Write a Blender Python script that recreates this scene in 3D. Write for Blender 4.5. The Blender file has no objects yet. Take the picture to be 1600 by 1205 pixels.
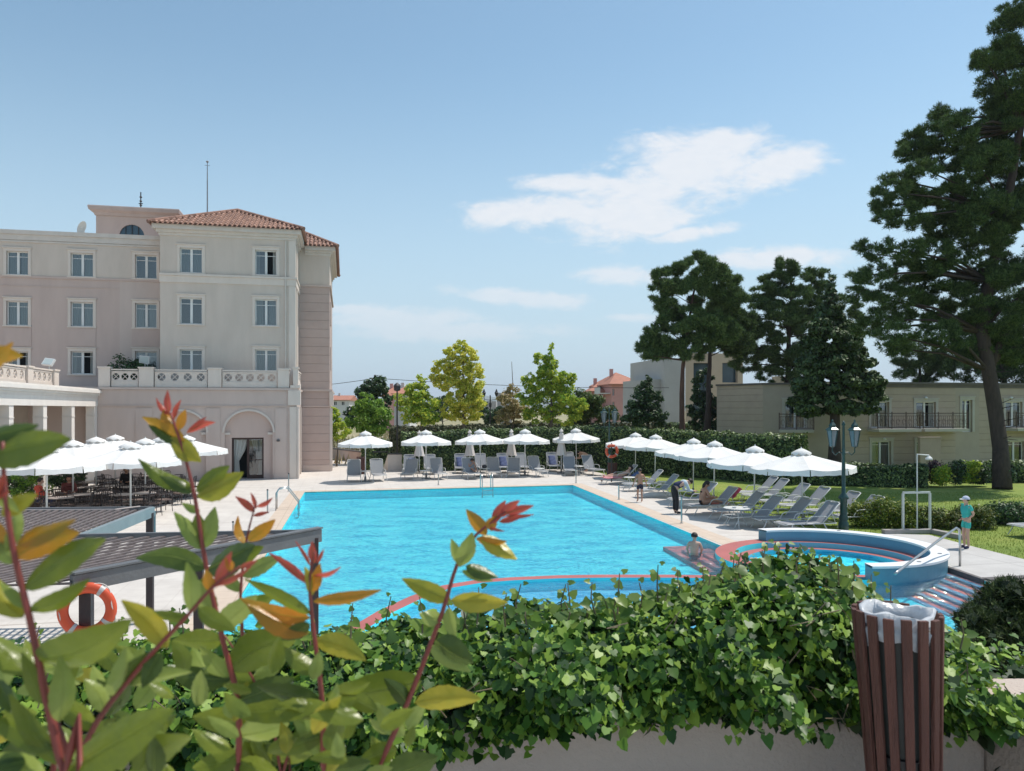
import bpy, math, random
import numpy as np
from mathutils import Vector, Matrix
from mathutils.geometry import tessellate_polygon
random.seed(7); RNG = np.random.default_rng(11)
R = math.radians
SC = bpy.context.scene
COL = SC.collection
# ------------------------------------------------------------------ camera
F = 1203.0; HZ = 640.0; CH = 3.7          # focal length and horizon row in photo pixels (1600 wide), eye height over the pool deck
cam_d = bpy.data.cameras.new('camera'); cam = bpy.data.objects.new('camera', cam_d); COL.objects.link(cam)
cam.location = (0, 0, CH); cam.rotation_euler = (R(90), 0, 0)
cam_d.sensor_width = 36; cam_d.lens = F/1600*36; cam_d.shift_y = (HZ-602.5)/1600
cam_d.clip_start = 0.05; cam_d.clip_end = 20000
cam_d.dof.use_dof = True; cam_d.dof.focus_distance = 20; cam_d.dof.aperture_fstop = 9.0
SC.camera = cam
# ------------------------------------------------------------------ sun, sky, exposure
SUN_DIR = Vector((0.40, 0.19, 0.90)).normalized()
sd = bpy.data.lights.new('sun', 'SUN'); sd.energy = 3.5; sd.angle = R(0.5); sd.color = (1.0, 0.94, 0.86)
sun = bpy.data.objects.new('sun', sd); COL.objects.link(sun); sun.location = (20, 10, 40)
sun.rotation_euler = SUN_DIR.to_track_quat('Z', 'Y').to_euler()
SC.view_settings.view_transform = 'Standard'; SC.view_settings.look = 'None'
SC.view_settings.exposure = 0.32; SC.view_settings.gamma = 1.0
wd = bpy.data.worlds.new('World'); SC.world = wd; wd.use_nodes = True
nt = wd.node_tree; nt.nodes.clear()
def N(nt, t, **kw):
    n = nt.nodes.new(t)
    for k, v in kw.items():
        if k == 'inp':
            for kk, vv in v.items(): n.inputs[kk].default_value = vv
        else: setattr(n, k, v)
    return n
def lk(nt, a, b): nt.links.new(a, b)
def mth(nt, op, a, b=None, c=None, clamp=False):
    n = nt.nodes.new('ShaderNodeMath'); n.operation = op; n.use_clamp = clamp
    for i, v in enumerate((a, b, c)):
        if v is None: continue
        if isinstance(v, (int, float)): n.inputs[i].default_value = v
        else: nt.links.new(v, n.inputs[i])
    return n.outputs[0]
sky = N(nt, 'ShaderNodeTexSky', sky_type='NISHITA', sun_disc=False, sun_elevation=math.asin(SUN_DIR.z),
        sun_rotation=math.atan2(SUN_DIR.x, SUN_DIR.y), altitude=100, air_density=1.0, dust_density=0.35, ozone_density=1.6)
tc = N(nt, 'ShaderNodeTexCoord'); sp = N(nt, 'ShaderNodeSeparateXYZ'); lk(nt, tc.outputs['Generated'], sp.inputs[0])
yy = mth(nt, 'MAXIMUM', sp.outputs[1], 0.02)
hx = mth(nt, 'DIVIDE', sp.outputs[0], yy); hz = mth(nt, 'DIVIDE', sp.outputs[2], yy)
dirv = N(nt, 'ShaderNodeCombineXYZ'); lk(nt, hx, dirv.inputs[0]); lk(nt, hz, dirv.inputs[1])
# clouds: (photo column, row, half width, half height, tilt) as directions in the sky
CL = [(860,333,135,26,0), (985,330,120,46,.12), (1085,262,125,58,.1), (1215,262,80,30,.35), (1010,300,110,26,0), (900,285,90,15,0), (1130,225,80,26,0),
      (1000,352,60,22,0), (1080,365,70,11,.15), (815,465,100,14,-.1), (865,468,50,13,-.05), (975,430,70,14,0), (1230,402,125,16,.02), (985,497,55,8,0),
      (620,500,120,20,0), (690,518,160,16,0), (560,485,60,10,0)]
best = None
for (cx, cy, rx, ry, tl) in CL:
    s1 = N(nt, 'ShaderNodeVectorMath', operation='SUBTRACT'); lk(nt, dirv.outputs[0], s1.inputs[0]); s1.inputs[1].default_value = ((cx-800)/F, (HZ-cy)/F, 0)
    rt = N(nt, 'ShaderNodeVectorRotate', rotation_type='Z_AXIS'); lk(nt, s1.outputs[0], rt.inputs['Vector']); rt.inputs['Angle'].default_value = -tl
    m1 = N(nt, 'ShaderNodeVectorMath', operation='MULTIPLY'); lk(nt, rt.outputs[0], m1.inputs[0]); m1.inputs[1].default_value = (F/rx, F/ry, 0)
    ln = N(nt, 'ShaderNodeVectorMath', operation='LENGTH'); lk(nt, m1.outputs[0], ln.inputs[0])
    v = mth(nt, 'SUBTRACT', 1.0, ln.outputs['Value'])
    best = v if best is None else mth(nt, 'MAXIMUM', best, v)
mp = N(nt, 'ShaderNodeMapping'); lk(nt, dirv.outputs[0], mp.inputs[0]); mp.inputs['Scale'].default_value = (9, 20, 1); mp.inputs['Rotation'].default_value = (0, 0, R(-6))
n1 = N(nt, 'ShaderNodeTexNoise', inp={'Scale': 1.6, 'Detail': 9, 'Roughness': .62, 'Distortion': .5}); lk(nt, mp.outputs[0], n1.inputs['Vector'])
n2 = N(nt, 'ShaderNodeTexNoise', inp={'Scale': 5.5, 'Detail': 6, 'Roughness': .6}); lk(nt, mp.outputs[0], n2.inputs['Vector'])
nn = mth(nt, 'ADD', mth(nt, 'MULTIPLY', mth(nt, 'SUBTRACT', n1.outputs[0], .47), 2.3), mth(nt, 'MULTIPLY', mth(nt, 'SUBTRACT', n2.outputs[0], .5), .7))
raw = mth(nt, 'ADD', mth(nt, 'MAXIMUM', best, -1.2), nn)
al = N(nt, 'ShaderNodeMapRange', interpolation_type='SMOOTHSTEP'); lk(nt, raw, al.inputs[0])
al.inputs[1].default_value = -.30; al.inputs[2].default_value = .62; al.inputs[3].default_value = 0; al.inputs[4].default_value = .88
# lower clouds are thinner
lowc = N(nt, 'ShaderNodeMapRange'); lk(nt, hz, lowc.inputs[0]); lowc.inputs[1].default_value = .06; lowc.inputs[2].default_value = .22; lowc.inputs[3].default_value = .3; lowc.inputs[4].default_value = 1
front = mth(nt, 'GREATER_THAN', sp.outputs[1], .03)
alpha = mth(nt, 'MULTIPLY', mth(nt, 'MULTIPLY', al.outputs[0], lowc.outputs[0]), front)
shade = N(nt, 'ShaderNodeMix', data_type='RGBA'); lk(nt, n2.outputs[0], shade.inputs[0]); shade.inputs[6].default_value = (4.7, 4.95, 5.3, 1); shade.inputs[7].default_value = (5.5, 5.5, 5.6, 1)
skyc = N(nt, 'ShaderNodeMix', data_type='RGBA', blend_type='MULTIPLY'); skyc.inputs[0].default_value = 1; lk(nt, sky.outputs[0], skyc.inputs[6]); skyc.inputs[7].default_value = (.96, 1.03, .90, 1)
# pale blue summer haze band above the horizon
hb = N(nt, 'ShaderNodeMapRange', interpolation_type='SMOOTHSTEP'); lk(nt, sp.outputs[2], hb.inputs[0]); hb.inputs[1].default_value = -.02; hb.inputs[2].default_value = .44; hb.inputs[3].default_value = .95; hb.inputs[4].default_value = 0
hm = N(nt, 'ShaderNodeMix', data_type='RGBA'); lk(nt, hb.outputs[0], hm.inputs[0]); lk(nt, skyc.outputs[2], hm.inputs[6]); hm.inputs[7].default_value = (3.15, 4.05, 4.85, 1)
mx = N(nt, 'ShaderNodeMix', data_type='RGBA'); lk(nt, alpha, mx.inputs[0]); lk(nt, hm.outputs[2], mx.inputs[6]); lk(nt, shade.outputs[2], mx.inputs[7])
bg = N(nt, 'ShaderNodeBackground', inp={'Strength': 0.140}); lk(nt, mx.outputs[2], bg.inputs[0])
wo = N(nt, 'ShaderNodeOutputWorld'); lk(nt, bg.outputs[0], wo.inputs[0])
SC.cycles.max_bounces = 8; SC.cycles.transparent_max_bounces = 12; SC.cycles.diffuse_bounces = 3; SC.cycles.glossy_bounces = 3
SC.cycles.use_denoising = True

# ------------------------------------------------------------------ pixel <-> world helpers (measuring the photo)
def P(px, py, Y): return Vector(((px-800)/F*Y, Y, CH+(HZ-py)/F*Y))
def G(px, py, z=0.0):
    Y = (CH-z)*F/(py-HZ); return Vector(((px-800)/F*Y, Y, z))
TH = R(12.2)
U = Vector((math.cos(TH), math.sin(TH), 0)); V = Vector((-math.sin(TH), math.cos(TH), 0)); Z = Vector((0, 0, 1))

# ------------------------------------------------------------------ materials
MATS = {}
def hexc(c):
    return (c[0], c[1], c[2], 1)
def mat(name, c1, c2=None, rough=.7, scale=3.0, bump=0.0, bscale=None, metal=0.0, detail=5, spec=.5, stretch=(1, 1, 1), transl=0.0, island=False, c3=None, sheen=0, coat=0):
    if name in MATS: return MATS[name]
    m = bpy.data.materials.new(name); m.use_nodes = True; t = m.node_tree; t.nodes.clear()
    out = N(t, 'ShaderNodeOutputMaterial'); b = N(t, 'ShaderNodeBsdfPrincipled')
    b.inputs['Roughness'].default_value = rough; b.inputs['Metallic'].default_value = metal; b.inputs['Specular IOR Level'].default_value = spec
    b.inputs['Coat Weight'].default_value = coat
    if c2 is None: c2 = tuple(min(1, x*.85) for x in c1)
    tco = N(t, 'ShaderNodeTexCoord'); mp_ = N(t, 'ShaderNodeMapping'); lk(t, tco.outputs['Object'], mp_.inputs[0]); mp_.inputs['Scale'].default_value = stretch
    nz = N(t, 'ShaderNodeTexNoise', inp={'Scale': scale, 'Detail': detail, 'Roughness': .6}); lk(t, mp_.outputs[0], nz.inputs['Vector'])
    ramp = N(t, 'ShaderNodeValToRGB'); e = ramp.color_ramp.elements
    e[0].position = .3; e[1].position = .7; e[0].color = hexc(c2); e[1].color = hexc(c1)
    if c3 is not None:
        k = e.new(.5); k.color = hexc(c3)
    if island:
        gi = N(t, 'ShaderNodeNewGeometry')
        f = mth(t, 'ADD', mth(t, 'MULTIPLY', gi.outputs['Random Per Island'], .55), mth(t, 'MULTIPLY', nz.outputs[0], .45))
        lk(t, f, ramp.inputs[0])
    else: lk(t, nz.outputs[0], ramp.inputs[0])
    lk(t, ramp.outputs[0], b.inputs['Base Color'])
    if bump:
        nb = N(t, 'ShaderNodeTexNoise', inp={'Scale': bscale or scale*6, 'Detail': 4}); lk(t, mp_.outputs[0], nb.inputs['Vector'])
        bp = N(t, 'ShaderNodeBump', inp={'Strength': min(1, bump), 'Distance': .02 if bump <= 1 else .05*bump}); lk(t, nb.outputs[0], bp.inputs['Height']); lk(t, bp.outputs[0], b.inputs['Normal'])
    if transl:
        tr = N(t, 'ShaderNodeBsdfTranslucent'); lk(t, ramp.outputs[0], tr.inputs[0])
        ms = N(t, 'ShaderNodeMixShader'); ms.inputs[0].default_value = transl
        lk(t, b.outputs[0], ms.inputs[1]); lk(t, tr.outputs[0], ms.inputs[2]); lk(t, ms.outputs[0], out.inputs[0])
    else: lk(t, b.outputs[0], out.inputs[0])
    MATS[name] = m; return m

# ------------------------------------------------------------------ mesh builder
class MB:
    def __init__(s): s.v = []; s.f = []; s.m = []; s.cm = 0
    def add(s, vs, fs):
        o = len(s.v); s.v += [tuple(x) for x in vs]; s.f += [tuple(o+i for i in f) for f in fs]; s.m += [s.cm]*len(fs)
    def poly(s, pts): s.add(pts, [tuple(range(len(pts)))])
    def hexa(s, p):   # 8 points: bottom 0-3 ccw, top 4-7
        s.add(p, [(3, 2, 1, 0), (4, 5, 6, 7), (0, 1, 5, 4), (1, 2, 6, 5), (2, 3, 7, 6), (3, 0, 4, 7)])
    def box(s, c, sz, rot=0.0):
        c = Vector(c); hx_, hy_, hz_ = sz[0]/2, sz[1]/2, sz[2]/2
        M = Matrix.Rotation(rot, 3, 'Z') if not isinstance(rot, Matrix) else rot
        pts = [c + M @ Vector(p) for p in ((-hx_, -hy_, -hz_), (hx_, -hy_, -hz_), (hx_, hy_, -hz_), (-hx_, hy_, -hz_), (-hx_, -hy_, hz_), (hx_, -hy_, hz_), (hx_, hy_, hz_), (-hx_, hy_, hz_))]
        s.hexa(pts)
    def beam(s, a, b, w, h, up=Z):
        a = Vector(a); b = Vector(b); d = (b-a).normalized(); sd_ = d.cross(up)
        if sd_.length < 1e-4: sd_ = d.cross(Vector((1, 0, 0)))
        sd_.normalize(); u2 = sd_.cross(d).normalized()
        x = sd_*w/2; y = u2*h/2
        s.hexa([a-x-y, a+x-y, b+x-y, b-x-y, a-x+y, a+x+y, b+x+y, b-x+y])
    def tube(s, pts, rad, n=8, cap=True):
        pts = [Vector(p) for p in pts]
        if not isinstance(rad, (list, tuple)): rad = [rad]*len(pts)
        rings = []; ref = None
        for i, p in enumerate(pts):
            if i == 0: d = pts[1]-p
            elif i == len(pts)-1: d = p-pts[i-1]
            else: d = (pts[i+1]-p).normalized()+(p-pts[i-1]).normalized()
            if d.length < 1e-6: d = Vector((0, 0, 1))
            d.normalize()
            if ref is None: ref = d.orthogonal().normalized()
            ref = ref - d*ref.dot(d)
            if ref.length < 1e-5: ref = d.orthogonal()
            ref.normalize(); bi = d.cross(ref)
            rings.append([p+(ref*math.cos(2*math.pi*k/n)+bi*math.sin(2*math.pi*k/n))*rad[i] for k in range(n)])
        vs = [q for r_ in rings for q in r_]; fs = []
        for i in range(len(rings)-1):
            for k in range(n):
                fs.append((i*n+k, i*n+(k+1) % n, (i+1)*n+(k+1) % n, (i+1)*n+k))
        if cap:
            fs.append(tuple(reversed(range(n)))); fs.append(tuple((len(rings)-1)*n+k for k in range(n)))
        s.add(vs, fs)
    def lathe(s, prof, c=(0, 0, 0), n=16, a0=0, sq=1.0):
        c = Vector(c); vs = []; fs = []
        for (r_, z_) in prof:
            for k in range(n):
                a = a0+2*math.pi*k/n; vs.append(c+Vector((r_*math.cos(a), r_*math.sin(a)*sq, z_)))
        for i in range(len(prof)-1):
            for k in range(n): fs.append((i*n+k, i*n+(k+1) % n, (i+1)*n+(k+1) % n, (i+1)*n+k))
        fs.append(tuple(reversed(range(n)))); fs.append(tuple((len(prof)-1)*n+k for k in range(n)))
        s.add(vs, fs)
    def holed(s, outer, holes, to3, depth=None, dv=None):
        """flat polygon with holes; to3 maps 2-D to 3-D; depth: reveals along dv"""
        loops = [[Vector((x, y, 0)) for x, y in outer]]+[[Vector((x, y, 0)) for x, y in h] for h in holes]
        tris = tessellate_polygon(loops); flat = [p for l in loops for p in l]
        s.add([to3(p.x, p.y) for p in flat], [tuple(t) for t in tris])
        if depth:
            for h in holes:
                n_ = len(h)
                for i in range(n_):
                    a = to3(*h[i]); b = to3(*h[(i+1) % n_]); s.add([a, b, b+dv*depth, a+dv*depth], [(0, 1, 2, 3)])
    def pieces(s, tol=.02):
        par = list(range(len(s.v)))
        def fd(a):
            while par[a] != a: par[a] = par[par[a]]; a = par[a]
            return a
        for f in s.f:
            r_ = fd(f[0])
            for i in f[1:]: par[fd(i)] = r_
        comp = {}
        for fi, f in enumerate(s.f): comp.setdefault(fd(f[0]), []).append(fi)
        gs = []
        for fl_ in comp.values():
            ids = {i for fi in fl_ for i in s.f[fi]}; a = np.array([s.v[i] for i in ids]); gs.append([fl_, a.min(0)-tol, a.max(0)+tol])
        ch = True
        while ch:
            ch = False
            for i in range(len(gs)):
                for j in range(i+1, len(gs)):
                    if (gs[i][1] <= gs[j][2]).all() and (gs[j][1] <= gs[i][2]).all():
                        gs[i] = [gs[i][0]+gs[j][0], np.minimum(gs[i][1], gs[j][1]), np.maximum(gs[i][2], gs[j][2])]; gs.pop(j); ch = True; break
                if ch: break
        out = []
        for fl_, _, _ in gs:
            b = MB(); mp2 = {}
            for fi in sorted(fl_):
                f = []
                for i in s.f[fi]:
                    if i not in mp2: mp2[i] = len(b.v); b.v.append(s.v[i])
                    f.append(mp2[i])
                b.f.append(tuple(f)); b.m.append(s.m[fi])
            out.append(b)
        return out
    def build(s, name, m, parent=None, smooth=False, origin=None, bev=0, whole=False):
        if parent is not None and not whole and len(s.f) < 400 and name in ('pilaster', 'wall_panel', 'rim_fitting', 'curtain', 'door', 'shutter', 'string_course', 'corner_strip', 'corner_pilaster', 'glazing_bar', 'wall', 'surround', 'sill', 'pane', 'post', 'hoop', 'knob', 'slat', 'strap'):
            ps_ = s.pieces()
            if len(ps_) > 1:
                o = None
                for p_ in ps_: o = p_.build(name, m, parent, smooth, origin, bev, True)
                return o
        me = bpy.data.meshes.new(name); o = bpy.data.objects.new(name, me)
        ms = m if isinstance(m, (list, tuple)) else [m]
        for x in ms: me.materials.append(x)
        vs = s.v
        if parent is None:
            if origin is None:
                a = np.array(vs); origin = ((a[:, 0].min()+a[:, 0].max())/2, (a[:, 1].min()+a[:, 1].max())/2, a[:, 2].min())
            vs = [(x-origin[0], y-origin[1], z-origin[2]) for x, y, z in vs]; o.location = origin
        me.from_pydata(vs, [], s.f)
        if len(ms) > 1: me.polygons.foreach_set('material_index', s.m)
        if smooth: me.polygons.foreach_set('use_smooth', [True]*len(me.polygons))
        me.validate(); me.update(); COL.objects.link(o)
        if parent is not None: setpar(o, parent)
        if bev:
            md = o.modifiers.new('bevel', 'BEVEL'); md.width = bev; md.segments = 2; md.limit_method = 'ANGLE'
        return o
def wloc(o):
    v = Vector(o.get('_w', (0, 0, 0))); return v
def setpar(o, parent):
    o.parent = parent
    if '_w' in parent: o.matrix_parent_inverse = Matrix.Translation(-wloc(parent))
def thing(name, label, cat, loc=(0, 0, 0), group=None, rz=0.0, local=False):
    o = bpy.data.objects.new(name, None); COL.objects.link(o); o.empty_display_size = .3
    o.location = loc; o.rotation_euler = (0, 0, rz); o['label'] = label; o['category'] = cat
    if group: o['group'] = group
    if not local: o['_w'] = tuple(loc)
    return o
def tag(o, label, cat, group=None, kind=None):
    o['label'] = label; o['category'] = cat
    if group: o['group'] = group
    if kind: o['kind'] = kind
    return o
def struct(o, label=None, cat=None):
    o['kind'] = 'structure'
    if label: o['label'] = label
    if cat: o['category'] = cat
    return o
def kids(o): return CH_MAP.get(o.name, [])
def copy_tree(o, loc=None, rz=None, label=None, parent=None, scale=None):
    c = o.copy(); COL.objects.link(c)
    if parent is not None:
        mi = o.matrix_parent_inverse.copy(); c.parent = parent; c.matrix_parent_inverse = mi
    for ch in list(o.children): copy_tree(ch, parent=c)
    if loc is not None: c.location = loc
    if rz is not None: c.rotation_euler = (0, 0, rz)
    if scale is not None: c.scale = (scale,)*3
    if label: c['label'] = label
    return c
def np_mesh(name, verts, faces_n, m, parent=None, origin=None, mi=None, smooth=False):
    """verts (n,3) float array, faces_n (k,s) int array of constant size s"""
    verts = np.asarray(verts, dtype=np.float32)
    me = bpy.data.meshes.new(name); o = bpy.data.objects.new(name, me)
    for x in (m if isinstance(m, (list, tuple)) else [m]): me.materials.append(x)
    if parent is None:
        if origin is None: origin = (float((verts[:, 0].min()+verts[:, 0].max())/2), float((verts[:, 1].min()+verts[:, 1].max())/2), float(verts[:, 2].min()))
        verts = verts-np.array(origin, dtype=np.float32); o.location = origin
    k, s_ = faces_n.shape
    me.vertices.add(len(verts)); me.vertices.foreach_set('co', verts.ravel())
    me.loops.add(k*s_); me.loops.foreach_set('vertex_index', faces_n.astype(np.int32).ravel())
    me.polygons.add(k); me.polygons.foreach_set('loop_start', np.arange(0, k*s_, s_, dtype=np.int32))
    me.polygons.foreach_set('loop_total', np.full(k, s_, dtype=np.int32))
    if mi is not None: me.polygons.foreach_set('material_index', mi.astype(np.int32))
    if smooth: me.polygons.foreach_set('use_smooth', np.ones(k, dtype=bool))
    me.update(calc_edges=True); COL.objects.link(o)
    if parent is not None: setpar(o, parent)
    return o
class Fr:   # a vertical facade plane: s along u, t into depth along v, z up
    def __init__(s, o, u=U, v=V): s.o = Vector((o[0], o[1], 0)); s.u = u; s.v = v
    def p(s, a, t, z): return s.o+s.u*a+s.v*t+Z*z
    def px(s, px_, t=0.0, py=None):
        k = (px_-800)/F; o = s.o+s.v*t
        a = (k*o.y-o.x)/(s.u.x-k*s.u.y)
        if py is None: return a
        return a, CH+(HZ-py)/F*(o.y+s.u.y*a)
    def box(s, mb, a0, a1, t0, t1, z0, z1):
        mb.hexa([s.p(a0, t0, z0), s.p(a1, t0, z0), s.p(a1, t1, z0), s.p(a0, t1, z0), s.p(a0, t0, z1), s.p(a1, t0, z1), s.p(a1, t1, z1), s.p(a0, t1, z1)])

# common materials
cream = mat('cream_plaster', (.66, .565, .49), (.585, .50, .43), .85, 1.1, .3, 40, stretch=(1.6, 1.6, .4), detail=9)
cream2 = mat('light_plaster', (.73, .64, .565), (.66, .575, .505), .85, 1.4, .25, 40, stretch=(1.6, 1.6, .5), detail=9)
pink = mat('pink_plaster', (.59, .465, .41), (.52, .405, .36), .85, .9, .3, 40, stretch=(1.6, 1.6, .4), detail=9)
taupe = mat('taupe_plaster', (.61, .50, .445), (.54, .44, .39), .85, .9, .3, 40, stretch=(1.6, 1.6, .4), detail=9)
stone = mat('pale_stone', (.68, .61, .55), (.60, .54, .485), .8, 2.5, .2, 30)
whitep = mat('white_paint', (.78, .78, .76), (.72, .72, .70), .5, 4)
tile = mat('terracotta_tile', (.37, .21, .155), (.22, .125, .095), .85, 6, .4, 40, island=True, c3=(.31, .18, .135))
dark_wood = mat('dark_brown_frame', (.05, .022, .018), (.035, .016, .014), .5, 4)
curtain = mat('curtain_cloth', (.62, .63, .60), (.5, .52, .5), .9, 3, stretch=(12, 12, .3), transl=.25)
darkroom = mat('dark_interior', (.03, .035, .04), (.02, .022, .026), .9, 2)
metal_w = mat('white_metal', (.72, .72, .70), (.64, .64, .62), .35, 5, metal=.0)
steel = mat('stainless_steel', (.55, .55, .54), (.42, .42, .42), .28, 8, metal=.9)
metal_d = mat('dark_metal', (.035, .033, .035), (.022, .02, .022), .45, 6)
canvas = mat('white_canvas', (.88, .87, .85), (.82, .81, .785), .85, 1.8, .6, 7, transl=.16)
canvas_w = mat('weathered_canvas', (.74, .70, .66), (.66, .62, .59), .85, 5, .3, 14, stretch=(3, 3, .5), transl=.12)
def glass_mat():
    m = bpy.data.materials.new('window_glass'); m.use_nodes = True; t = m.node_tree; t.nodes.clear()
    o = N(t, 'ShaderNodeOutputMaterial'); tr = N(t, 'ShaderNodeBsdfTransparent'); tr.inputs[0].default_value = (.55, .62, .64, 1)
    g = N(t, 'ShaderNodeBsdfGlossy'); g.inputs['Roughness'].default_value = .03; g.inputs[0].default_value = (.9, .95, 1, 1)
    fr = N(t, 'ShaderNodeFresnel'); fr.inputs[0].default_value = 1.6
    f = mth(t, 'ADD', mth(t, 'MULTIPLY', fr.outputs[0], .9), .10, clamp=True)
    ms = N(t, 'ShaderNodeMixShader'); lk(t, f, ms.inputs[0]); lk(t, tr.outputs[0], ms.inputs[1]); lk(t, g.outputs[0], ms.inputs[2]); lk(t, ms.outputs[0], o.inputs[0])
    return m
glass = glass_mat()
# ================================================================== GROUND, POOL
def line_mat(name, c1, c2, joint, spacing_u, spacing_v, width, fine=None, rough=.75, noise=1.5):
    """paving: joints along the pool axes, gentle staining"""
    m = bpy.data.materials.new(name); m.use_nodes = True; t = m.node_tree; b = t.nodes['Principled BSDF']; b.inputs['Roughness'].default_value = rough
    g = N(t, 'ShaderNodeNewGeometry'); rt = N(t, 'ShaderNodeVectorRotate', rotation_type='Z_AXIS'); lk(t, g.outputs['Position'], rt.inputs['Vector']); rt.inputs['Angle'].default_value = -TH
    s_ = N(t, 'ShaderNodeSeparateXYZ'); lk(t, rt.outputs[0], s_.inputs[0])
    def jl(sock, sp_, w):
        f = mth(t, 'FRACT', mth(t, 'DIVIDE', sock, sp_)); d = mth(t, 'ABSOLUTE', mth(t, 'SUBTRACT', f, .5))
        return mth(t, 'LESS_THAN', d, w/sp_/2)
    j = mth(t, 'MAXIMUM', jl(s_.outputs[0], spacing_u, width), jl(s_.outputs[1], spacing_v, width))
    nz = N(t, 'ShaderNodeTexNoise', inp={'Scale': noise, 'Detail': 8, 'Roughness': .65}); lk(t, g.outputs['Position'], nz.inputs['Vector'])
    cr = N(t, 'ShaderNodeValToRGB'); cr.color_ramp.elements[0].color = hexc(c2); cr.color_ramp.elements[1].color = hexc(c1); cr.color_ramp.elements[0].position = .32; cr.color_ramp.elements[1].position = .62
    lk(t, nz.outputs[0], cr.inputs[0]); col = cr.outputs[0]
    if fine:
        jf = mth(t, 'MAXIMUM', jl(s_.outputs[0], fine, .02), jl(s_.outputs[1], fine, .02))
        mf = N(t, 'ShaderNodeMix', data_type='RGBA'); lk(t, mth(t, 'MULTIPLY', jf, .25), mf.inputs[0]); lk(t, col, mf.inputs[6]); mf.inputs[7].default_value = hexc(joint); col = mf.outputs[2]
        # tile to tile tone
        fl = N(t, 'ShaderNodeVectorMath', operation='SNAP'); lk(t, rt.outputs[0], fl.inputs[0]); fl.inputs[1].default_value = (fine, fine, 50)
        wn = N(t, 'ShaderNodeTexWhiteNoise', noise_dimensions='3D'); lk(t, fl.outputs[0], wn.inputs['Vector'])
        hs = N(t, 'ShaderNodeHueSaturation'); lk(t, mth(t, 'ADD', .97, mth(t, 'MULTIPLY', wn.outputs[0], .05)), hs.inputs['Value']); lk(t, col, hs.inputs['Color']); col = hs.outputs[0]
    mj = N(t, 'ShaderNodeMix', data_type='RGBA'); lk(t, mth(t, 'MULTIPLY', j, .75), mj.inputs[0]); lk(t, col, mj.inputs[6]); mj.inputs[7].default_value = hexc(joint)
    lk(t, mj.outputs[2], b.inputs['Base Color'])
    nb = N(t, 'ShaderNodeTexNoise', inp={'Scale': 60, 'Detail': 3}); lk(t, g.outputs['Position'], nb.inputs['Vector'])
    bp = N(t, 'ShaderNodeBump', inp={'Strength': .25, 'Distance': .01}); lk(t, nb.outputs[0], bp.inputs['Height']); lk(t, bp.outputs[0], b.inputs['Normal'])
    return m
deck_m = line_mat('pool_deck_paving', (.63, .585, .535), (.54, .495, .45), (.34, .29, .25), 60, 5.9, .05, fine=.6)
coping_m = line_mat('sandstone_coping', (.62, .505, .40), (.54, .43, .34), (.42, .31, .22), .6, .6, .02, noise=2.2)
slab_m = line_mat('slab_paving', (.52, .50, .475), (.45, .43, .41), (.3, .28, .26), 2.4, 2.4, .03, fine=.8)
darkstone = mat('dark_stone_edging', (.14, .125, .12), (.10, .09, .09), .7, 5, .2)
def grass_mat():
    m = bpy.data.materials.new('lawn_grass'); m.use_nodes = True; t = m.node_tree; b = t.nodes['Principled BSDF']; b.inputs['Roughness'].default_value = .9
    g = N(t, 'ShaderNodeNewGeometry')
    n1 = N(t, 'ShaderNodeTexNoise', inp={'Scale': .35, 'Detail': 6, 'Roughness': .6}); lk(t, g.outputs['Position'], n1.inputs['Vector'])
    n2 = N(t, 'ShaderNodeTexNoise', inp={'Scale': 14, 'Detail': 6, 'Roughness': .7}); lk(t, g.outputs['Position'], n2.inputs['Vector'])
    f = mth(t, 'ADD', mth(t, 'MULTIPLY', n1.outputs[0], .55), mth(t, 'MULTIPLY', n2.outputs[0], .45))
    cr = N(t, 'ShaderNodeValToRGB'); e = cr.color_ramp.elements; e[0].position = .34; e[1].position = .66; e[0].color = (.10, .165, .02, 1); e[1].color = (.31, .31, .07, 1); k = e.new(.5); k.color = (.19, .26, .035, 1)
    lk(t, f, cr.inputs[0]); lk(t, cr.outputs[0], b.inputs['Base Color'])
    bp = N(t, 'ShaderNodeBump', inp={'Strength': .8, 'Distance': .05}); lk(t, n2.outputs[0], bp.inputs['Height']); lk(t, bp.outputs[0], b.inputs['Normal'])
    return m
grass_m = grass_mat()
field_m = mat('dry_field', (.40, .33, .20), (.20, .20, .09), .95, .05, .5, 3, detail=8)

A = G(476, 769); B = G(895, 758); D = G(1128, 855); E = G(1471, 884); FF = G(1538, 907)
K = Vector((7.88, 19.35, 0)); RO = 2.68
NL = Vector((-2.29-.2028*12.0, 12.0, 0)); NR = Vector((10.25, 12.0, 0))
def arc(c, r, a0, a1, n, z=0.0): return [Vector((c.x+r*math.cos(R(a0+(a1-a0)*i/n)), c.y+r*math.sin(R(a0+(a1-a0)*i/n)), z)) for i in range(n+1)]
# pool rim (the bowl on the right stands in it like a bay)
rim = [NL, A, B]+[Vector((K.x+RO*math.cos(R(a)), K.y+RO*math.sin(R(a)), 0)) for a in (140,)]+[K+Vector((RO*math.cos(R(-20)), RO*math.sin(R(-20)), 0))]+[FF, NR]
# the deck's hole also lets the bowl in: its far side lies along the bowl's outer circle
hole = [NL, A, B]+arc(K, RO-.05, 146, -22, 28)+[FF, NR]
def off(poly, d):
    n = len(poly); out = []
    for i in range(n):
        a, b, c = poly[i-1], poly[i], poly[(i+1) % n]
        e1 = (b-a).normalized(); e2 = (c-b).normalized()
        n1_ = Vector((-e1.y, e1.x, 0)); n2_ = Vector((-e2.y, e2.x, 0)); m_ = (n1_+n2_).normalized()
        out.append(b+m_*(d/max(.35, m_.dot(n1_))))
    return out
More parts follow.
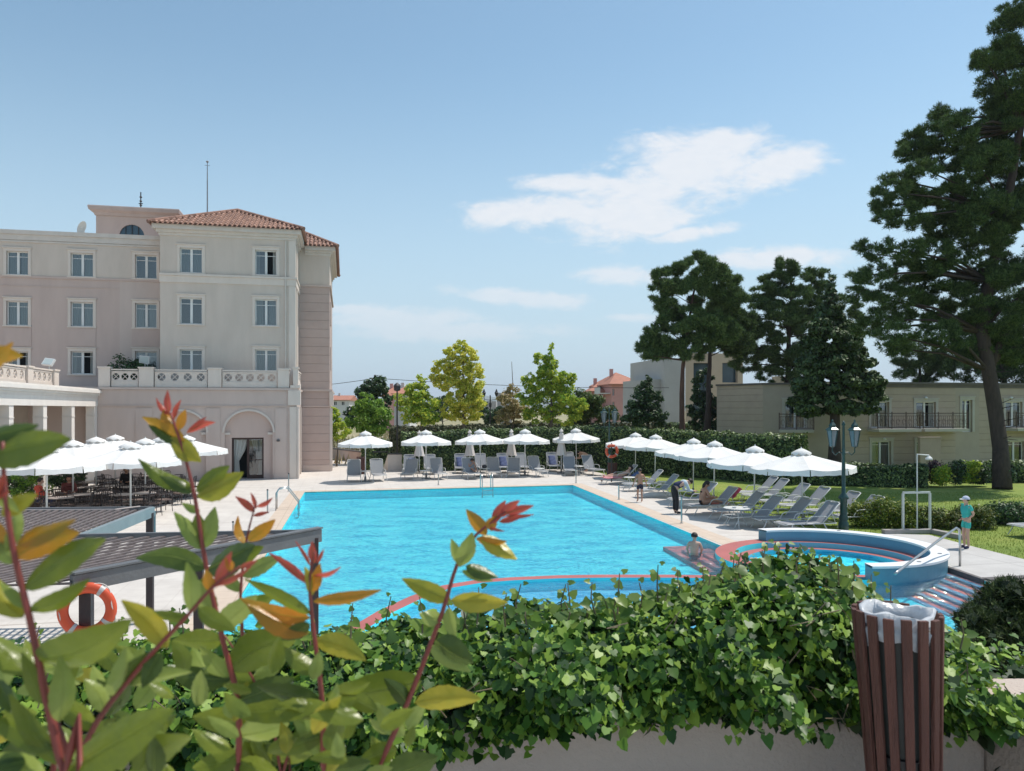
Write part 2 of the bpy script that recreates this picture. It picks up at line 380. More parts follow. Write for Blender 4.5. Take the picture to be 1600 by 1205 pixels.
# ground sheet with an opening under the deck
mb = MB(); S_ = 6000
op = [(-8, 11), (-12, 36), (4.5, 40), (12, 23), (12, 11)]
mb.holed([(-S_, -S_), (S_, -S_), (S_, S_*2), (-S_, S_*2)], [op], lambda x, y: Vector((x, y, -.03)))
struct(mb.build('ground', field_m, origin=(0, 0, -.03)))
LA = G(930, 737); LB = G(1215, 815); ld = (LB-LA).normalized()
deckout = [(-45, 3.3), (18, 3.3), (18, 30)]
L0 = LA-ld*0; L1 = LA+ld*((20.5-LA.y)/ld.y)
mb = MB()
outer = [(-60, 3.0), (14, 3.0), (14, 16.0), (G(1600, 874).x, G(1600, 874).y), (G(1527, 856).x, G(1527, 856).y), (G(1452, 836).x, G(1452, 836).y), (G(1322, 833).x, G(1322, 833).y), (L1.x, L1.y+.6), (LB.x, LB.y), (LA.x, LA.y), (G(905, 722).x, G(905, 722).y), (-14, 56), (-60, 50)]
mb.holed(outer, [[(p.x, p.y) for p in hole]], lambda x, y: Vector((x, y, 0)))
struct(mb.build('pool_deck', deck_m, origin=(0, 0, 0)), 'cream paved deck running round the turquoise pool', 'deck')
# lawn
mb = MB()
lawn = [LA, LB, Vector((L1.x, L1.y+.6, 0)), G(1322, 833), G(1452, 836), G(1527, 856), G(1600, 874), Vector((14, 16.0, 0)), Vector((60, 16, 0)), Vector((60, 70, 0)), Vector((18, 62, 0)), Vector((5, 50, 0)), G(905, 722)]
mb.holed([(p.x, p.y) for p in lawn], [], lambda x, y: Vector((x, y, -.012)))
struct(mb.build('lawn', grass_m, origin=(0, 0, -.012)), 'green lawn beyond the deck running to the hedges', 'lawn')
# grass blades along the lawn's near parts
nb = 46000
xs = RNG.uniform(5, 22, nb); ys = 17.5+RNG.random(nb)**1.3*17
poly2 = [(p.x, p.y) for p in lawn]
def inpoly(x, y, pl):
    c = np.zeros(len(x), bool); n = len(pl)
    for i in range(n):
        x1, y1 = pl[i]; x2, y2 = pl[(i+1) % n]
        cnd = ((y1 > y) != (y2 > y)) & (x < (x2-x1)*(y-y1)/(y2-y1+1e-12)+x1); c ^= cnd
    return c
ok = inpoly(xs, ys, poly2); xs = xs[ok]; ys = ys[ok]; k = len(xs)
an = RNG.uniform(0, 6.28, k); h_ = RNG.uniform(.03, .075, k); w_ = .008
base = np.stack([xs, ys, np.full(k, -.012)], 1); dx = np.stack([np.cos(an)*w_, np.sin(an)*w_, np.zeros(k)], 1)
tip = base+np.stack([RNG.normal(0, .02, k), RNG.normal(0, .02, k), h_], 1)
vs = np.concatenate([base-dx, base+dx, tip], 1).reshape(-1, 3)
blade_m = mat('grass_blades', (.26, .31, .05), (.12, .20, .025), .8, 3, island=True, transl=.3)
tag(np_mesh('grass', vs, np.arange(len(vs)).reshape(-1, 3), blade_m), 'short green grass blades of the lawn beside the deck', 'grass', kind='stuff')

# pool shell
pool_paint = None
def pool_mat(name, c1, c2, tl=.25):
    m = bpy.data.materials.new(name); m.use_nodes = True; t = m.node_tree; b = t.nodes['Principled BSDF']; b.inputs['Roughness'].default_value = .6
    g = N(t, 'ShaderNodeNewGeometry'); rt = N(t, 'ShaderNodeVectorRotate', rotation_type='Z_AXIS'); lk(t, g.outputs['Position'], rt.inputs['Vector']); rt.inputs['Angle'].default_value = -TH
    nz = N(t, 'ShaderNodeTexNoise', inp={'Scale': 1.1, 'Detail': 5}); lk(t, g.outputs['Position'], nz.inputs['Vector'])
    cr = N(t, 'ShaderNodeValToRGB'); e = cr.color_ramp.elements; e[0].color = hexc(c2); e[1].color = hexc(c1); e[0].position = .3; e[1].position = .7
    lk(t, nz.outputs[0], cr.inputs[0]); lk(t, cr.outputs[0], b.inputs['Base Color']); return m
blue_m = pool_mat('pool_blue_paint', (.09, .85, .90), (.07, .79, .86))
shallow_m = pool_mat('shallow_blue_paint', (.14, .56, .74), (.12, .50, .70))
slate_m = pool_mat('slate_blue_paint', (.15, .32, .44), (.13, .28, .40))
turq_m = pool_mat('turquoise_band_paint', (.16, .50, .62), (.13, .44, .58))
red_m = pool_mat('brick_red_paint', (.46, .135, .12), (.38, .11, .10)); redw_m = pool_mat('wet_red_paint', (.80, .17, .13), (.66, .13, .10)); 
WZ = -.07; FZ = -.38
ph = [NL, A, B]+arc(K, RO-.06, 146, 339, 36)+[FF, NR]   # pool outline that runs round the bowl's near side
mb = MB()
mb.holed([(p.x, p.y) for p in ph], [], lambda x, y: Vector((x, y, FZ)))
n = len(ph)
for i in range(n):
    a = ph[i]; b = ph[(i+1) % n]; mb.add([a+Z*FZ, b+Z*FZ, b+Z*-.004, a+Z*-.004], [(0, 1, 2, 3)])
struct(mb.build('pool_basin', blue_m, origin=(0, 0, FZ)), 'turquoise painted basin of the large swimming pool', 'pool')
# water
def water_mat():
    m = bpy.data.materials.new('pool_water'); m.use_nodes = True; t = m.node_tree; t.nodes.clear()
    o = N(t, 'ShaderNodeOutputMaterial'); g = N(t, 'ShaderNodeNewGeometry')
    mpn = N(t, 'ShaderNodeMapping'); lk(t, g.outputs['Position'], mpn.inputs[0]); mpn.inputs['Scale'].default_value = (.75, 1.5, 1); mpn.inputs['Rotation'].default_value = (0, 0, R(10))
    na = N(t, 'ShaderNodeTexNoise', inp={'Scale': 4.6, 'Detail': 5, 'Roughness': .62, 'Distortion': 2.2}); lk(t, mpn.outputs[0], na.inputs['Vector'])
    nb_ = N(t, 'ShaderNodeTexNoise', inp={'Scale': 1.1, 'Detail': 3, 'Roughness': .5, 'Distortion': .6}); lk(t, mpn.outputs[0], nb_.inputs['Vector'])
    nc = N(t, 'ShaderNodeTexNoise', inp={'Scale': .16, 'Detail': 2}); lk(t, mpn.outputs[0], nc.inputs['Vector'])
    hgt = mth(t, 'ADD', mth(t, 'MULTIPLY', na.outputs[0], .8), nb_.outputs[0])
    bp = N(t, 'ShaderNodeBump', inp={'Strength': .55, 'Distance': .10}); lk(t, hgt, bp.inputs['Height'])
    gl = N(t, 'ShaderNodeBsdfGlossy'); gl.inputs['Roughness'].default_value = .04; lk(t, bp.outputs[0], gl.inputs['Normal'])
    fr = N(t, 'ShaderNodeFresnel'); fr.inputs[0].default_value = 1.33; lk(t, bp.outputs[0], fr.inputs['Normal'])
    # water tint with ripple light and dark painted in, in place of refraction
    rip = mth(t, 'ADD', mth(t, 'MULTIPLY', na.outputs[0], .7), mth(t, 'MULTIPLY', nb_.outputs[0], .3))
    cr = N(t, 'ShaderNodeValToRGB'); e = cr.color_ramp.elements; e[0].position = .44; e[1].position = .565
    e[0].color = (.26, .60, .77, 1); e[1].color = (1, 1, 1, 1); k_ = e.new(.5); k_.color = (.80, .95, 1, 1)
    lk(t, rip, cr.inputs[0])
    tr = N(t, 'ShaderNodeBsdfTransparent'); lk(t, cr.outputs[0], tr.inputs[0])
    ms = N(t, 'ShaderNodeMixShader'); lk(t, mth(t, 'MULTIPLY', fr.outputs[0], .42, clamp=True), ms.inputs[0]); lk(t, tr.outputs[0], ms.inputs[1]); lk(t, gl.outputs[0], ms.inputs[2]); lk(t, ms.outputs[0], o.inputs[0])
    return m
water_m = water_mat()
mb = MB(); mb.holed([(p.x, p.y) for p in off(ph, -.005)], [], lambda x, y: Vector((x, y, WZ)))
struct(mb.build('pool_water', water_m, origin=(0, 0, WZ)), 'rippled turquoise water of the large pool', 'water')
# coping strip round the main pool (left, far and right sides)
mb = MB()
path = [NL, A, B, Vector((K.x+RO*math.cos(R(142)), K.y+RO*math.sin(R(142)), 0))]
wv = [.62, .62, .62, .62]
def side(a, b): d = (b-a).normalized(); return Vector((-d.y, d.x, 0))
outp = []
for i, p in enumerate(path):
    if i == 0: nrm = side(path[0], path[1])
    elif i == len(path)-1: nrm = side(path[-2], path[-1])
    else:
        n1_ = side(path[i-1], p); n2_ = side(p, path[i+1]); nrm = (n1_+n2_); nrm = nrm/ nrm.dot(n1_)
    outp.append(p+nrm*wv[i])
for i in range(3):
    a, b, c, d = path[i], path[i+1], outp[i+1], outp[i]
    mb.add([a+Z*.006, b+Z*.006, c+Z*.006, d+Z*.006], [(0, 1, 2, 3)])
    mb.add([a+Z*.006, a+Z*-.05, b+Z*-.05, b+Z*.006], [(0, 1, 2, 3)])
struct(mb.build('pool_coping', coping_m, origin=(0, 0, 0)), 'beige sandstone coping round the edge of the pool', 'coping')
# curved dividing wall with a red top between the deep and the shallow water
apx = [(500, 1012), (540, 985), (590, 955), (640, 932), (690, 915), (745, 906), (800, 902), (870, 899), (940, 898), (1040, 898), (1120, 899), (1180, 901)]
ap = [G(x, y, -.01) for x, y in apx]
mb = MB(); dn = []
for i, p in enumerate(ap):
    a = ap[max(0, i-1)]; b = ap[min(len(ap)-1, i+1)]; d = (b-a).normalized(); nrm = Vector((d.y, -d.x, 0)); dn.append(nrm)
for i in range(len(ap)-1):
    p, q = ap[i], ap[i+1]; p2 = p+dn[i]*.3; q2 = q+dn[i+1]*.3
    mb.cm = 0; mb.add([p, q, q2, p2], [(0, 3, 2, 1)])
    mb.cm = 1
    zz = Vector((0, 0, FZ+.01-p.z))
    mb.add([p, q, q+zz, p+zz], [(0, 1, 2, 3)]); mb.add([p2, q2, q2+zz, p2+zz], [(0, 3, 2, 1)])
struct(mb.build('dividing_wall', [red_m, blue_m], origin=(0, 0, FZ)), 'low curved wall with a red top between deep and shallow water', 'pool wall')
# raised floor of the shallow part
mb = MB(); fl = [p+dn[i]*.3 for i, p in enumerate(ap)]
mb.holed([(p.x, p.y) for p in fl]+[(6.6, 16.0), (7.6, 12.02), (NL.x+.1, 12.02)], [], lambda x, y: Vector((x, y, -.28)))
struct(mb.build('shallow_floor', shallow_m, origin=(0, 0, -.28)), 'raised light blue floor of the shallow pool', 'pool floor')
# red submerged steps below the bowl
mb = MB()
s1 = [G(1036, 856, -.3), G(1140, 852, -.3), G(1150, 892, -.3), G(1108, 896, -.3)]
for kx, zz in ((1.0, -.27), (.72, -.19), (.42, -.12)):
    o_ = s1[2]; q = [o_+(p-o_)*kx for p in (s1[0], s1[1])]+[s1[2], o_+(s1[3]-o_)*kx]
    pts = [Vector((p.x, p.y, zz)) for p in q]; low = [Vector((p.x, p.y, zz-.11)) for p in q]
    mb.cm = 0; mb.add(pts, [(0, 3, 2, 1)])
    mb.cm = 1
    for i in range(4): mb.add([pts[i], pts[(i+1) % 4], low[(i+1) % 4], low[i]], [(0, 1, 2, 3)])
struct(mb.build('submerged_steps', [redw_m, redw_m], origin=(0, 0, -.7)), 'red steps under the water beside the round bowl', 'steps')
# the round bowl
bowl_parts = []
def ring(mb, r0, r1, z0, z1, a0, a1, n=64):
    p = arc(K, r0, a0, a1, n, z0); q = arc(K, r1, a0, a1, n, z1)
    for i in range(n): mb.add([p[i], p[i+1], q[i+1], q[i]], [(0, 1, 2, 3)])
ib = thing('round_pool', 'round raised children pool with slate blue wall, white rim and red rings', 'round pool', tuple(K))
mb = MB(); ring(mb, RO-.5, RO, .012, .012, 109, 252)
mb.cm = 1; ring(mb, RO, RO, .012, FZ, 109, 252); mb.cm = 1; ring(mb, RO-.5, RO-.5, -.2, .012, 109, 252)
mb.build('red_rim', [red_m, blue_m], ib)
mb = MB(); zt = .31
mb.cm = 0; ring(mb, RO-.36, RO+.04, zt, zt, 109, -92); ring(mb, RO+.04, RO+.04, zt, zt-.05, 109, -92); ring(mb, RO-.36, RO-.36, zt-.05, zt, 109, -92)
mb.build('white_rim', mat('white_rim_paint', (.80, .80, .80), (.74, .75, .76), .5, 3), ib)
mb = MB(); ring(mb, RO-.33, RO-.33, .0, zt-.045, 109, -92); mb.build('inner_wall', slate_m, ib)
mb = MB(); ring(mb, RO, RO, FZ, zt-.045, 109, -92)
for a_ in (109, -92):
    c0 = K+Vector((math.cos(R(a_))*(RO-.33), math.sin(R(a_))*(RO-.33), 0)); c1 = K+Vector((math.cos(R(a_))*RO, math.sin(R(a_))*RO, 0))
    mb.add([c0+Z*FZ, c1+Z*FZ, c1+Z*(zt-.045), c0+Z*(zt-.045)], [(0, 1, 2, 3)])
mb.build('outer_wall', mat('teal_wall_paint', (.11, .29, .37), (.08, .23, .31), .5, 2.2), ib)
mb = MB(); ring(mb, RO-.56, RO-.33, -.0, -.0, 112, -100); mb.cm = 1; ring(mb, RO-.56, RO-.56, -.14, .0, 112, -100)
mb.cm = 0; ring(mb, RO-.80, RO-.5, -.14, -.14, 0, 360); mb.cm = 1; ring(mb, RO-.80, RO-.80, -.28, -.14, 0, 360)
mb.cm = 2; mb.add([K+Z*-.28+Vector((RO*math.cos(R(a)), RO*math.sin(R(a)), 0))*.8 for a in range(0, 360, 8)], [tuple(range(45))])
mb.build('seat_steps', [red_m, turq_m, blue_m], ib)
w = MB(); w.poly([K+Z*-.19+Vector((math.cos(R(a)), math.sin(R(a)), 0))*(RO-.79) for a in range(0, 360, 8)]); w.build('bowl_water', water_m, ib)
mb = MB()
for a_, rr in ((-30, .2), (-62, .2), (60, .18)):
    c = K+Vector((math.cos(R(a_)), math.sin(R(a_)), 0))*(RO-.17); mb.lathe([(.05, zt+.001), (.05, zt+.012), (.02, zt+.014)], (c.x, c.y, 0), 10)
mb.build('rim_fitting', steel, ib)
# striped entry stairs on the right
st = thing('entry_stairs', 'red and blue striped stairs going down into the water at the right', 'stairs', tuple(E.lerp(FF, .5)))
dE = (FF-E).normalized(); nE = Vector((dE.y, -dE.x, 0))
if nE.x > 0: nE = -nE
E0 = E+dE*.1; F0 = FF+dE*3.0
for i in range(6):
    o0 = .28*i; zz = -.09-.055*i
    mb = MB(); a = E0+nE*o0; b = F0+nE*o0; c = b+nE*.14; d = a+nE*.14; e_ = b+nE*.28; f_ = a+nE*.28
    mb.cm = 0; mb.add([Vector((p.x, p.y, zz)) for p in (a, b, c, d)], [(0, 1, 2, 3)])
    mb.cm = 1; mb.add([Vector((p.x, p.y, zz)) for p in (d, c, e_, f_)], [(0, 1, 2, 3)])
    mb.cm = 1; mb.add([Vector((f_.x, f_.y, zz)), Vector((e_.x, e_.y, zz)), Vector((e_.x, e_.y, zz-.055)), Vector((f_.x, f_.y, zz-.055))], [(0, 1, 2, 3)])
    mb.build('step', [redw_m, slate_m], st)
mb = MB(); mb.add([Vector((p.x, p.y, z_)) for p, z_ in ((E0, -.002), (F0, -.002), (F0, -.12), (E0, -.12))], [(0, 1, 2, 3)]); mb.build('stair_wall', slate_m, st)
# dark stone edging along the slab by the stairs
mb = MB(); SW = FF+U*4.5
mb.beam(FF+U*.05+Z*-.03, SW+Z*-.03, .22, .14); mb.beam(E+Z*-.035, FF+Z*-.035, .10, .13)
struct(mb.build('slab_edging', darkstone), 'dark stone edging of the paved slab beside the stairs', 'edging')
mb = MB()
q = [E+Z*.004, FF+Z*.004, SW+Z*.004, Vector((15, 17.2, .004)), G(1600, 874)+Z*.004, G(1527, 856)+Z*.004, G(1452, 836)+Z*.004, G(1375, 834)+Z*.004]
qa = arc(K, RO+.03, 62, -22, 14, .004)
mb.holed([(p.x, p.y) for p in q[1:]+qa], [], lambda x, y: Vector((x, y, .004)))
struct(mb.build('side_slab', slab_m, origin=(0, 0, 0)), 'grey paved slab between round pool and lawn', 'paving')
mb = MB(); pts = [G(1405, 832), G(1458, 832), G(1497, 838), G(1497, 841), G(1460, 836), G(1405, 836)]
mb.beam(G(1380, 834)+Z*.06, G(1456, 833)+Z*.06, .2, .12); mb.beam(G(1456, 833)+Z*.06, G(1506, 843)+Z*.06, .2, .12)
struct(mb.build('shower_kerb', mat('grey_kerb_stone', (.36, .33, .31), (.28, .26, .25), .8, 4)), 'low grey stone kerb behind the shower frame', 'kerb')
# ================================================================== HOTEL
HC = G(463, 748); H = Fr(HC)
hotel = thing('hotel', 'four-storey cream and pink hotel with red tiled roof left of the pool', 'hotel', tuple(HC))
def circ(cx, cz, r, n=14, a0=0, a1=360):
    return [(cx+r*math.cos(R(a0+(a1-a0)*i/n)), cz+r*math.sin(R(a0+(a1-a0)*i/n))) for i in range(n)]
def rect(a0, a1, z0, z1): return [(a0, z0), (a1, z0), (a1, z1), (a0, z1)]
def window(fr, a0, a1, z0, z1, t, par, style='c', surround=.14, trim=None, frame=None, recess=.14, sill=True, bar=.78, nm='window'):
    """casement window set back in its opening; style: c curtains, o dark open, d dark"""
    frame = frame or whitep; t1 = t+recess; w = a1-a0
    mb = MB(); f = .055
    fr.box(mb, a0, a0+f, t1, t1+.06, z0, z1); fr.box(mb, a1-f, a1, t1, t1+.06, z0, z1)
    fr.box(mb, a0+f, a1-f, t1, t1+.06, z1-f, z1); fr.box(mb, a0+f, a1-f, t1, t1+.06, z0, z0+f)
    c = (a0+a1)/2; fr.box(mb, c-.06, c+.06, t1-.012, t1+.05, z0+f, z1-f)
    for (l, r_) in ((a0+f, c-.06), (c+.06, a1-f)):
        zz = z0+(z1-z0)*bar; fr.box(mb, l, r_, t1+.01, t1+.035, zz-.014, zz+.014)
    wf = mb.build(nm, frame, par)
    if surround:
        mb = MB(); s_ = surround; t0 = t-.035
        fr.box(mb, a0-s_, a0, t0, t+.01, z0, z1); fr.box(mb, a1, a1+s_, t0, t+.01, z0, z1); fr.box(mb, a0-s_, a1+s_, t0-.01, t+.01, z1, z1+s_*1.1)
        fr.box(mb, a0-s_-.05, a1+s_+.05, t0-.05, t+.01, z1+s_*1.1+.003, z1+s_*1.1+.06)
        mb.build('surround', trim or cream2, wf)
    if sill:
        mb = MB(); fr.box(mb, a0-surround-.03, a1+surround+.03, t-.07, t+.12, z0-.07, z0-.003); mb.build('sill', trim or cream2, wf)
    mb = MB(); mb.poly([fr.p(a0+f, t1+.03, z0+f), fr.p(c, t1+.03, z0+f), fr.p(c, t1+.03, z1-f), fr.p(a0+f, t1+.03, z1-f)])
    if style != 'o': mb.poly([fr.p(c, t1+.03, z0+f), fr.p(a1-f, t1+.03, z0+f), fr.p(a1-f, t1+.03, z1-f), fr.p(c, t1+.03, z1-f)])
    mb.build('pane', glass, wf)
    if style in 'co':
        segs = {'c': [(0, .36), (.62, 1)], 'o': [(0, .2), (.8, 1)]}[style]
        if random.random() < .4 and style == 'c': segs = [(0, .42), (.55, 1)]
        mb = MB()
        for (u0, u1) in segs:
            n = 14; pr = None
            for i in range(n+1):
                a = a0+w*(u0+(u1-u0)*i/n); tt = t1+.13+.025*math.sin(i*1.9+a)
                q = (fr.p(a, tt, z0), fr.p(a, tt, z1))
                if pr: mb.add([pr[0], q[0], q[1], pr[1]], [(0, 1, 2, 3)])
                pr = q
        mb.build('curtain', curtain, wf)
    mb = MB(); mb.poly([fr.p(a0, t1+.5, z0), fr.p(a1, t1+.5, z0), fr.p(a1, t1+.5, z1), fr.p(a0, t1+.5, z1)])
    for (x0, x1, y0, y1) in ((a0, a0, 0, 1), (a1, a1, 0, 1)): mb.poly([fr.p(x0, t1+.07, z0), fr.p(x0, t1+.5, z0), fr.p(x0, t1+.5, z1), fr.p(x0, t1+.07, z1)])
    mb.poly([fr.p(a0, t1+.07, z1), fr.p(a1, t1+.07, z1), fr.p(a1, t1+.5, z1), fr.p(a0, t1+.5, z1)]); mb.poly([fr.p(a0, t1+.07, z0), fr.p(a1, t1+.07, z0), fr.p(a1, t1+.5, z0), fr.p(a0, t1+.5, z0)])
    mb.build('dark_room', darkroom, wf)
    return wf
def wallface(fr, outer, holes, t, m, par, depth=.16, name='wall'):
    mb = MB(); mb.holed(outer, holes, lambda x, y: fr.p(x, t, y), depth, fr.v); return mb.build(name, m, par)

ZT = 4.86                       # terrace floor
sL = H.px(153)                  # where the colonnade meets the block
t_tow, t_lw, t_rw = 1.2, 3.0, 4.6
tL = H.px(250, t_tow); tR = H.px(461, t_tow)
def hz_(px, py, t=0): return H.px(px, t, py)
# ---- tower
zE = hz_(360, 357, t_tow)[1]-.1
rows = [(387, 427), (465, 507), (546, 590)]
wins = []
for (cx, w) in ((298.5, 35), (415.5, 34)):
    for r_, (y1, y0) in enumerate(rows):
        dy = (cx-298.5)*.029 if r_ == 0 else (cx-298.5)*.02 if r_ == 1 else 0
        a0, z1 = hz_(cx-w/2, y1+dy, t_tow); a1, z0 = hz_(cx+w/2, y0+dy, t_tow)
        if r_ == 2: z0 = ZT+.9
        wins.append((a0, a1, z0, z1, r_, cx))
for o_ in wins: pass
outer = rect(tL, tR, ZT, zE)
wallface(H, outer, [rect(a0, a1, z0, z1) for a0, a1, z0, z1, _, _ in wins], t_tow, cream, hotel)
for a0, a1, z0, z1, r_, cx in wins:
    window(H, a0, a1, z0, z1, t_tow, hotel, {(0, 415.5): 'o', (0, 298.5): 'c', (1, 298.5): 'd', (2, 298.5): 'd'}.get((r_, cx), 'c'))
mb = MB(); mb.poly([H.p(tR, t_tow, ZT), H.p(tR, 12, ZT), H.p(tR, 12, zE), H.p(tR, t_tow, zE)]); mb.poly([H.p(tL, t_tow, ZT), H.p(tL, 12, ZT), H.p(tL, 12, zE), H.p(tL, t_tow, zE)])
mb.build('wall', cream, hotel)
mb = MB()
zc = hz_(300, 431, t_tow)[1]
H.box(mb, tL-.03, tR+.12, t_tow-.12, t_tow+.02, zc-.02, zc+.09); H.box(mb, tL-.02, tR+.07, t_tow-.06, t_tow+.02, zc-.38, zc-.023)
H.box(mb, tR-.002, tR+.12, t_tow+.023, t_rw, zc-.02, zc+.09); H.box(mb, tR-.002, tR+.07, t_tow+.023, t_rw, zc-.38, zc-.023)
mb.build('string_course', cream2, hotel)
# eaves cornice (three steps) round front and right side
mb = MB()
for i, (pr, h0, h1) in enumerate(((.06, zE-.42, zE-.28), (.16, zE-.277, zE-.12), (.34, zE-.117, zE+.12))):
    H.box(mb, tL-pr, tR+pr, t_tow-pr, t_tow+.02, h0, h1); H.box(mb, tR-.01, tR+pr, t_tow+.023, 12, h0, h1)
    H.box(mb, tL-pr, tL+.01, t_tow+.023, 12, h0, h1)
mb.build('cornice', stone, hotel)
# corner pilaster strips on the tower
mb = MB(); H.box(mb, tR-.34, tR+.035, t_tow-.035, t_tow+.32, ZT, zc-.39); H.box(mb, tR-.34, tR+.035, t_tow-.035, t_tow+.32, zc+.1, zE-.43)
H.box(mb, tR-.002, tR+.05, t_tow+1.2, t_tow+1.5, ZT, zE-.43)
mb.build('corner_strip', cream2, hotel)
# ---- tiled hip roofs
def hip(fr, a0, a1, t0, t1, ze, rise, par, ridge=0.0, ov=.5):
    a0 -= ov; a1 += ov; t0 -= ov; t1 += ov; hw = (a1-a0)/2; hd = (t1-t0)/2; ca = (a0+a1)/2; ct = (t0+t1)/2
    if hw > hd: R0, R1 = fr.p(a0+hd, ct, ze+rise), fr.p(a1-hd, ct, ze+rise)
    else: R0, R1 = fr.p(ca, t0+hw, ze+rise), fr.p(ca, t1-hw, ze+rise)
    c = [fr.p(a0, t0, ze), fr.p(a1, t0, ze), fr.p(a1, t1, ze), fr.p(a0, t1, ze)]
    faces = [(c[0], c[1], R1, R0), (c[1], c[2], R1, R1), (c[2], c[3], R0, R1), (c[3], c[0], R0, R0)] if hw > hd else [(c[0], c[1], R0, R0), (c[1], c[2], R1, R0), (c[2], c[3], R1, R1), (c[3], c[0], R0, R1)]
    mb = MB()
    for A_, B_, C_, D_ in faces:
        mb.add([A_-Z*.03, B_-Z*.03, C_-Z*.03, D_-Z*.03], [(0, 1, 2, 3)])
        e = (B_-A_); L = e.length; e.normalize(); up = ((C_+D_)/2-(A_+B_)/2); up -= e*up.dot(e); hgt = up.length; up.normalize(); nrm = e.cross(up)
        if nrm.z < 0: nrm = -nrm
        cl = (C_-A_).dot(e); dl = (D_-A_).dot(e); lo, hi = min(cl, dl), max(cl, dl)
        n = int(L/.24)
        for i in range(n):
            x = (i+.5)*L/n
            top = hgt if lo <= x <= hi else hgt*(x/lo if x < lo else (L-x)/(L-hi))
            m_ = max(1, int(top/.42))
            for j in range(m_):
                y0 = j*top/m_; y1 = (j+1)*top/m_+.04
                p = A_+e*x; wv_ = .085
                q = []
                for (yy_, lift) in ((y0, .035), (min(y1, top), .0)):
                    for (dx_, dz_) in ((-wv_, 0), (-wv_*.6, .045), (0, .065), (wv_*.6, .045), (wv_, 0)):
                        q.append(p+e*dx_+up*yy_+nrm*(dz_+lift))
                mb.add(q, [(k, k+1, k+6, k+5) for k in range(4)]+[(0, 1, 2, 3, 4)])
    for a_, b_ in ((c[0], R0 if hw > hd else R0), (c[1], R1 if hw > hd else R0), (c[2], R1), (c[3], R0 if hw > hd else R1), (R0, R1)):
        if (a_-b_).length > .3:
            n = max(2, int((b_-a_).length/.4))
            for i in range(n): mb.tube([a_.lerp(b_, i/n)+Z*.03, a_.lerp(b_, (i+1.08)/n)+Z*.05], [.11, .09], 6)
    return mb.build('roof', tile, par)
apex_z = hz_(365, 334, t_tow+4.2)[1]
hip(H, tL, tR, t_tow, t_tow+8.5, zE+.13, apex_z-zE-.13, hotel)
# ---- right set-back wing
rR = H.px(515, t_rw); zEr = hz_(500, 392, t_rw)[1]+.1
zq = hz_(500, 448, t_rw)[1]
quoin = None
def rust_mat(name, c1, c2, step, line=.02, zoff=0.0):
    m = bpy.data.materials.new(name); m.use_nodes = True; t = m.node_tree; b = t.nodes['Principled BSDF']; b.inputs['Roughness'].default_value = .88
    g = N(t, 'ShaderNodeNewGeometry'); s_ = N(t, 'ShaderNodeSeparateXYZ'); lk(t, g.outputs['Position'], s_.inputs[0])
    f = mth(t, 'FRACT', mth(t, 'DIVIDE', mth(t, 'ADD', s_.outputs[2], 50+zoff), step)); d = mth(t, 'ABSOLUTE', mth(t, 'SUBTRACT', f, .5))
    j = N(t, 'ShaderNodeMapRange'); lk(t, d, j.inputs[0]); j.inputs[1].default_value = 0; j.inputs[2].default_value = line/step; j.inputs[3].default_value = 1; j.inputs[4].default_value = 0
    nz = N(t, 'ShaderNodeTexNoise', inp={'Scale': 1.1, 'Detail': 6, 'Roughness': .65}); lk(t, g.outputs['Position'], nz.inputs['Vector'])
    cr = N(t, 'ShaderNodeValToRGB'); e = cr.color_ramp.elements; e[0].color = hexc(c2); e[1].color = hexc(c1); e[0].position = .3; e[1].position = .7; lk(t, nz.outputs[0], cr.inputs[0])
    mj = N(t, 'ShaderNodeMix', data_type='RGBA'); lk(t, mth(t, 'MULTIPLY', j.outputs[0], .35), mj.inputs[0]); lk(t, cr.outputs[0], mj.inputs[6]); mj.inputs[7].default_value = (c2[0]*.45, c2[1]*.42, c2[2]*.4, 1)
    lk(t, mj.outputs[2], b.inputs['Base Color'])
    bp = N(t, 'ShaderNodeBump', inp={'Strength': .7, 'Distance': .03}); bp.invert = True; lk(t, j.outputs[0], bp.inputs['Height']); lk(t, bp.outputs[0], b.inputs['Normal'])
    return m
pinkrust = rust_mat('pink_banded_plaster', (.53, .415, .37), (.47, .365, .325), .52)
mb = MB(); mb.poly([H.p(tR, t_rw, 0), H.p(rR, t_rw, 0), H.p(rR, t_rw, zq), H.p(tR, t_rw, zq)]); mb.poly([H.p(rR, t_rw, 0), H.p(rR, 14, 0), H.p(rR, 14, zq), H.p(rR, t_rw, zq)])
mb.build('wall', pinkrust, hotel)
mb = MB(); mb.poly([H.p(tR, t_rw, zq), H.p(rR, t_rw, zq), H.p(rR, t_rw, zEr), H.p(tR, t_rw, zEr)]); mb.poly([H.p(rR, t_rw, zq), H.p(rR, 14, zq), H.p(rR, 14, zEr), H.p(rR, t_rw, zEr)])
mb.build('wall', cream, hotel)
mb = MB(); H.box(mb, tR+.13, rR+.10, t_rw-.08, t_rw+.02, zq-.02, zq+.08); H.box(mb, rR-.01, rR+.10, t_rw+.023, 14, zq-.02, zq+.08)
zs = hz_(490, 611, t_rw)[1]; H.box(mb, tR+.2, rR+.10, t_rw-.10, t_rw+.02, zs-.02, zs+.1); H.box(mb, rR-.01, rR+.16, t_rw+.023, 14, zs-.02, zs+.1)
z2 = hz_(490, 635, t_rw)[1]; H.box(mb, tR+.2, rR+.07, t_rw-.05, t_rw+.02, z2-.04, z2+.03)
H.box(mb, tR+.2, rR+.05, t_rw-.04, t_rw+.02, .0, .38)
mb.build('string_course', taupe, hotel)
mb = MB()
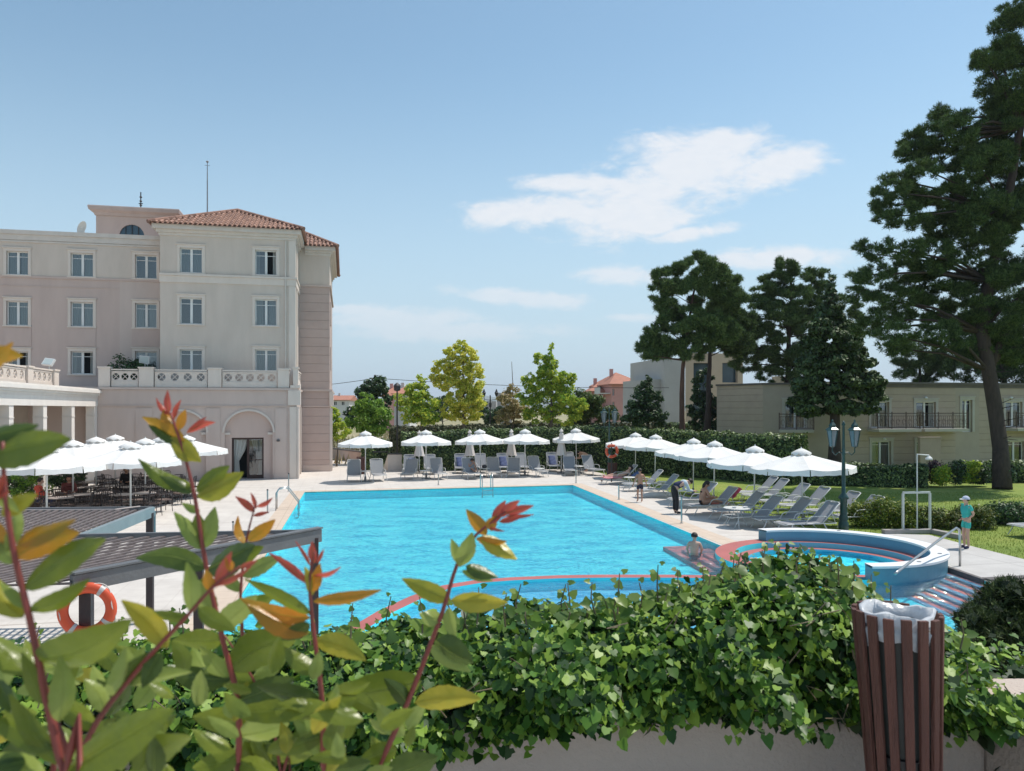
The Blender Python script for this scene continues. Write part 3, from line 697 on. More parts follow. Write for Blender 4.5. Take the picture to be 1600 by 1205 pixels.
for pr, h0, h1 in ((.06, zEr-.40, zEr-.26), (.16, zEr-.257, zEr-.12), (.34, zEr-.117, zEr+.1)):
    H.box(mb, tR+.36, rR+pr, t_rw-pr, t_rw+.02, h0, h1); H.box(mb, rR-.01, rR+pr, t_rw+.023, 14, h0, h1)
mb.build('cornice', stone, hotel)
hip(H, tR-4, rR, t_rw, t_rw+9.5, zEr+.11, 1.9, hotel)
mb = MB(); H.box(mb, rR+.002, rR+.16, t_rw+.5, t_rw+.75, .0, z2-.1); H.box(mb, rR+.002, rR+.14, t_rw+.1, t_rw+.3, .0, z2-.1); H.box(mb, rR-.01, rR+.22, t_rw-.12, t_rw+.6, z2+.04, zs-.03)
mb.build('pilaster', cream2, hotel)
mb = MB(); H.box(mb, rR+.003, rR+.05, t_rw+2, t_rw+3, 6.2, 7.6); H.box(mb, rR+.003, rR+.05, t_rw+2, t_rw+3, 9, 10.4); mb.build('shutter', taupe, hotel)
# ---- left set-back wing
lR = tL; lx = H.px(-160, t_lw)
zP = hz_(120, 370, t_lw)[1]
wl = []
rws = [(392, 430), (470, 509), (549, 592)]
for (cx, w) in ((-70, 34), (27, 34), (128, 35), (228, 34)):
    for r_, (y1, y0) in enumerate(rws):
        d_ = (cx-28)*.030 if r_ == 0 else (cx-28)*.018 if r_ == 1 else 0
        a0, z1 = hz_(cx-w/2, y1+d_, t_lw); a1, z0 = hz_(cx+w/2, y0+d_, t_lw)
        if r_ == 2: z0 = ZT+.75
        wl.append((a0, a1, z0, z1, r_, cx))
zb = hz_(120, 434, t_lw)[1]
wallface(H, rect(lx, lR, zb, zP), [rect(a, b, c, d) for a, b, c, d, r_, _ in wl if r_ == 0], t_lw, cream, hotel)
# the lower floors: pink, with a taupe bay at the right
bay = H.px(187, t_lw)
wallface(H, rect(lx, bay, ZT, zb), [rect(a, b, c, d) for a, b, c, d, r_, cx in wl if r_ > 0 and cx < 187], t_lw, pink, hotel)
wallface(H, rect(bay, lR, ZT, zb), [rect(a, b, c, d) for a, b, c, d, r_, cx in wl if r_ > 0 and cx > 187], t_lw, taupe, hotel)
for a0, a1, z0, z1, r_, cx in wl:
    window(H, a0, a1, z0, z1, t_lw, hotel, {(2, 128): 'o', (0, 228): 'd', (2, 27): 'o'}.get((r_, cx), 'c'))
mb = MB(); H.box(mb, lx, lR, t_lw-.05, t_lw+.02, zb-.1, zb+.02); H.box(mb, lx, bay, t_lw-.02, t_lw+.02, zb-.55, zb-.5); mb.build('string_course', pink, hotel)
mb = MB(); H.box(mb, lx, lR, t_lw-.10, t_lw+.25, zP-.003, zP+.22); H.box(mb, lx, lR, t_lw-.05, t_lw+.02, zP-.42, zP-.34); H.box(mb, lx, lR, t_lw-.04, 8, zP-.3, zP-.006)
mb.build('parapet', stone, hotel)
mb = MB()   # raised panels under the middle windows
for cx in (27, 128, 228):
    a0 = H.px(cx-22, t_lw); a1 = H.px(cx+22, t_lw); H.box(mb, a0, a1, t_lw-.03, t_lw+.02, hz_(cx, 541, t_lw)[1], hz_(cx, 513, t_lw)[1])
mb.build('wall_panel', pink, hotel)
# penthouse with lunette
tp = 6.2; p0, p1 = H.px(150, tp), H.px(272, tp); zp0 = zP-.2; zp1 = hz_(200, 332, tp)[1]
mb = MB(); la, lz = H.px(206, tp, 369); lr = .68
mb.holed(rect(p0, p1, zp0, zp1), [circ(la, lz, lr, 16, 0, 180)+[(la-lr, lz)]], lambda x, y: H.p(x, tp, y), .12, V)
mb.poly([H.p(p1, tp, zp0), H.p(p1, tp+4, zp0), H.p(p1, tp+4, zp1), H.p(p1, tp, zp1)]); mb.poly([H.p(p0, tp, zp0), H.p(p0, tp+4, zp0), H.p(p0, tp+4, zp1), H.p(p0, tp, zp1)])
mb.build('penthouse_wall', pink, hotel)
mb = MB(); mb.poly([H.p(x, tp+.1, y) for x, y in circ(la, lz, lr+.02, 16, 0, 180)+[(la-lr, lz)]]); lw = mb.build('lunette_window', mat('blue_glass', (.06, .11, .15), (.04, .08, .12), .1, 2), hotel)
mb = MB(); H.box(mb, la-.02, la+.02, tp+.04, tp+.09, lz, lz+lr); H.box(mb, la-.36, la-.33, tp+.04, tp+.09, lz, lz+lr*.85); H.box(mb, la+.33, la+.36, tp+.04, tp+.09, lz, lz+lr*.85); mb.build('glazing_bar', metal_d, lw)
mb = MB()
def flare(mb, a0, a1, t0, t1, prof):
    pv = None
    for (pr, z) in prof:
        q = [H.p(a0-pr, t0-pr, z), H.p(a1+pr, t0-pr, z), H.p(a1+pr, t1+pr, z), H.p(a0-pr, t1+pr, z)]
        if pv:
            for i in range(4): mb.add([pv[i], pv[(i+1) % 4], q[(i+1) % 4], q[i]], [(0, 1, 2, 3)])
        pv = q
    mb.add(pv, [(0, 1, 2, 3)])
flare(mb, p0, p1, tp, tp+4, [(.01, zp1-.25), (.06, zp1-.25), (.12, zp1-.1), (.32, zp1+.02), (.36, zp1+.2), (.34, zp1+.26)])
mb.add([H.p(p0, tp, zp1+.265), H.p(p1, tp, zp1+.265), H.p(p1, tp+4, zp1+.265), H.p(p0, tp+4, zp1+.265), H.p((p0+p1)/2, tp+2, zp1+.5)], [(0, 1, 4), (1, 2, 4), (2, 3, 4), (3, 0, 4)])
mb.build('penthouse_cornice', mat('pink_stone', (.52, .42, .38), (.45, .36, .33), .85, 2), hotel)
mb = MB(); ax = H.px(220, tp+2); mb.tube([H.p(ax, tp+2, zp1+.4), H.p(ax, tp+2, zp1+1.75)], .035, 6)
for k, zz in enumerate((.7, .95, 1.2, 1.45)): mb.lathe([(.02, zz-.08), (.09, zz), (.02, zz+.08)], H.p(ax, tp+2, zp1), 8)
mb.beam(H.p(ax-.12, tp+2, zp1+1.05), H.p(ax+.12, tp+2, zp1+1.05), .02, .05); mb.build('roof_finial', metal_d, hotel)
mb = MB(); rx_ = H.px(324, t_tow+4); zr0 = zE+1.0; zr1 = hz_(324, 252, t_tow+4)[1]; mb.tube([H.p(rx_, t_tow+4, zr0), H.p(rx_, t_tow+4, zr1-1.2), H.p(rx_, t_tow+4, zr1)], [.045, .035, .02], 6)
mb.lathe([(.02, 0), (.09, .07), (.02, .14)], H.p(rx_, t_tow+4, zr1-.1), 8); mb.beam(H.p(rx_-.15, t_tow+4, zr1-.25), H.p(rx_+.15, t_tow+4, zr1-.25), .02, .02)
mb.build('lightning_rod', mat('grey_metal', (.30, .31, .33), (.22, .23, .25), .5, 5, metal=.3), hotel)
# ---- ground floor block with arches
zTop = ZT
arcs_ = []
for (xl, xr, yt, yb, dxl, dxr, dyt) in ((351, 426, 643, 676, 362, 412, 684), (243, 322, 643, 676, None, None, None)):
    a0 = H.px(xl, 0); a1 = H.px(xr, 0); zs_ = hz_((xl+xr)/2, yb)[1]; r_ = (a1-a0)/2; rz = hz_((xl+xr)/2, yt)[1]-zs_
    ps = [(a0, .0), (a1, .0)]+[((a0+a1)/2+r_*math.cos(math.pi*i/18), zs_+rz*math.sin(math.pi*i/18)) for i in range(19)]
    arcs_.append((ps, a0, a1, zs_, dxl, dxr, dyt))
mb = MB(); mb.holed(rect(sL, 0, 0.0, zTop), [p for p, *_ in arcs_], lambda x, y: H.p(x, 0, y if y > .001 else (0.002 if y == .0 else y)), .22, V)
mb.poly([H.p(0, 0, 0), H.p(0, t_rw, 0), H.p(0, t_rw, zTop), H.p(0, 0, zTop)])
mb.build('wall', taupe, hotel)
for (ps, a0, a1, zs_, dxl, dxr, dyt) in arcs_:
    holes = []
    if dxl:
        d0, d1 = H.px(dxl, .22), H.px(dxr, .22); dz = hz_(388, dyt, .22)[1]; holes = [rect(d0, d1, .02, dz)]
    mb = MB(); mb.holed(rect(a0-.05, a1+.05, 0, zs_+1.3), holes, lambda x, y: H.p(x, .22, y), .2, V); mb.build('wall', pink if dxl else taupe, hotel)
    mb = MB()   # arch moulding
    n = 20; c = (a0+a1)/2; r_ = (a1-a0)/2; rz = hz_(388, 643)[1]-zs_
    for i in range(n):
        q = []
        for j in (i, i+1):
            an = math.pi*j/n; q += [H.p(c+(r_+.02)*math.cos(an), -.05, zs_+(rz+.02)*math.sin(an)), H.p(c+(r_+.12)*math.cos(an), -.05, zs_+(rz+.12)*math.sin(an))]
        mb.add([q[0], q[1], q[3], q[2]], [(0, 1, 2, 3)]); mb.add([q[1], q[3], q[3]+V*.06, q[1]+V*.06], [(0, 1, 2, 3)]); mb.add([q[0], q[2], q[2]+V*.06, q[0]+V*.06], [(0, 1, 2, 3)])
    for x in (a0, a1-.24): H.box(mb, x-.02, x+.26, .10, .21, zs_-.12, zs_)
    mb.build('arch_moulding', stone, hotel)
    if dxl:
        w = d1-d0; mb = MB(); f = .09; t1 = .30
        H.box(mb, d0, d0+f, t1, t1+.09, .02, dz); H.box(mb, d1-f, d1, t1, t1+.09, .02, dz); H.box(mb, d0+f, d1-f, t1, t1+.09, dz-f, dz)
        cm_ = (d0+d1)/2; H.box(mb, cm_-.05, cm_+.07, t1, t1+.08, .02, dz-f); H.box(mb, cm_+.07, d1-f, t1, t1+.08, .02, .22); H.box(mb, cm_+.07, d1-f, t1+.01, t1+.05, 1.0, 1.04)
        dr = mb.build('door', dark_wood, hotel)
        mb = MB(); mb.poly([H.p(cm_+.07, t1+.05, .2), H.p(d1-f, t1+.05, .2), H.p(d1-f, t1+.05, dz-f), H.p(cm_+.07, t1+.05, dz-f)]); mb.build('pane', glass, dr)
        mb = MB(); H.box(mb, d0, d1, 1.5, 1.52, .0, dz); H.box(mb, d0-.02, d0, t1+.1, 1.5, 0, dz); H.box(mb, d1, d1+.02, t1+.1, 1.5, 0, dz); H.box(mb, d0, d1, t1+.1, 1.5, dz, dz+.02); mb.build('dark_room', darkroom, dr)
        for sg in (0, 1):
            mb = MB(); n = 12; pr = None
            for i in range(n+1):
                q = []
                for zz in (dz-.1, 1.5, .95, .3, .05):
                    fl_ = {dz-.1: .46, 1.5: .36, .95: .16, .3: .2, .05: .24}[zz]*w*.95
                    a = d0+f+fl_*i/n if sg == 0 else d1-f-fl_*i/n*.8
                    q.append(H.p(a, t1+.16+.03*math.sin(i*2.2), zz))
                if pr:
                    for j in range(4): mb.add([pr[j], q[j], q[j+1], pr[j+1]], [(0, 1, 2, 3)])
                pr = q
            mb.build('curtain', curtain, dr)
        mb = MB(); sx_, sz_ = hz_(435, 690); mb.lathe([(.07, 0), (.1, .06), (.06, .12)], H.p(sx_, -.1, sz_), 10); H.box(mb, sx_-.03, sx_+.03, -.08, 0, sz_+.02, sz_+.07); mb.build('wall_lamp', mat('grey_lamp', (.12, .12, .12), (.08, .08, .08), .4), hotel)
# flat pilasters and plinths and rain pipe of the block
mb = MB()
for x0, x1 in ((322, 344), (430, 448)):
    H.box(mb, H.px(x0), H.px(x1), -.04, .01, 0, hz_(380, 638)[1])
H.box(mb, H.px(212), H.px(238), -.04, .01, 0, hz_(380, 638)[1])
H.box(mb, H.px(430)-.05, -.36, -.055, .01, .0, .3)
mb.build('pilaster', taupe, hotel)
mb = MB(); zb1 = hz_(380, 635)[1]
H.box(mb, sL+.02, .03, -.07, .012, zb1, zb1+.05); H.box(mb, sL+.02, .015, -.035, .011, zb1+.053, ZT-.14)
H.box(mb, sL+.02, .1, -.14, .02, ZT-.135, ZT-.02); H.box(mb, .0, .1, .023, t_rw, ZT-.135, ZT-.02)
mb.build('string_course', taupe, hotel)
mb = MB(); H.box(mb, -.34, .05, -.10, .012, 0, zb1-.02); H.box(mb, .013, .13, -.10, .36, 0, zb1-.02); H.box(mb, .003, .09, 1.2, 1.5, 0, zb1-.02); H.box(mb, .003, .09, 2.9, 3.2, 0, zb1-.02)
H.box(mb, -.42, .22, -.15, .42, zb1+.06, ZT-.14); H.box(mb, -.30, .20, -.18, .45, ZT-.015, ZT+.14)
mb.build('corner_pilaster', cream2, hotel)
mb = MB(); mb.poly([H.p(sL, -.05, ZT), H.p(.05, -.05, ZT), H.p(.05, t_rw, ZT), H.p(sL-16, 8, ZT), H.p(sL-16, t_lw-.02, ZT)]); mb.build('terrace_floor', stone, hotel)
mb = MB(); mb.tube([H.p(tR-.5, t_tow-.1, ZT), H.p(tR-.5, t_tow-.1, zE-.45)], .04, 8)
mb.build('downpipe', stone, hotel)
# ---- balustrade along the terrace edge
def balu(fr, a0, a1, t, z0, par, n, mt=None, h=.92):
    mb = MB(); zz0, zz1 = z0+.30, z0+h-.16; m_ = (zz0+zz1)/2; w = (a1-a0)/n; r_ = min(w*.42, (zz1-zz0)*.44)
    holes = [circ(a0+w*(i+.5), m_, r_, 10) for i in range(n)]
    for tt in (t, t+.09): mb.holed(rect(a0, a1, zz0, zz1), holes, lambda x, y: fr.p(x, tt, y), .09 if tt == t else None, fr.v)
    fr.box(mb, a0, a1, t-.03, t+.12, z0, zz0-.002); fr.box(mb, a0, a1, t-.02, t+.11, zz1+.002, zz1+.05)
    b = mb.build('balustrade_panel', mt or cream2, par)
    mb = MB(); fr.box(mb, a0, a1, t-.05, t+.14, zz1+.09, zz1+.16); mb.build('handrail', mt or cream2, b)
    mb = MB()
    for i in range(n):
        for k in range(2):
            an = R(45+90*k); c0 = a0+w*(i+.5); dx_ = r_*math.cos(an); dz_ = r_*math.sin(an)
            mb.beam(fr.p(c0-dx_, t+.045, m_-dz_), fr.p(c0+dx_, t+.045, m_+dz_), .04, .03)
    mb.build('lattice', mt or cream2, b)
def ped(fr, a0, a1, t0, t1, z0, par, h=1.03, mt=None):
    mb = MB(); fr.box(mb, a0, a1, t0, t1, z0, z0+h-.08); fr.box(mb, a0-.04, a1+.04, t0-.04, t1+.04, z0+h-.078, z0+h); mb.build('pedestal', mt or cream2, par)
pp = [(154, 172), (217, 240), (325, 346), (434, 452)]
for x0, x1 in pp: ped(H, H.px(x0), H.px(x1), -.05, .3, ZT, hotel)
ped(H, -.16, .1, -.1, .4, ZT, hotel, 1.1)
spans = [(172, 217, 3), (240, 325, 4), (346, 434, 5)]
for x0, x1, n_ in spans: balu(H, H.px(x0)+.045, H.px(x1)-.045, .06, ZT, hotel, n_)
balu(Fr(H.p(0, 0, 0), V, -U), .45, 2.9, -.05, ZT, hotel, 4)
# ---- colonnade, running towards the camera, its sunlit face to the pool
KC = Fr(H.p(sL, 0, 0), -V, -U)          # s runs towards the camera, depth to the left
mb = MB(); mb.poly([H.p(sL, 0, 0), H.p(sL-18, 0, 0), H.p(sL-18, 0, ZT), H.p(sL, 0, ZT)]); mb.build('wall', taupe, hotel)
colw = mat('colonnade_sunlit_paint', (.78, .725, .665), (.70, .65, .60), .8, 1.2, .2, 40, stretch=(1.6, 1.6, .4))  # lightened beyond the wall paint, so sun brightness sits partly in the colour
colo = thing('colonnade', 'sunlit cream colonnade with square pillars behind the café parasols', 'colonnade', tuple(H.p(sL, 0, 0)))
zc0, zc1 = 3.86, 4.62; Lc = 20
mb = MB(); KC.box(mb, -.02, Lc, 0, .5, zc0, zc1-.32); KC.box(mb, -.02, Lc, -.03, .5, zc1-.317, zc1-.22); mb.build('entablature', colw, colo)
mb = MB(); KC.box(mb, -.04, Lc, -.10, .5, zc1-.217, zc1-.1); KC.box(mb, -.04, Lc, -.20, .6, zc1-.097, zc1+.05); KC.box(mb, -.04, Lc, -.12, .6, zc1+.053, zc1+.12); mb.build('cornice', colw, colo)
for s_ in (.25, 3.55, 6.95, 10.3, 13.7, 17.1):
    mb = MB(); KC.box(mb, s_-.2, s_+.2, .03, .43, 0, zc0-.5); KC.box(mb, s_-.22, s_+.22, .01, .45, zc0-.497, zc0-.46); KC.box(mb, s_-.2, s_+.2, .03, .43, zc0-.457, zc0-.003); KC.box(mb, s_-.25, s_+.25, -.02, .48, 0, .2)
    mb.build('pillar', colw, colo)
mb = MB()
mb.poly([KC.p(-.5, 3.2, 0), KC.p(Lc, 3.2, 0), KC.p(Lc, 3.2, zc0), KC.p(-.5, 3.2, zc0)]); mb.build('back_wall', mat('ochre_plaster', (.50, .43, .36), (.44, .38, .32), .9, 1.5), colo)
mb = MB(); KC.box(mb, 0, Lc, .51, 16, zc0+.1, zc0+.3); mb.build('ceiling', cream, colo)
mb = MB()
for s_ in (1.6, 5.2, 8.5): KC.box(mb, s_-.55, s_+.55, 3.12, 3.18, .0, 2.3)
mb.build('door', mat('brown_door', (.16, .09, .06), (.11, .06, .045), .6, 3), colo)
mb = MB(); c_ = KC.p(8.6, 3.1, 3.1); mb.lathe([(.1, -.12), (.14, 0), (.1, .12)], c_, 10); mb.build('round_lamp', metal_d, colo)
# roof terrace edge of the colonnade: low pedestals with lattice panels
for s_ in (2.1, 5.2, 8.6, 12.0): ped(KC, s_-.3, s_+.3, 1.2, 1.5, zc1+.05, colo, .95)
for s_, e_ in ((2.45, 4.85), (5.55, 8.25), (8.95, 11.65)): balu(KC, s_, e_, 1.3, zc1+.05, colo, 4)
# roof equipment
def ac(c, lab):
    t_ = thing('air_conditioner', lab, 'air conditioner', tuple(c), 'air conditioners on the roof terrace')
    mb = MB(); mb.box(c+Z*.3, (.62, .3, .48), .35); mb.box(c+Z*.02, (.7, .3, .05), .35); mb.build('casing', whitep, t_)
    rot = Matrix.Rotation(.35, 3, 'Z'); mb = MB(); q = [c+Z*.3+rot @ Vector((-.08+.17*math.cos(a*.524), -.16, .17*math.sin(a*.524))) for a in range(12)]; mb.poly(q); mb.build('fan', metal_d, t_)
ac(KC.p(10.6, 2.0, zc1+.1), 'white air conditioner leftmost on the colonnade roof'); ac(KC.p(9.5, 2.0, zc1+.1), 'white air conditioner second from left on the colonnade roof'); ac(KC.p(3.6, 1.9, zc1+.1), 'white air conditioner near the hotel corner on the colonnade roof')
def flood(px, py, Y, lab, tilt, z0):
    c = P(px, py, Y); t_ = thing('floodlight', lab, 'floodlight', (c.x, c.y, z0), 'floodlights on the terrace')
    mb = MB(); M_ = Matrix.Rotation(tilt, 3, 'X') @ Matrix.Rotation(.15, 3, 'Y'); mb.box(c, (.52, .12, .40), M_); mb.build('lamp_head', metal_w, t_)
    mb = MB(); M_2 = M_; mb.box(c+M_ @ Vector((0, -.063, 0)), (.44, .008, .32), M_); mb.build('lamp_glass', mat('lamp_glass', (.55, .62, .60), (.5, .56, .55), .15), t_)
    mb = MB(); mb.tube([(c.x, c.y+.05, z0), (c.x, c.y+.05, c.z-.15)], .025, 6); mb.build('bracket', metal_w, t_)
flood(76, 566, 38, 'tilted square floodlight on the terrace above the colonnade', R(-35), ZT)
flood(226, 562, 40.8, 'square floodlight on the balustrade beside the terrace shrub', R(10), ZT+1)
d_ = P(130, 357, 46); t_ = thing('satellite_dish', 'white satellite dish on the roof edge of the left wing', 'satellite dish', (d_.x, d_.y, zP))
mb = MB(); M_ = Matrix.Rotation(R(78), 3, 'X') @ Matrix.Rotation(R(-25), 3, 'Y'); rgs = []
for (r_, z_) in ((.42, .10), (.28, .045), (.14, .01), (.01, 0)): rgs.append([d_+M_ @ Vector((r_*math.cos(a*.3927), r_*math.sin(a*.3927), z_)) for a in range(16)])
for i in range(3):
    for k in range(16): mb.add([rgs[i][k], rgs[i][(k+1) % 16], rgs[i+1][(k+1) % 16], rgs[i+1][k]], [(0, 1, 2, 3)])
mb.build('dish', mat('dish_cream', (.72, .68, .60), (.66, .62, .56), .5), t_); mb = MB(); mb.tube([(d_.x, d_.y+.1, zP), (d_.x, d_.y+.1, d_.z)], .03, 6); mb.tube([d_, d_+Vector((.1, -.45, -.05))], .012, 5); mb.build('stand', metal_w, t_)
# ================================================================== FOLIAGE GENERATORS
def unit(n):
    v = RNG.normal(size=(n, 3)); return v/np.linalg.norm(v, axis=1)[:, None]
def leaf_quads(p, nrm, size, asp=.55, bend=.12):
    """rhombic leaves; returns verts (4n,3)"""
    n = len(p); a = np.cross(nrm, unit(n)); a /= np.linalg.norm(a, axis=1)[:, None]+1e-9; b = np.cross(nrm, a)
    s_ = np.broadcast_to(np.asarray(size).reshape(-1, 1), (n, 1))
    v = np.stack([p-a*s_, p+b*s_*asp+nrm*s_*bend, p+a*s_, p-b*s_*asp+nrm*s_*bend], 1)
    return v.reshape(-1, 3)
def sub_clumps(blobs, per, flat=.7, rr=(.26, .46)):
    """blobs: (c(3), r(3)); clump centres through each blob's shell"""
    C = []; S = []
    for c, r_ in blobs:
        r_ = np.array(r_, float); n = int(max(16, 12*per)); d = unit(n); rad = RNG.uniform(.35, .95, n)**.6
        C.append(np.array(c)+d*rad[:, None]*r_); q = RNG.uniform(rr[0], rr[1], n)*min(r_[0], r_[2]*1.3)
        S.append(np.stack([q, q, q*flat], 1))
    return np.concatenate(C), np.concatenate(S)
def foliage(C, S, n, size, up=.35, asp=.55, shell=.5):
    w = S[:, 0]*S[:, 1]; w = w/w.sum(); k = RNG.choice(len(C), n, p=w); d = unit(n)
    rad = (shell+(1-shell)*RNG.random(n))
    p = C[k]+d*S[k]*rad[:, None]; nr = d*.8+unit(n)*.7+np.array([0, 0, up]); nr /= np.linalg.norm(nr, axis=1)[:, None]
    return leaf_quads(p, nr, size*RNG.uniform(.65, 1.3, n), asp)
def needles(C, S, tuf, per, ln, w=.02, up=.5):
    """tufts of long needles on clump shells"""
    wt = S[:, 0]*S[:, 1]; wt = wt/wt.sum(); k = RNG.choice(len(C), tuf, p=wt); d = unit(tuf); d[:, 2] = d[:, 2]*.9+.15
    p = C[k]+d*S[k]*RNG.uniform(.4, 1.0, tuf)[:, None]
    p = np.repeat(p, per, 0); dd = np.repeat(d, per, 0)*.6+unit(tuf*per)*.8+np.array([0, 0, up]); dd /= np.linalg.norm(dd, axis=1)[:, None]
    L = ln*RNG.uniform(.6, 1.2, len(p))[:, None]; s_ = np.cross(dd, unit(len(p))); s_ /= np.linalg.norm(s_, axis=1)[:, None]+1e-9; s_ *= w
    p = p+unit(len(p))*ln*.25
    return np.stack([p-s_, p+s_, p+dd*L+s_*.2], 1).reshape(-1, 3)
def leafobj(name, v, per, m, parent=None, **kw): return np_mesh(name, v, np.arange(len(v)).reshape(-1, per), m, parent, **kw)
def trunk_mb(base, top, r0, r1, limbs, bend=.15, n=9, wob=.06, lr=.35):
    mb = MB(); base = Vector(base); top = Vector(top); pts = []; rr = []; k = 8
    for i in range(k+1):
        f = i/k; p = base.lerp(top, f); p.x += math.sin(f*math.pi)*bend+random.uniform(-wob, wob)*f; p.y += random.uniform(-wob, wob); pts.append(p); rr.append(r0+(r1-r0)*f+ (r0*.35*(1-f)**8))
    mb.tube(pts, rr, n)
    for (tgt, f) in limbs:
        tgt = Vector(tgt); i = min(k-1, int(f*k)); s_ = pts[i].lerp(pts[i+1], f*k-i); m_ = s_.lerp(tgt, .5)+Vector((random.uniform(-.2, .2), random.uniform(-.2, .2), random.uniform(-.1, .35))); r_ = (r0+(r1-r0)*f)*lr
        mb.tube([s_, m_, tgt], [r_, r_*.65, r_*.25], 6)
    return mb
bark_dark = mat('pine_bark', (.085, .062, .055), (.045, .035, .032), .95, 3, 1, 14, stretch=(3, 3, .6))
bark_red = mat('reddish_bark', (.16, .085, .065), (.09, .05, .04), .95, 3, 1, 14, stretch=(3, 3, .6))
bark_grey = mat('grey_bark', (.15, .125, .105), (.09, .075, .065), .95, 4, .8, 16, stretch=(3, 3, .6))
pine_m = mat('pine_needles', (.13, .20, .06), (.028, .058, .022), .75, .35, island=True, transl=.15, spec=.25)
pine2_m = mat('pine_needles_light', (.18, .26, .08), (.042, .085, .03), .75, .5, island=True, transl=.15, spec=.25)
fir_m = mat('dark_fir_leaves', (.095, .16, .045), (.026, .055, .018), .6, .6, island=True, transl=.12)
green_l = mat('fresh_green_leaves', (.30, .48, .07), (.11, .24, .03), .55, .5, island=True, transl=.45)
yel_l = mat('yellow_green_leaves', (.88, .80, .18), (.42, .50, .06), .55, .5, island=True, transl=.5, c3=(.70, .70, .09))
lime_l = mat('lime_leaves', (.66, .68, .09), (.20, .36, .045), .55, .6, island=True, transl=.5, c3=(.42, .56, .06))
rust_l = mat('rusty_leaves', (.55, .42, .22), (.24, .22, .06), .6, .6, island=True, transl=.3)
dkgreen_l = mat('dark_green_leaves', (.075, .15, .045), (.018, .045, .016), .5, .7, island=True, transl=.2)
hedge_l = mat('hedge_leaves', (.27, .36, .12), (.05, .095, .035), .5, .9, island=True, transl=.2, c3=(.045, .085, .028))
hedge_y = mat('yellow_green_shrub_leaves', (.26, .28, .03), (.06, .12, .015), .5, 1.2, island=True, transl=.3, c3=(.13, .20, .02))
def pxblob(x, y, rx, ry, Y, dy=0.0, ryd=None):
    c = P(x, y, Y+dy); k = Y/F*1.13; return ((c.x, c.y, c.z), (rx*k, (ryd or (rx+ry)/2)*k, ry*k))
def tree(name, label, cat, Y, blobs, base_px, top_px, r0, m, bm, n, size, kind='leaf', per=1.2, group=None, flat=.7, zb=0.0, bend=.1, ntr=None, extra=None, rr=(.26, .46), limbk=None, up=.35, dys=1.0, asp=.55, shell=.5, tp=None):
    bl = [pxblob(*(b[:4]), Y, (b[4] if len(b) > 4 else random.uniform(-.5, .5)*(b[2]*Y/F))*dys) for b in blobs]
    base = Vector(P(base_px, HZ, Y)); base.z = zb; top = P(top_px[0], top_px[1], Y)
    t_ = thing(name, label, cat, tuple(base), group)
    lim = []
    for c, r_ in bl:
        f = max(.25, min(.95, (c[2]-zb-(r_[2]*.8))/(top.z-zb))); lim.append((c, f))
    trunk_mb(base, top, r0, r0*.25, lim, bend, wob=r0*.4).build('trunk', bm, t_, True)
    C, S = sub_clumps(bl, per, flat, rr)
    if kind == 'leaf': v = foliage(C, S, n, size, up, asp, shell); leafobj('crown', v, 4, m, t_)
    else: v = needles(C, S, n, 9, size, .5*(tp or .05), up); leafobj('crown', v, 3, m, t_)
    return t_
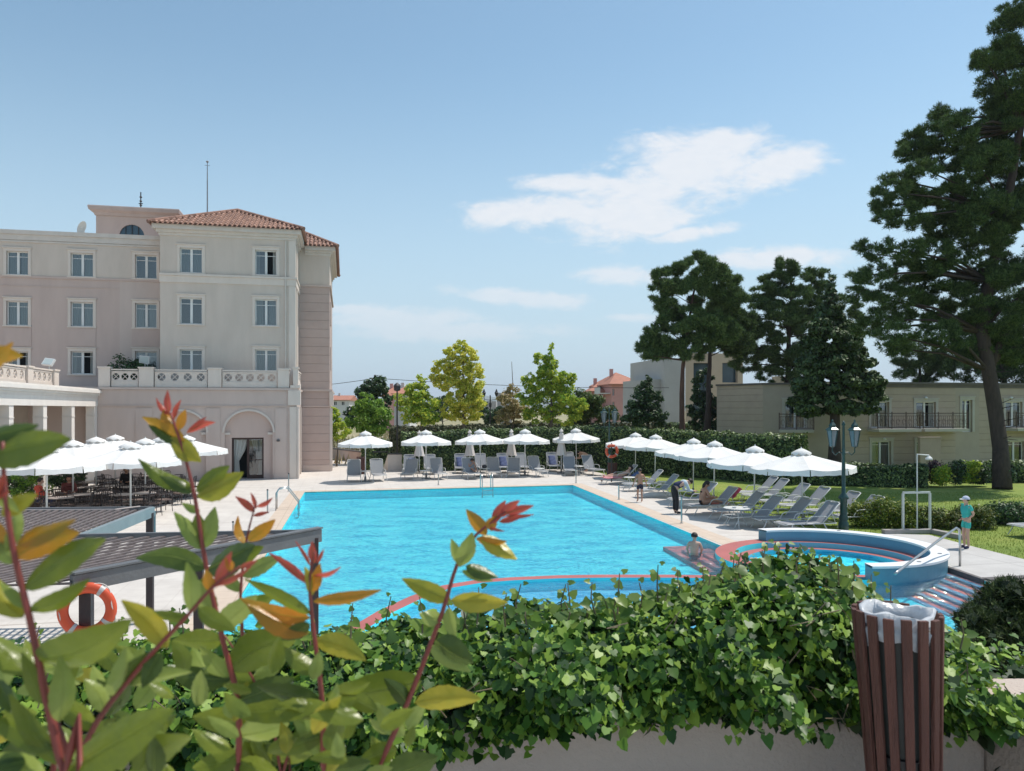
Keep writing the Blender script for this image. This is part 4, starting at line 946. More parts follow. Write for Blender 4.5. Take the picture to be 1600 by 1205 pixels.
# ------------------------------------------------------------------ hedges
def hedge(name, label, pts, w, h, m=None, n=None, size=.07, group=None, z0=0.0, wob=.06, cat='hedge', top_round=.12, dens=420):
    """clipped hedge: leaves over a bumpy core along a polyline"""
    m = m or hedge_l; pts = [Vector(p) for p in pts]
    if not isinstance(h, (list, tuple)): h = [h]*len(pts)
    core = MB(); V_ = []  # dark core added inside the leaves to block light
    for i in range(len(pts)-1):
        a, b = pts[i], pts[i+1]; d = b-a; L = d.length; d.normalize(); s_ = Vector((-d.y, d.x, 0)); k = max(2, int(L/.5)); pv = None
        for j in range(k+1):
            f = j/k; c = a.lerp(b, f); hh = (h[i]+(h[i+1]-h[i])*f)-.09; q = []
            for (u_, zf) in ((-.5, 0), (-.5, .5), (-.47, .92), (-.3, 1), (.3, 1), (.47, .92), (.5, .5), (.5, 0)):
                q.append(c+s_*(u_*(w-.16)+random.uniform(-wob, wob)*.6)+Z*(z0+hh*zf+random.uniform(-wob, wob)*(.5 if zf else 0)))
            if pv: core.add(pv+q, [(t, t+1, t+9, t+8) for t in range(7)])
            if j in (0, k): core.add(q, [tuple(range(8))])
            pv = q
        A_ = L*(2*max(h[i], h[i+1])+w)+2*w*h[i]; nn_ = int(A_*dens) if n is None else int(n*L/sum((pts[q+1]-pts[q]).length for q in range(len(pts)-1)))
        u = RNG.random(nn_)*(L+.1)-.05; per_ = 2*h[i]+w; t = RNG.random(nn_)*per_; hh = h[i]+(h[i+1]-h[i])*np.clip(u/L, 0, 1)
        side_ = np.where(t < h[i], -1, np.where(t < h[i]+w, 0, 1)); x = np.where(side_ == -1, -w/2, np.where(side_ == 1, w/2, t-h[i]-w/2)); z = np.where(side_ == -1, t/h[i]*hh, np.where(side_ == 1, (t-h[i]-w)/h[i]*hh, hh))
        # ends
        e = RNG.random(nn_) < (2*w*h[i])/A_; eu = np.where(RNG.random(nn_) < .5, 0, L); u = np.where(e, eu, u); x = np.where(e, (RNG.random(nn_)-.5)*w, x); z = np.where(e, RNG.random(nn_)*hh, z)
        lump = .05*np.sin(u*2.1+z*3)+.04*np.sin(u*5.3+x*4+z*2.2)+.03*np.sin(u*11+z*9)
        nrm = np.zeros((nn_, 3)); nrm += np.where(side_ == 0, 1, 0)[:, None]*np.array([0, 0, 1]); nrm += np.where(side_ == -1, -1, np.where(side_ == 1, 1, 0))[:, None]*np.array(s_)
        p = np.array(a)+np.array(d)*u[:, None]+np.array(s_)*x[:, None]+np.array([0, 0, 1])*(z+z0)[:, None]+nrm*(lump+RNG.normal(0, .035, nn_))[:, None]
        p[:, 2] = np.maximum(p[:, 2], z0+.01)
        nr = nrm*.9+unit(nn_)*.8+np.array([0, 0, .25]); nr /= np.linalg.norm(nr, axis=1)[:, None]
        V_.append(leaf_quads(p, nr, size*RNG.uniform(.6, 1.35, nn_), .6))
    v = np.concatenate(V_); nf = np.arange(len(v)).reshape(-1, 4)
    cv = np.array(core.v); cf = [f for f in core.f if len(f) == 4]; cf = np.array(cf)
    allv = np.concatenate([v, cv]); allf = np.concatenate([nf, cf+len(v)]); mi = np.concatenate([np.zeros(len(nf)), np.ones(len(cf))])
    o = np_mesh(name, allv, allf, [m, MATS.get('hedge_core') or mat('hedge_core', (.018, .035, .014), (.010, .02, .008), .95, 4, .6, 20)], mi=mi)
    return tag(o, label, cat, group)
def shrub(name, label, blobs, m, n, size, cat='shrub', group=None, stems=3, z0=None, per=14, kind='leaf', **kw):
    """blobs given in world units ((x,y,z),(rx,ry,rz))"""
    c = np.mean([b[0] for b in blobs], 0); zz = min(b[0][2]-b[1][2] for b in blobs) if z0 is None else z0
    t_ = thing(name, label, cat, (float(c[0]), float(c[1]), float(zz)), group)
    mb = MB()
    for b in blobs:
        for k in range(stems): mb.tube([(b[0][0]+random.uniform(-.1, .1), b[0][1]+random.uniform(-.1, .1), zz), (b[0][0]+random.uniform(-.6, .6)*b[1][0], b[0][1], b[0][2]+b[1][2]*.5)], [.02, .008], 5)
    mb.build('stem', bark_grey, t_, whole=True)
    C, S = sub_clumps(blobs, per, .85, kw.pop('rr', (.3, .5)))
    v = foliage(C, S, n, size, **kw) if kind == 'leaf' else needles(C, S, n, 6, size, .008, .6)
    v[:, 2] = np.maximum(v[:, 2], zz+.01)
    leafobj('foliage', v, 4 if kind == 'leaf' else 3, m, t_); return t_
# back hedges
h1a, h1b = G(571, 735), G(603, 733.5)
hedge('hedge', 'short square hedge behind the leftmost poolside umbrella', [h1a+V*.5, h1b+V*.5], .9, 1.75)
hA, hB, hC_ = G(630, 737), G(760, 734.5), G(936, 731.5)
hedge('hedge', 'long dark green hedge behind the far row of umbrellas', [hA+V*.6, hB+V*.6, hC_+V*.6], 1.3, [2.2, 2.42, 2.55], dens=300)
hD, hE = G(928, 733), G(1262, 759)
hedge('hedge', 'tall clipped hedge along the lawn in front of the low beige building', [hD+V*.65, hE+V*.65], 1.4, [2.6, 2.32], dens=330, wob=.08)
hedge('hedge', 'lower hedge between the grey trunks and the white wall, behind the tall clipped hedge', [P(985, 662, 60)*1-Z*(P(985, 662, 60).z), P(1125, 662, 60)-Z*(P(1125, 662, 60).z)], 1.2, [2.55, 2.6], dens=150, size=.1)
hedge('hedge', 'pale dusty hedge row beyond the pool hedge under the yellow trees', [Vector((-9, 57, 0)), Vector((2, 58.5, 0)), Vector((12, 60.5, 0))], 2.0, [2.35, 2.6, 2.6], mat('dusty_hedge_leaves', (.16, .16, .09), (.06, .085, .04), .7, .8, island=True), dens=110, size=.12, wob=.25)
hedge('hedge', 'low flat hedge in front of the shaded ground floor windows', [G(1268, 757)+V*.3, G(1452, 762)+V*.3], 1.1, [.95, .98], dens=400)
hedge('hedge', 'low hedge at the right edge behind the big pine trunk', [G(1580, 762)+V*3, G(1700, 762)+V*3], 1.0, 1.0, dens=300)
# mixed shrubs under the right-hand building
for i, (x, y, hgt, m_, lab) in enumerate([(1447, 764, 38, dkgreen_l, 'dark round shrub beside the shower pole in the planted row'), (1477, 762, 40, mat('purple_leaves', (.09, .035, .05), (.035, .02, .025), .5, 2, island=True), 'purple-leaved shrub in the planted row'),
        (1490, 764, 34, lime_l, 'light green shrub right of the purple-leaved one'), (1512, 763, 42, dkgreen_l, 'dark green shrub in the middle of the planted row'), (1536, 762, 41, lime_l, 'yellow-green shrub left of the big pine trunk'), (1552, 762, 34, dkgreen_l, 'small dark shrub touching the big pine trunk'), (1592, 766, 33, dkgreen_l, 'rounded shrub at the right edge right of the big pine')]):
    g = G(x, y)+V*.8; k = g.y/F; hh = hgt*k
    shrub('garden_shrub', lab, [((g.x, g.y, hh*.52), (hh*.38, hh*.38, hh*.46)), ((g.x+.2, g.y, hh*.7), (hh*.25, hh*.25, hh*.3))], m_, 1500, .06, group='shrubs in front of the right building')
# sunlit shrub hedge by the shower
def bl(x, y, rx, rz, Y): c = P(x, y, Y); return ((c.x, c.y, c.z), (rx*Y/F, rx*Y/F*.8, rz*Y/F))
shrub('flowering_hedge', 'bright yellow-green shrub hedge beside the green lamppost', [bl(1345, 805, 20, 22, 24.3), bl(1380, 803, 26, 26, 24.3), bl(1415, 806, 24, 24, 24.2)], hedge_y, 9000, .04, 'hedge', per=9)
shrub('flowering_hedge', 'green and reddish shrub hedge behind the child in the turquoise shirt', [bl(1446, 812, 18, 20, 24.2), bl(1476, 814, 20, 19, 24), bl(1505, 812, 22, 20, 24), bl(1530, 812, 22, 22, 24)], mat('mixed_shrub_leaves', (.17, .17, .03), (.04, .085, .015), .5, 1.8, island=True, transl=.25, c3=(.09, .13, .02)), 9000, .04, 'hedge', per=9)
shrub('garden_shrub', 'dark shaded bush at the right end of the shrub hedge', [bl(1562, 806, 26, 24, 25), bl(1590, 806, 20, 22, 25)], dkgreen_l, 4500, .05, per=9, group='shrubs in front of the right building')

# ------------------------------------------------------------------ trees beyond the hedge
tree('small_tree', 'dark leafy tree with a power pole behind it, left of the pink house', 'tree', 66, [(585, 603, 20, 16), (575, 620, 22, 18), (600, 625, 14, 16), (560, 645, 20, 18)], 580, (582, 600), .16, dkgreen_l, bark_grey, 5000, .14, per=1.5)
tree('small_tree', 'bright green tree nearest to the hotel corner', 'tree', 52, [(575, 635, 18, 20), (565, 655, 20, 18), (590, 650, 20, 20), (580, 668, 24, 12), (595, 662, 12, 12)], 580, (578, 625), .10, green_l, bark_grey, 6500, .10, per=2)
tree('small_tree', 'pale yellow-green bush at the hotel corner behind the railing', 'tree', 50, [(523, 660, 12, 25), (530, 675, 13, 15), (522, 645, 8, 8)], 526, (525, 655), .05, lime_l, bark_grey, 2500, .09, per=2)
tree('small_tree', 'narrow lime green tree between the pink house and the tall yellow tree', 'tree', 54, [(658, 596, 7, 12), (650, 612, 16, 12), (640, 628, 20, 14), (662, 630, 22, 16), (650, 648, 26, 14), (668, 652, 16, 12)], 655, (657, 595), .10, lime_l, bark_grey, 7500, .10, per=2)
tree('yellow_tree', 'tallest yellow-green tree behind the second and third far umbrellas', 'tree', 55, [(722, 540, 8, 10), (708, 552, 12, 12), (733, 556, 14, 14), (695, 572, 14, 10), (718, 575, 20, 14), (742, 580, 12, 14), (682, 590, 10, 8), (705, 600, 24, 14), (738, 605, 20, 14), (715, 625, 28, 14), (740, 630, 16, 12), (705, 645, 20, 10), (728, 650, 22, 10), (680, 578, 6, 4)], 723, (722, 538), .14, yel_l, bark_grey, 14000, .105, per=2)
tree('sparse_tree', 'sparse half bare tree with rusty leaves left of the green-yellow tree', 'tree', 57, [(800, 612, 10, 10), (795, 628, 16, 12), (806, 640, 18, 12), (790, 650, 16, 10), (802, 655, 16, 8)], 800, (800, 565), .07, rust_l, bark_grey, 3200, .10, per=2)
t_ = tree('yellow_tree', 'wide green and yellow tree behind the fourth and fifth far umbrellas', 'tree', 55, [(862, 548, 5, 12), (842, 560, 10, 8), (860, 568, 10, 10), (852, 582, 14, 12), (872, 590, 14, 12), (826, 595, 10, 14), (845, 605, 20, 14), (875, 610, 20, 14), (893, 592, 8, 10), (825, 620, 14, 14), (855, 628, 28, 14), (888, 630, 20, 14), (840, 648, 22, 12), (878, 650, 28, 12), (900, 640, 16, 14)], 858, (862, 540), .14, lime_l, bark_grey, 15000, .105, per=2)
tree('small_tree', 'low olive green tree right of the yellow trees in front of the pink building', 'tree', 58, [(915, 628, 20, 16), (935, 636, 18, 14), (950, 645, 14, 12), (905, 645, 20, 14), (930, 652, 26, 10)], 922, (920, 618), .12, mat('olive_green_leaves', (.13, .19, .04), (.045, .085, .02), .55, .6, island=True, transl=.3), bark_grey, 8000, .11, per=2)
tree('cypress_shrub', 'bushy dark conifer in front of the grey building wall', 'conifer', 54, [(1012, 597, 6, 10), (1008, 612, 14, 14), (1018, 622, 16, 12), (998, 628, 16, 14), (1010, 642, 26, 14), (1025, 648, 18, 12), (990, 652, 18, 12), (1010, 660, 28, 8)], 1010, (1012, 592), .12, dkgreen_l, bark_grey, 9500, .10, per=2)
tree('small_tree', 'grey-green low tree far behind the yellow tree trunks', 'tree', 75, [(690, 630, 14, 12), (685, 645, 16, 12), (760, 648, 14, 12), (755, 636, 8, 10)], 690, (690, 625), .1, dkgreen_l, bark_grey, 3000, .14, per=1)
tree('small_tree', 'dark green bush between sparse tree and lamp with two arms', 'tree', 68, [(778, 648, 12, 12), (770, 656, 14, 8)], 776, (778, 640), .07, dkgreen_l, bark_grey, 2200, .12, per=1)
# ------------------------------------------------------------------ pines
tree('pine_tree', 'umbrella-crowned pine with a thin reddish trunk left of the flat-roofed building', 'pine tree', 50,
     [(1090, 420, 34, 22), (1108, 435, 30, 22), (1040, 440, 24, 16), (1030, 465, 16, 12), (1075, 455, 38, 24), (1140, 455, 26, 20), (1120, 480, 34, 22), (1060, 490, 34, 22), (1090, 510, 40, 24), (1030, 520, 26, 18), (1012, 540, 18, 12), (1045, 545, 34, 16), (1085, 545, 34, 18), (1125, 520, 28, 20), (1030, 555, 24, 10), (1010, 555, 14, 8)],
     1068, (1092, 425), .21, pine2_m, bark_red, 17000, .26, 'needle', per=1.5, rr=(.18, .36), bend=-.5, group=None, tp=.045)
tree('pine_tree', 'pine with a thick straight dark trunk just right of the thin-trunked one', 'pine tree', 53,
     [(1120, 500, 30, 22), (1140, 525, 26, 20), (1100, 535, 24, 16), (1150, 545, 22, 14), (1130, 470, 24, 20), (1160, 500, 20, 16), (1160, 530, 20, 16), (1085, 520, 22, 16)], 1101, (1112, 480), .27, pine_m, bark_dark, 7500, .26, 'needle', per=1.5, rr=(.18, .36), tp=.045)
tree('pine_tree', 'broad irregular pine behind the flat roof between the umbrella pine and the dense fir', 'pine tree', 56,
     [(1228, 420, 20, 14), (1212, 440, 20, 16), (1250, 435, 28, 18), (1275, 450, 16, 16), (1190, 460, 20, 16), (1225, 465, 34, 20), (1262, 475, 30, 20), (1180, 490, 26, 20), (1220, 500, 38, 24), (1260, 510, 32, 22), (1165, 515, 24, 18), (1190, 535, 34, 20), (1230, 545, 34, 22), (1155, 545, 22, 14), (1200, 565, 34, 18), (1240, 575, 28, 16), (1165, 570, 22, 12), (1290, 440, 12, 20), (1282, 490, 20, 20), (1150, 500, 18, 14), (1180, 550, 30, 16), (1215, 585, 30, 12), (1260, 560, 30, 20), (1320, 480, 20, 20), (1330, 510, 24, 20)],
     1222, (1235, 430), .30, pine2_m, bark_dark, 21000, .25, 'needle', per=1.6, rr=(.18, .34), tp=.042)
tree('dense_fir', 'dense dark conical fir standing in front of the shaded building', 'fir tree', 43,
     [(1298, 466, 9, 18), (1298, 490, 18, 16), (1312, 508, 20, 14), (1282, 515, 20, 16), (1325, 532, 20, 16), (1300, 535, 32, 18), (1272, 545, 20, 18), (1335, 562, 24, 18), (1300, 570, 44, 22), (1268, 575, 22, 18), (1352, 595, 22, 16), (1310, 600, 50, 20), (1258, 605, 22, 16), (1360, 618, 20, 12), (1250, 625, 18, 12), (1300, 632, 50, 14), (1345, 638, 26, 10), (1265, 642, 22, 9), (1298, 446, 5, 14), (1372, 600, 10, 12)],
     1303, (1300, 460), .34, fir_m, bark_dark, 48000, .13, 'leaf', per=2.6, flat=.55, rr=(.3, .5), up=.5, zb=0)
tree('pine_tree', 'thin open pine seen over the flat roof right of the dense fir', 'pine tree', 60,
     [(1425, 540, 22, 12), (1450, 555, 20, 12), (1412, 562, 18, 10), (1440, 575, 26, 12), (1465, 580, 18, 10), (1410, 585, 14, 8), (1475, 560, 12, 10), (1445, 592, 22, 8), (1400, 545, 12, 8)], 1440, (1436, 530), .22, pine2_m, bark_dark, 3000, .30, 'needle', per=1.0, tp=.04)
tree('pine_tree', 'dark pine mass behind the big leaning trunk over the right roof', 'pine tree', 58,
     [(1510, 540, 24, 30), (1495, 575, 20, 20), (1560, 560, 30, 30), (1595, 545, 30, 40), (1530, 585, 30, 16), (1590, 590, 26, 16), (1570, 500, 40, 40), (1510, 500, 30, 30), (1640, 500, 50, 80)], 1580, (1560, 500), .3, pine_m, bark_dark, 7000, .32, 'needle', per=.6, tp=.05)
tree('creeper_shrub', 'leafy dark creeper bush between the two pine trunks', 'shrub', 55, [(1098, 600, 14, 22), (1104, 630, 18, 22), (1086, 635, 12, 20), (1114, 650, 12, 14), (1096, 655, 20, 12)], 1098, (1098, 590), .08, dkgreen_l, bark_grey, 7000, .11, per=1.6)
# the big leaning pine
big = [(1590, 20, 26, 22), (1620, 60, 60, 40), (1560, 85, 34, 20), (1540, 95, 18, 14), (1600, 120, 60, 40), (1575, 160, 40, 26), (1620, 190, 60, 50),
       (1482, 185, 26, 20), (1505, 200, 30, 22), (1545, 205, 34, 28), (1460, 215, 26, 20), (1430, 225, 22, 18), (1420, 240, 18, 14), (1475, 250, 36, 24), (1530, 260, 44, 34), (1590, 270, 50, 44),
       (1445, 265, 24, 14), (1400, 280, 20, 12), (1390, 300, 26, 14), (1430, 305, 34, 20), (1480, 310, 40, 26), (1378, 320, 18, 12), (1385, 340, 20, 10), (1420, 340, 32, 16), (1470, 355, 40, 24), (1540, 340, 50, 40), (1600, 360, 50, 50),
       (1350, 385, 16, 9), (1372, 398, 22, 11), (1410, 390, 34, 16), (1460, 400, 40, 22), (1520, 410, 50, 30), (1340, 430, 18, 9), (1365, 430, 26, 14), (1410, 430, 36, 18), (1460, 445, 44, 24), (1345, 460, 26, 14), (1390, 465, 36, 18), (1440, 485, 44, 22), (1375, 500, 34, 16), (1350, 515, 24, 12), (1400, 525, 34, 16), (1500, 490, 50, 30), (1560, 470, 50, 50), (1400, 545, 22, 10), (1480, 525, 40, 20), (1600, 460, 50, 60), (1530, 545, 40, 22), (1590, 540, 40, 30)]
Yb = 36.5
bigs = [pxblob(*b, Yb, random.uniform(-1.6, 1.6)) for b in big]
bt = thing('pine_tree', 'big dark pine with a leaning trunk filling the upper right corner', 'pine tree', tuple(G(1566, 762)))
bp_ = [G(1566, 764), P(1563, 700, 36.5), P(1555, 640, 36.5), P(1545, 580, 36.5), P(1535, 520, 36.5), P(1545, 440, 36.5), P(1570, 340, 36.5), P(1595, 200, 36.5), P(1610, 50, 36.5), P(1615, -80, 36.5)]
mb = MB(); mb.tube(bp_, [.43, .34, .33, .31, .28, .24, .20, .15, .11, .05], 12)
mb.tube([P(1545, 580, 36.5), P(1570, 520, 36.8), P(1600, 450, 37)], [.2, .16, .1], 8)
for c, r_ in bigs:
    c = Vector(c); i = min(range(3, len(bp_)-1), key=lambda q: abs(bp_[q].z-(c.z-.8))); s_ = bp_[i]; mb.tube([s_, s_.lerp(c, .5)+Z*.3, c], [.09, .06, .02], 5)
for k in range(14):
    f = random.uniform(.5, 3.5); i = int(f); p = bp_[i].lerp(bp_[i+1], f-i); d = Vector((random.uniform(-1, 1), -random.random(), random.uniform(-.2, .4))).normalized(); mb.tube([p, p+d*random.uniform(.5, 1.1)], [.03, .01], 5)
mb.build('trunk', bark_dark, bt, True)
C, S = sub_clumps(bigs, 2.4, .6, (.18, .38)); v = needles(C, S, 56000, 9, .20, .016, .4); leafobj('crown', v, 3, pine_m, bt)
# ================================================================== RIGHT-HAND BUILDINGS
beige = rust_mat('beige_banded_plaster', (.47, .385, .31), (.41, .33, .27), .40)
beige2 = mat('beige_plaster', (.45, .38, .315), (.39, .33, .275), .9, 1.0, .1)
trimb = mat('beige_trim', (.50, .47, .42), (.45, .42, .38), .8, 2)
brown_metal = mat('brown_metal_rail', (.10, .065, .055), (.07, .045, .04), .5, 5)
lowb = thing('guest_building', 'two-storey beige banded building with balconies behind the pines at the right', 'building', tuple(P(1300, 700, 46)-Z*P(1300, 700, 46).z))
Q1 = P(1120, 640, 50); Q2 = P(1192, 640, 47.2); Q3 = P(1300, 640, 46)
ztp = CH+38.5/F*47.2
ztA = CH+37/F*50
w1 = Fr(Q1, (Q2-Q1).normalized()-Z*((Q2-Q1).normalized().z), Vector((-(Q2-Q1).normalized().y, (Q2-Q1).normalized().x, 0)))
L1_ = (Q2-Q1).length
def Q0(v): return Vector((v.x, v.y, 0))
mb = MB(); mb.add([Q0(Q1), Q0(Q2), Q0(Q2)+Z*ztp, Q0(Q1)+Z*ztp], [(0, 1, 2, 3)]); bk = Q0(Q1)*1.22; mb.add([Q0(Q1), bk, bk+Z*ztp, Q0(Q1)+Z*ztp], [(0, 1, 2, 3)]); mb.build('wall', beige, lowb, whole=True)
d23 = (Q0(Q3)-Q0(Q2)).normalized(); w2 = Fr(Q2, d23, Vector((-d23.y, d23.x, 0))); L2_ = (Q0(Q3)-Q0(Q2)).length
dA, dB = w2.px(1226), w2.px(1258); dz0 = 2.55
zz1 = w2.px(1240, 0, 627)[1]
outer = rect(0, L2_, 0, ztp)
wallface(w2, outer, [rect(dA, dB, dz0, zz1)], 0, beige2, lowb, .18)
window(w2, dA, dB, dz0, zz1, 0, lowb, 'c', trim=trimb, bar=.9, nm='balcony_door', sill=False)
def railing(fr, a0, a1, t, z0, par, h=.95):
    mb = MB(); n = int((a1-a0)/.13)
    fr.box(mb, a0, a1, t-.12, t+.9, z0-.18, z0-.01); sl = mb.build('balcony_slab', trimb, par)
    mb = MB(); fr.box(mb, a0, a1, t-.025, t+.025, z0+h-.05, z0+h); fr.box(mb, a0, a1, t-.015, t+.015, z0+.08, z0+.11); fr.box(mb, a0, a1, t-.015, t+.015, z0+h-.2, z0+h-.17)
    m_ = max(2, int(round((a1-a0)/1.0)))
    for i in range(m_+1):
        a = a0+(a1-a0)*i/m_; mb.tube([fr.p(a, t, z0), fr.p(a, t, z0+h+.06)], .03, 6)
    for i in range(n):
        a = a0+(a1-a0)*(i+.5)/n; mb.beam(fr.p(a, t, z0+.1), fr.p(a, t, z0+h-.18), .015, .015)
        if i % 3 == 1:
            pts = [fr.p(a+.1*math.cos(k*.7), t, z0+.42+.17*math.sin(k*.7)) for k in range(9)]; mb.tube(pts, .010, 4)
    mb.build('balcony_railing', brown_metal, sl)
railing(w2, w2.px(1217), w2.px(1270), -.9, 2.5, lowb)
# main facade
w3 = Fr(Q0(Q3), U, V)
def W3(px, py): return w3.px(px, 0, py)
zt3 = W3(1400, 600.5)[1]; endx = w3.px(1760)
ops = []
for (x0, x1, y1, y0, st, fl_) in ((1361, 1389, 628, None, 'c', 1), (1431, 1462, 628, None, 'o', 1), (1362, 1392, 690, None, 'c', 0), (1432, 1456, 690, None, 'c', 0), (1571, 1597, 628, None, 'c', 1), (1572, 1600, 690, None, 'd', 0), (1640, 1668, 628, None, 'c', 1), (1503, 1519, 625, 675, 'd', 2)):
    a0, z1 = W3(x0, y1); a1 = w3.px(x1); z0 = {1: 2.6, 0: .06}.get(fl_) if fl_ != 2 else W3(1510, y0)[1]; ops.append((a0, a1, z0, z1, st, fl_))
s1_, s2_ = w3.px(1493), w3.px(1530)
def seg(x0, x1, m, t=0, zt=None):
    hs = [rect(a, b, c, d) for a, b, c, d, _, _ in ops if x0 <= a < x1]
    wallface(w3, rect(x0, x1, 0, zt or zt3), hs, t, m, lowb, .18)
seg(0, s1_, beige); seg(s1_, s2_, beige2, -.0); seg(s2_, endx, beige)
for a0, a1, z0, z1, st, fl_ in ops: window(w3, a0, a1, z0, z1, 0, lowb, st, trim=trimb, bar=.88, nm='window' if fl_ == 2 else 'balcony_door', sill=False, surround=.16)
for x0, x1 in ((1354, 1419), (1424, 1492), (1567, 1640)): railing(w3, w3.px(x0), w3.px(x1), -1.0, 2.55, lowb)
mb = MB(); w3.box(mb, -.2, endx, -.12, .3, zt3+.002, zt3+.13); w3.box(mb, -.2, endx, -.02, 12, zt3-.2, zt3-.004)
w2.box(mb, .0, L2_-.25, -.12, .3, ztp+.002, ztp+.12); w1.box(mb, .0, L1_, -.12, .3, ztp+.002, ztp+.12)
mb.build('roof_edge', mat('roof_edge_grey', (.16, .14, .13), (.11, .10, .09), .8, 2), lowb)
mb = MB(); mb.poly([Q0(Q1)+Z*(ztp-.05), Q0(Q2)+Z*(ztp-.05), Q0(Q3)+Z*(ztp-.05), Q0(Q3)+V*10+Z*(ztp-.05), bk+Z*(ztp-.05)]); mb.build('roof', beige2, lowb)
mb = MB(); a0 = w3.px(1408); w3.box(mb, a0, a0+1.4, -1.6, -1.4, 0, 2.0); w3.box(mb, a0-.03, a0+1.45, -1.65, -1.35, 2.003, 2.07); mb.build('privacy_wall', mat('terracotta_plaster', (.42, .33, .28), (.37, .29, .25), .9, 2), lowb)
for cx in (1380, 1445, 1578, 1380.5, 1443):
    yy_ = 622 if cx != 1380.5 and cx != 1443 else 686
    a, z = W3(cx, yy_); mb = MB(); mb.lathe([(.03, -.06), (.11, -.02), (.11, .02), (.04, .08)], w3.p(a, -.1, z), 10); mb.build('wall_lamp', whitep, lowb)

# beige modern building behind the pines
mod = thing('apartment_building', 'beige modern building with blue glass bands and white side wall behind the pine trunks', 'building', tuple(Q0(P(1090, 640, 82))))
Ym = 82; fm = Fr(Q0(P(1038, 640, Ym)), U, V)
def M_(px, py): return fm.px(px, 0, py)
mb = MB(); a, zt = M_(1070, 560); fm.box(mb, 0, a, 0, 10, 0, zt); mb.build('side_block', mat('concrete_white', (.50, .48, .46), (.44, .42, .40), .9, .5), mod)
mb = MB(); a1, zt1 = M_(1160, 553); z9 = zt1; hs = []
for x0, x1, y1, y0 in ((1083, 1110, 567, 655), (1128, 1152, 567, 598)): l, zt_ = M_(x0, y1); r_, zb_ = M_(x1, y0); hs.append(rect(l, r_, zb_, zt_))
mb.holed(rect(a+.003, a1, 0, zt1), hs, lambda x, y: fm.p(x, -.1, y), .5, V); mb.poly([fm.p(a1, -.1, 0), fm.p(a1, 9, 0), fm.p(a1, 9, zt1), fm.p(a1, -.1, zt1)]); mb.build('wall', mat('sand_plaster', (.56, .44, .33), (.50, .39, .29), .9, .6), mod, whole=True)
mb = MB()
for h_ in hs: mb.poly([fm.p(x, .38, y) for x, y in h_])
mb.build('window_band', mat('blue_glass2', (.05, .08, .10), (.035, .06, .08), .1, 1), mod)
mb = MB(); l = M_(1020, 600)[0]; fm.box(mb, l, -.003, 1, 9, 0, M_(1030, 592)[1]); mb.build('low_wing', MATS['concrete_white'], mod)
mb = MB(); l = M_(1086, 560)[0]; z = M_(1100, 553)[1]; mb.add([fm.p(l, 1, z+.01), fm.p(l+3.2, 1, z+.01), fm.p(l+3.2, 3, z+1.1), fm.p(l, 3, z+1.1)], [(0, 1, 2, 3)]); fm.box(mb, l, l+3.2, 2.8, 3, z+.02, z+1.05); mb.build('solar_panel', mat('solar_blue', (.25, .30, .38), (.2, .25, .32), .3, 3), mod)
t_ = tag(None, '', '') if False else None
# summer air between here and the hills
hz_m = bpy.data.materials.new('summer_haze'); hz_m.use_nodes = True; t = hz_m.node_tree; t.nodes.clear(); o_ = N(t, 'ShaderNodeOutputMaterial'); vp = N(t, 'ShaderNodeVolumePrincipled'); vp.inputs['Color'].default_value = (.86, .92, 1, 1); vp.inputs['Density'].default_value = 1.6e-4; vp.inputs['Anisotropy'].default_value = .2; lk(t, vp.outputs[0], o_.inputs['Volume'])
mb = MB(); mb.box((0, 3600, 95), (14000, 7800, 202)); hzo = mb.build('haze', hz_m); hzo['kind'] = 'stuff'; hzo['label'] = 'thin pale summer haze over the far fields and hills'; hzo['category'] = 'haze'
c0 = P(1222, 600, 70); mb = MB(); mb.box((c0.x, c0.y, 4), (26/F*70, 1, 5.4)); 
tag(mb.build('white_wall', MATS['sand_plaster']), 'narrow sand-coloured wall seen between the pine trunks above the flat roof', 'wall')
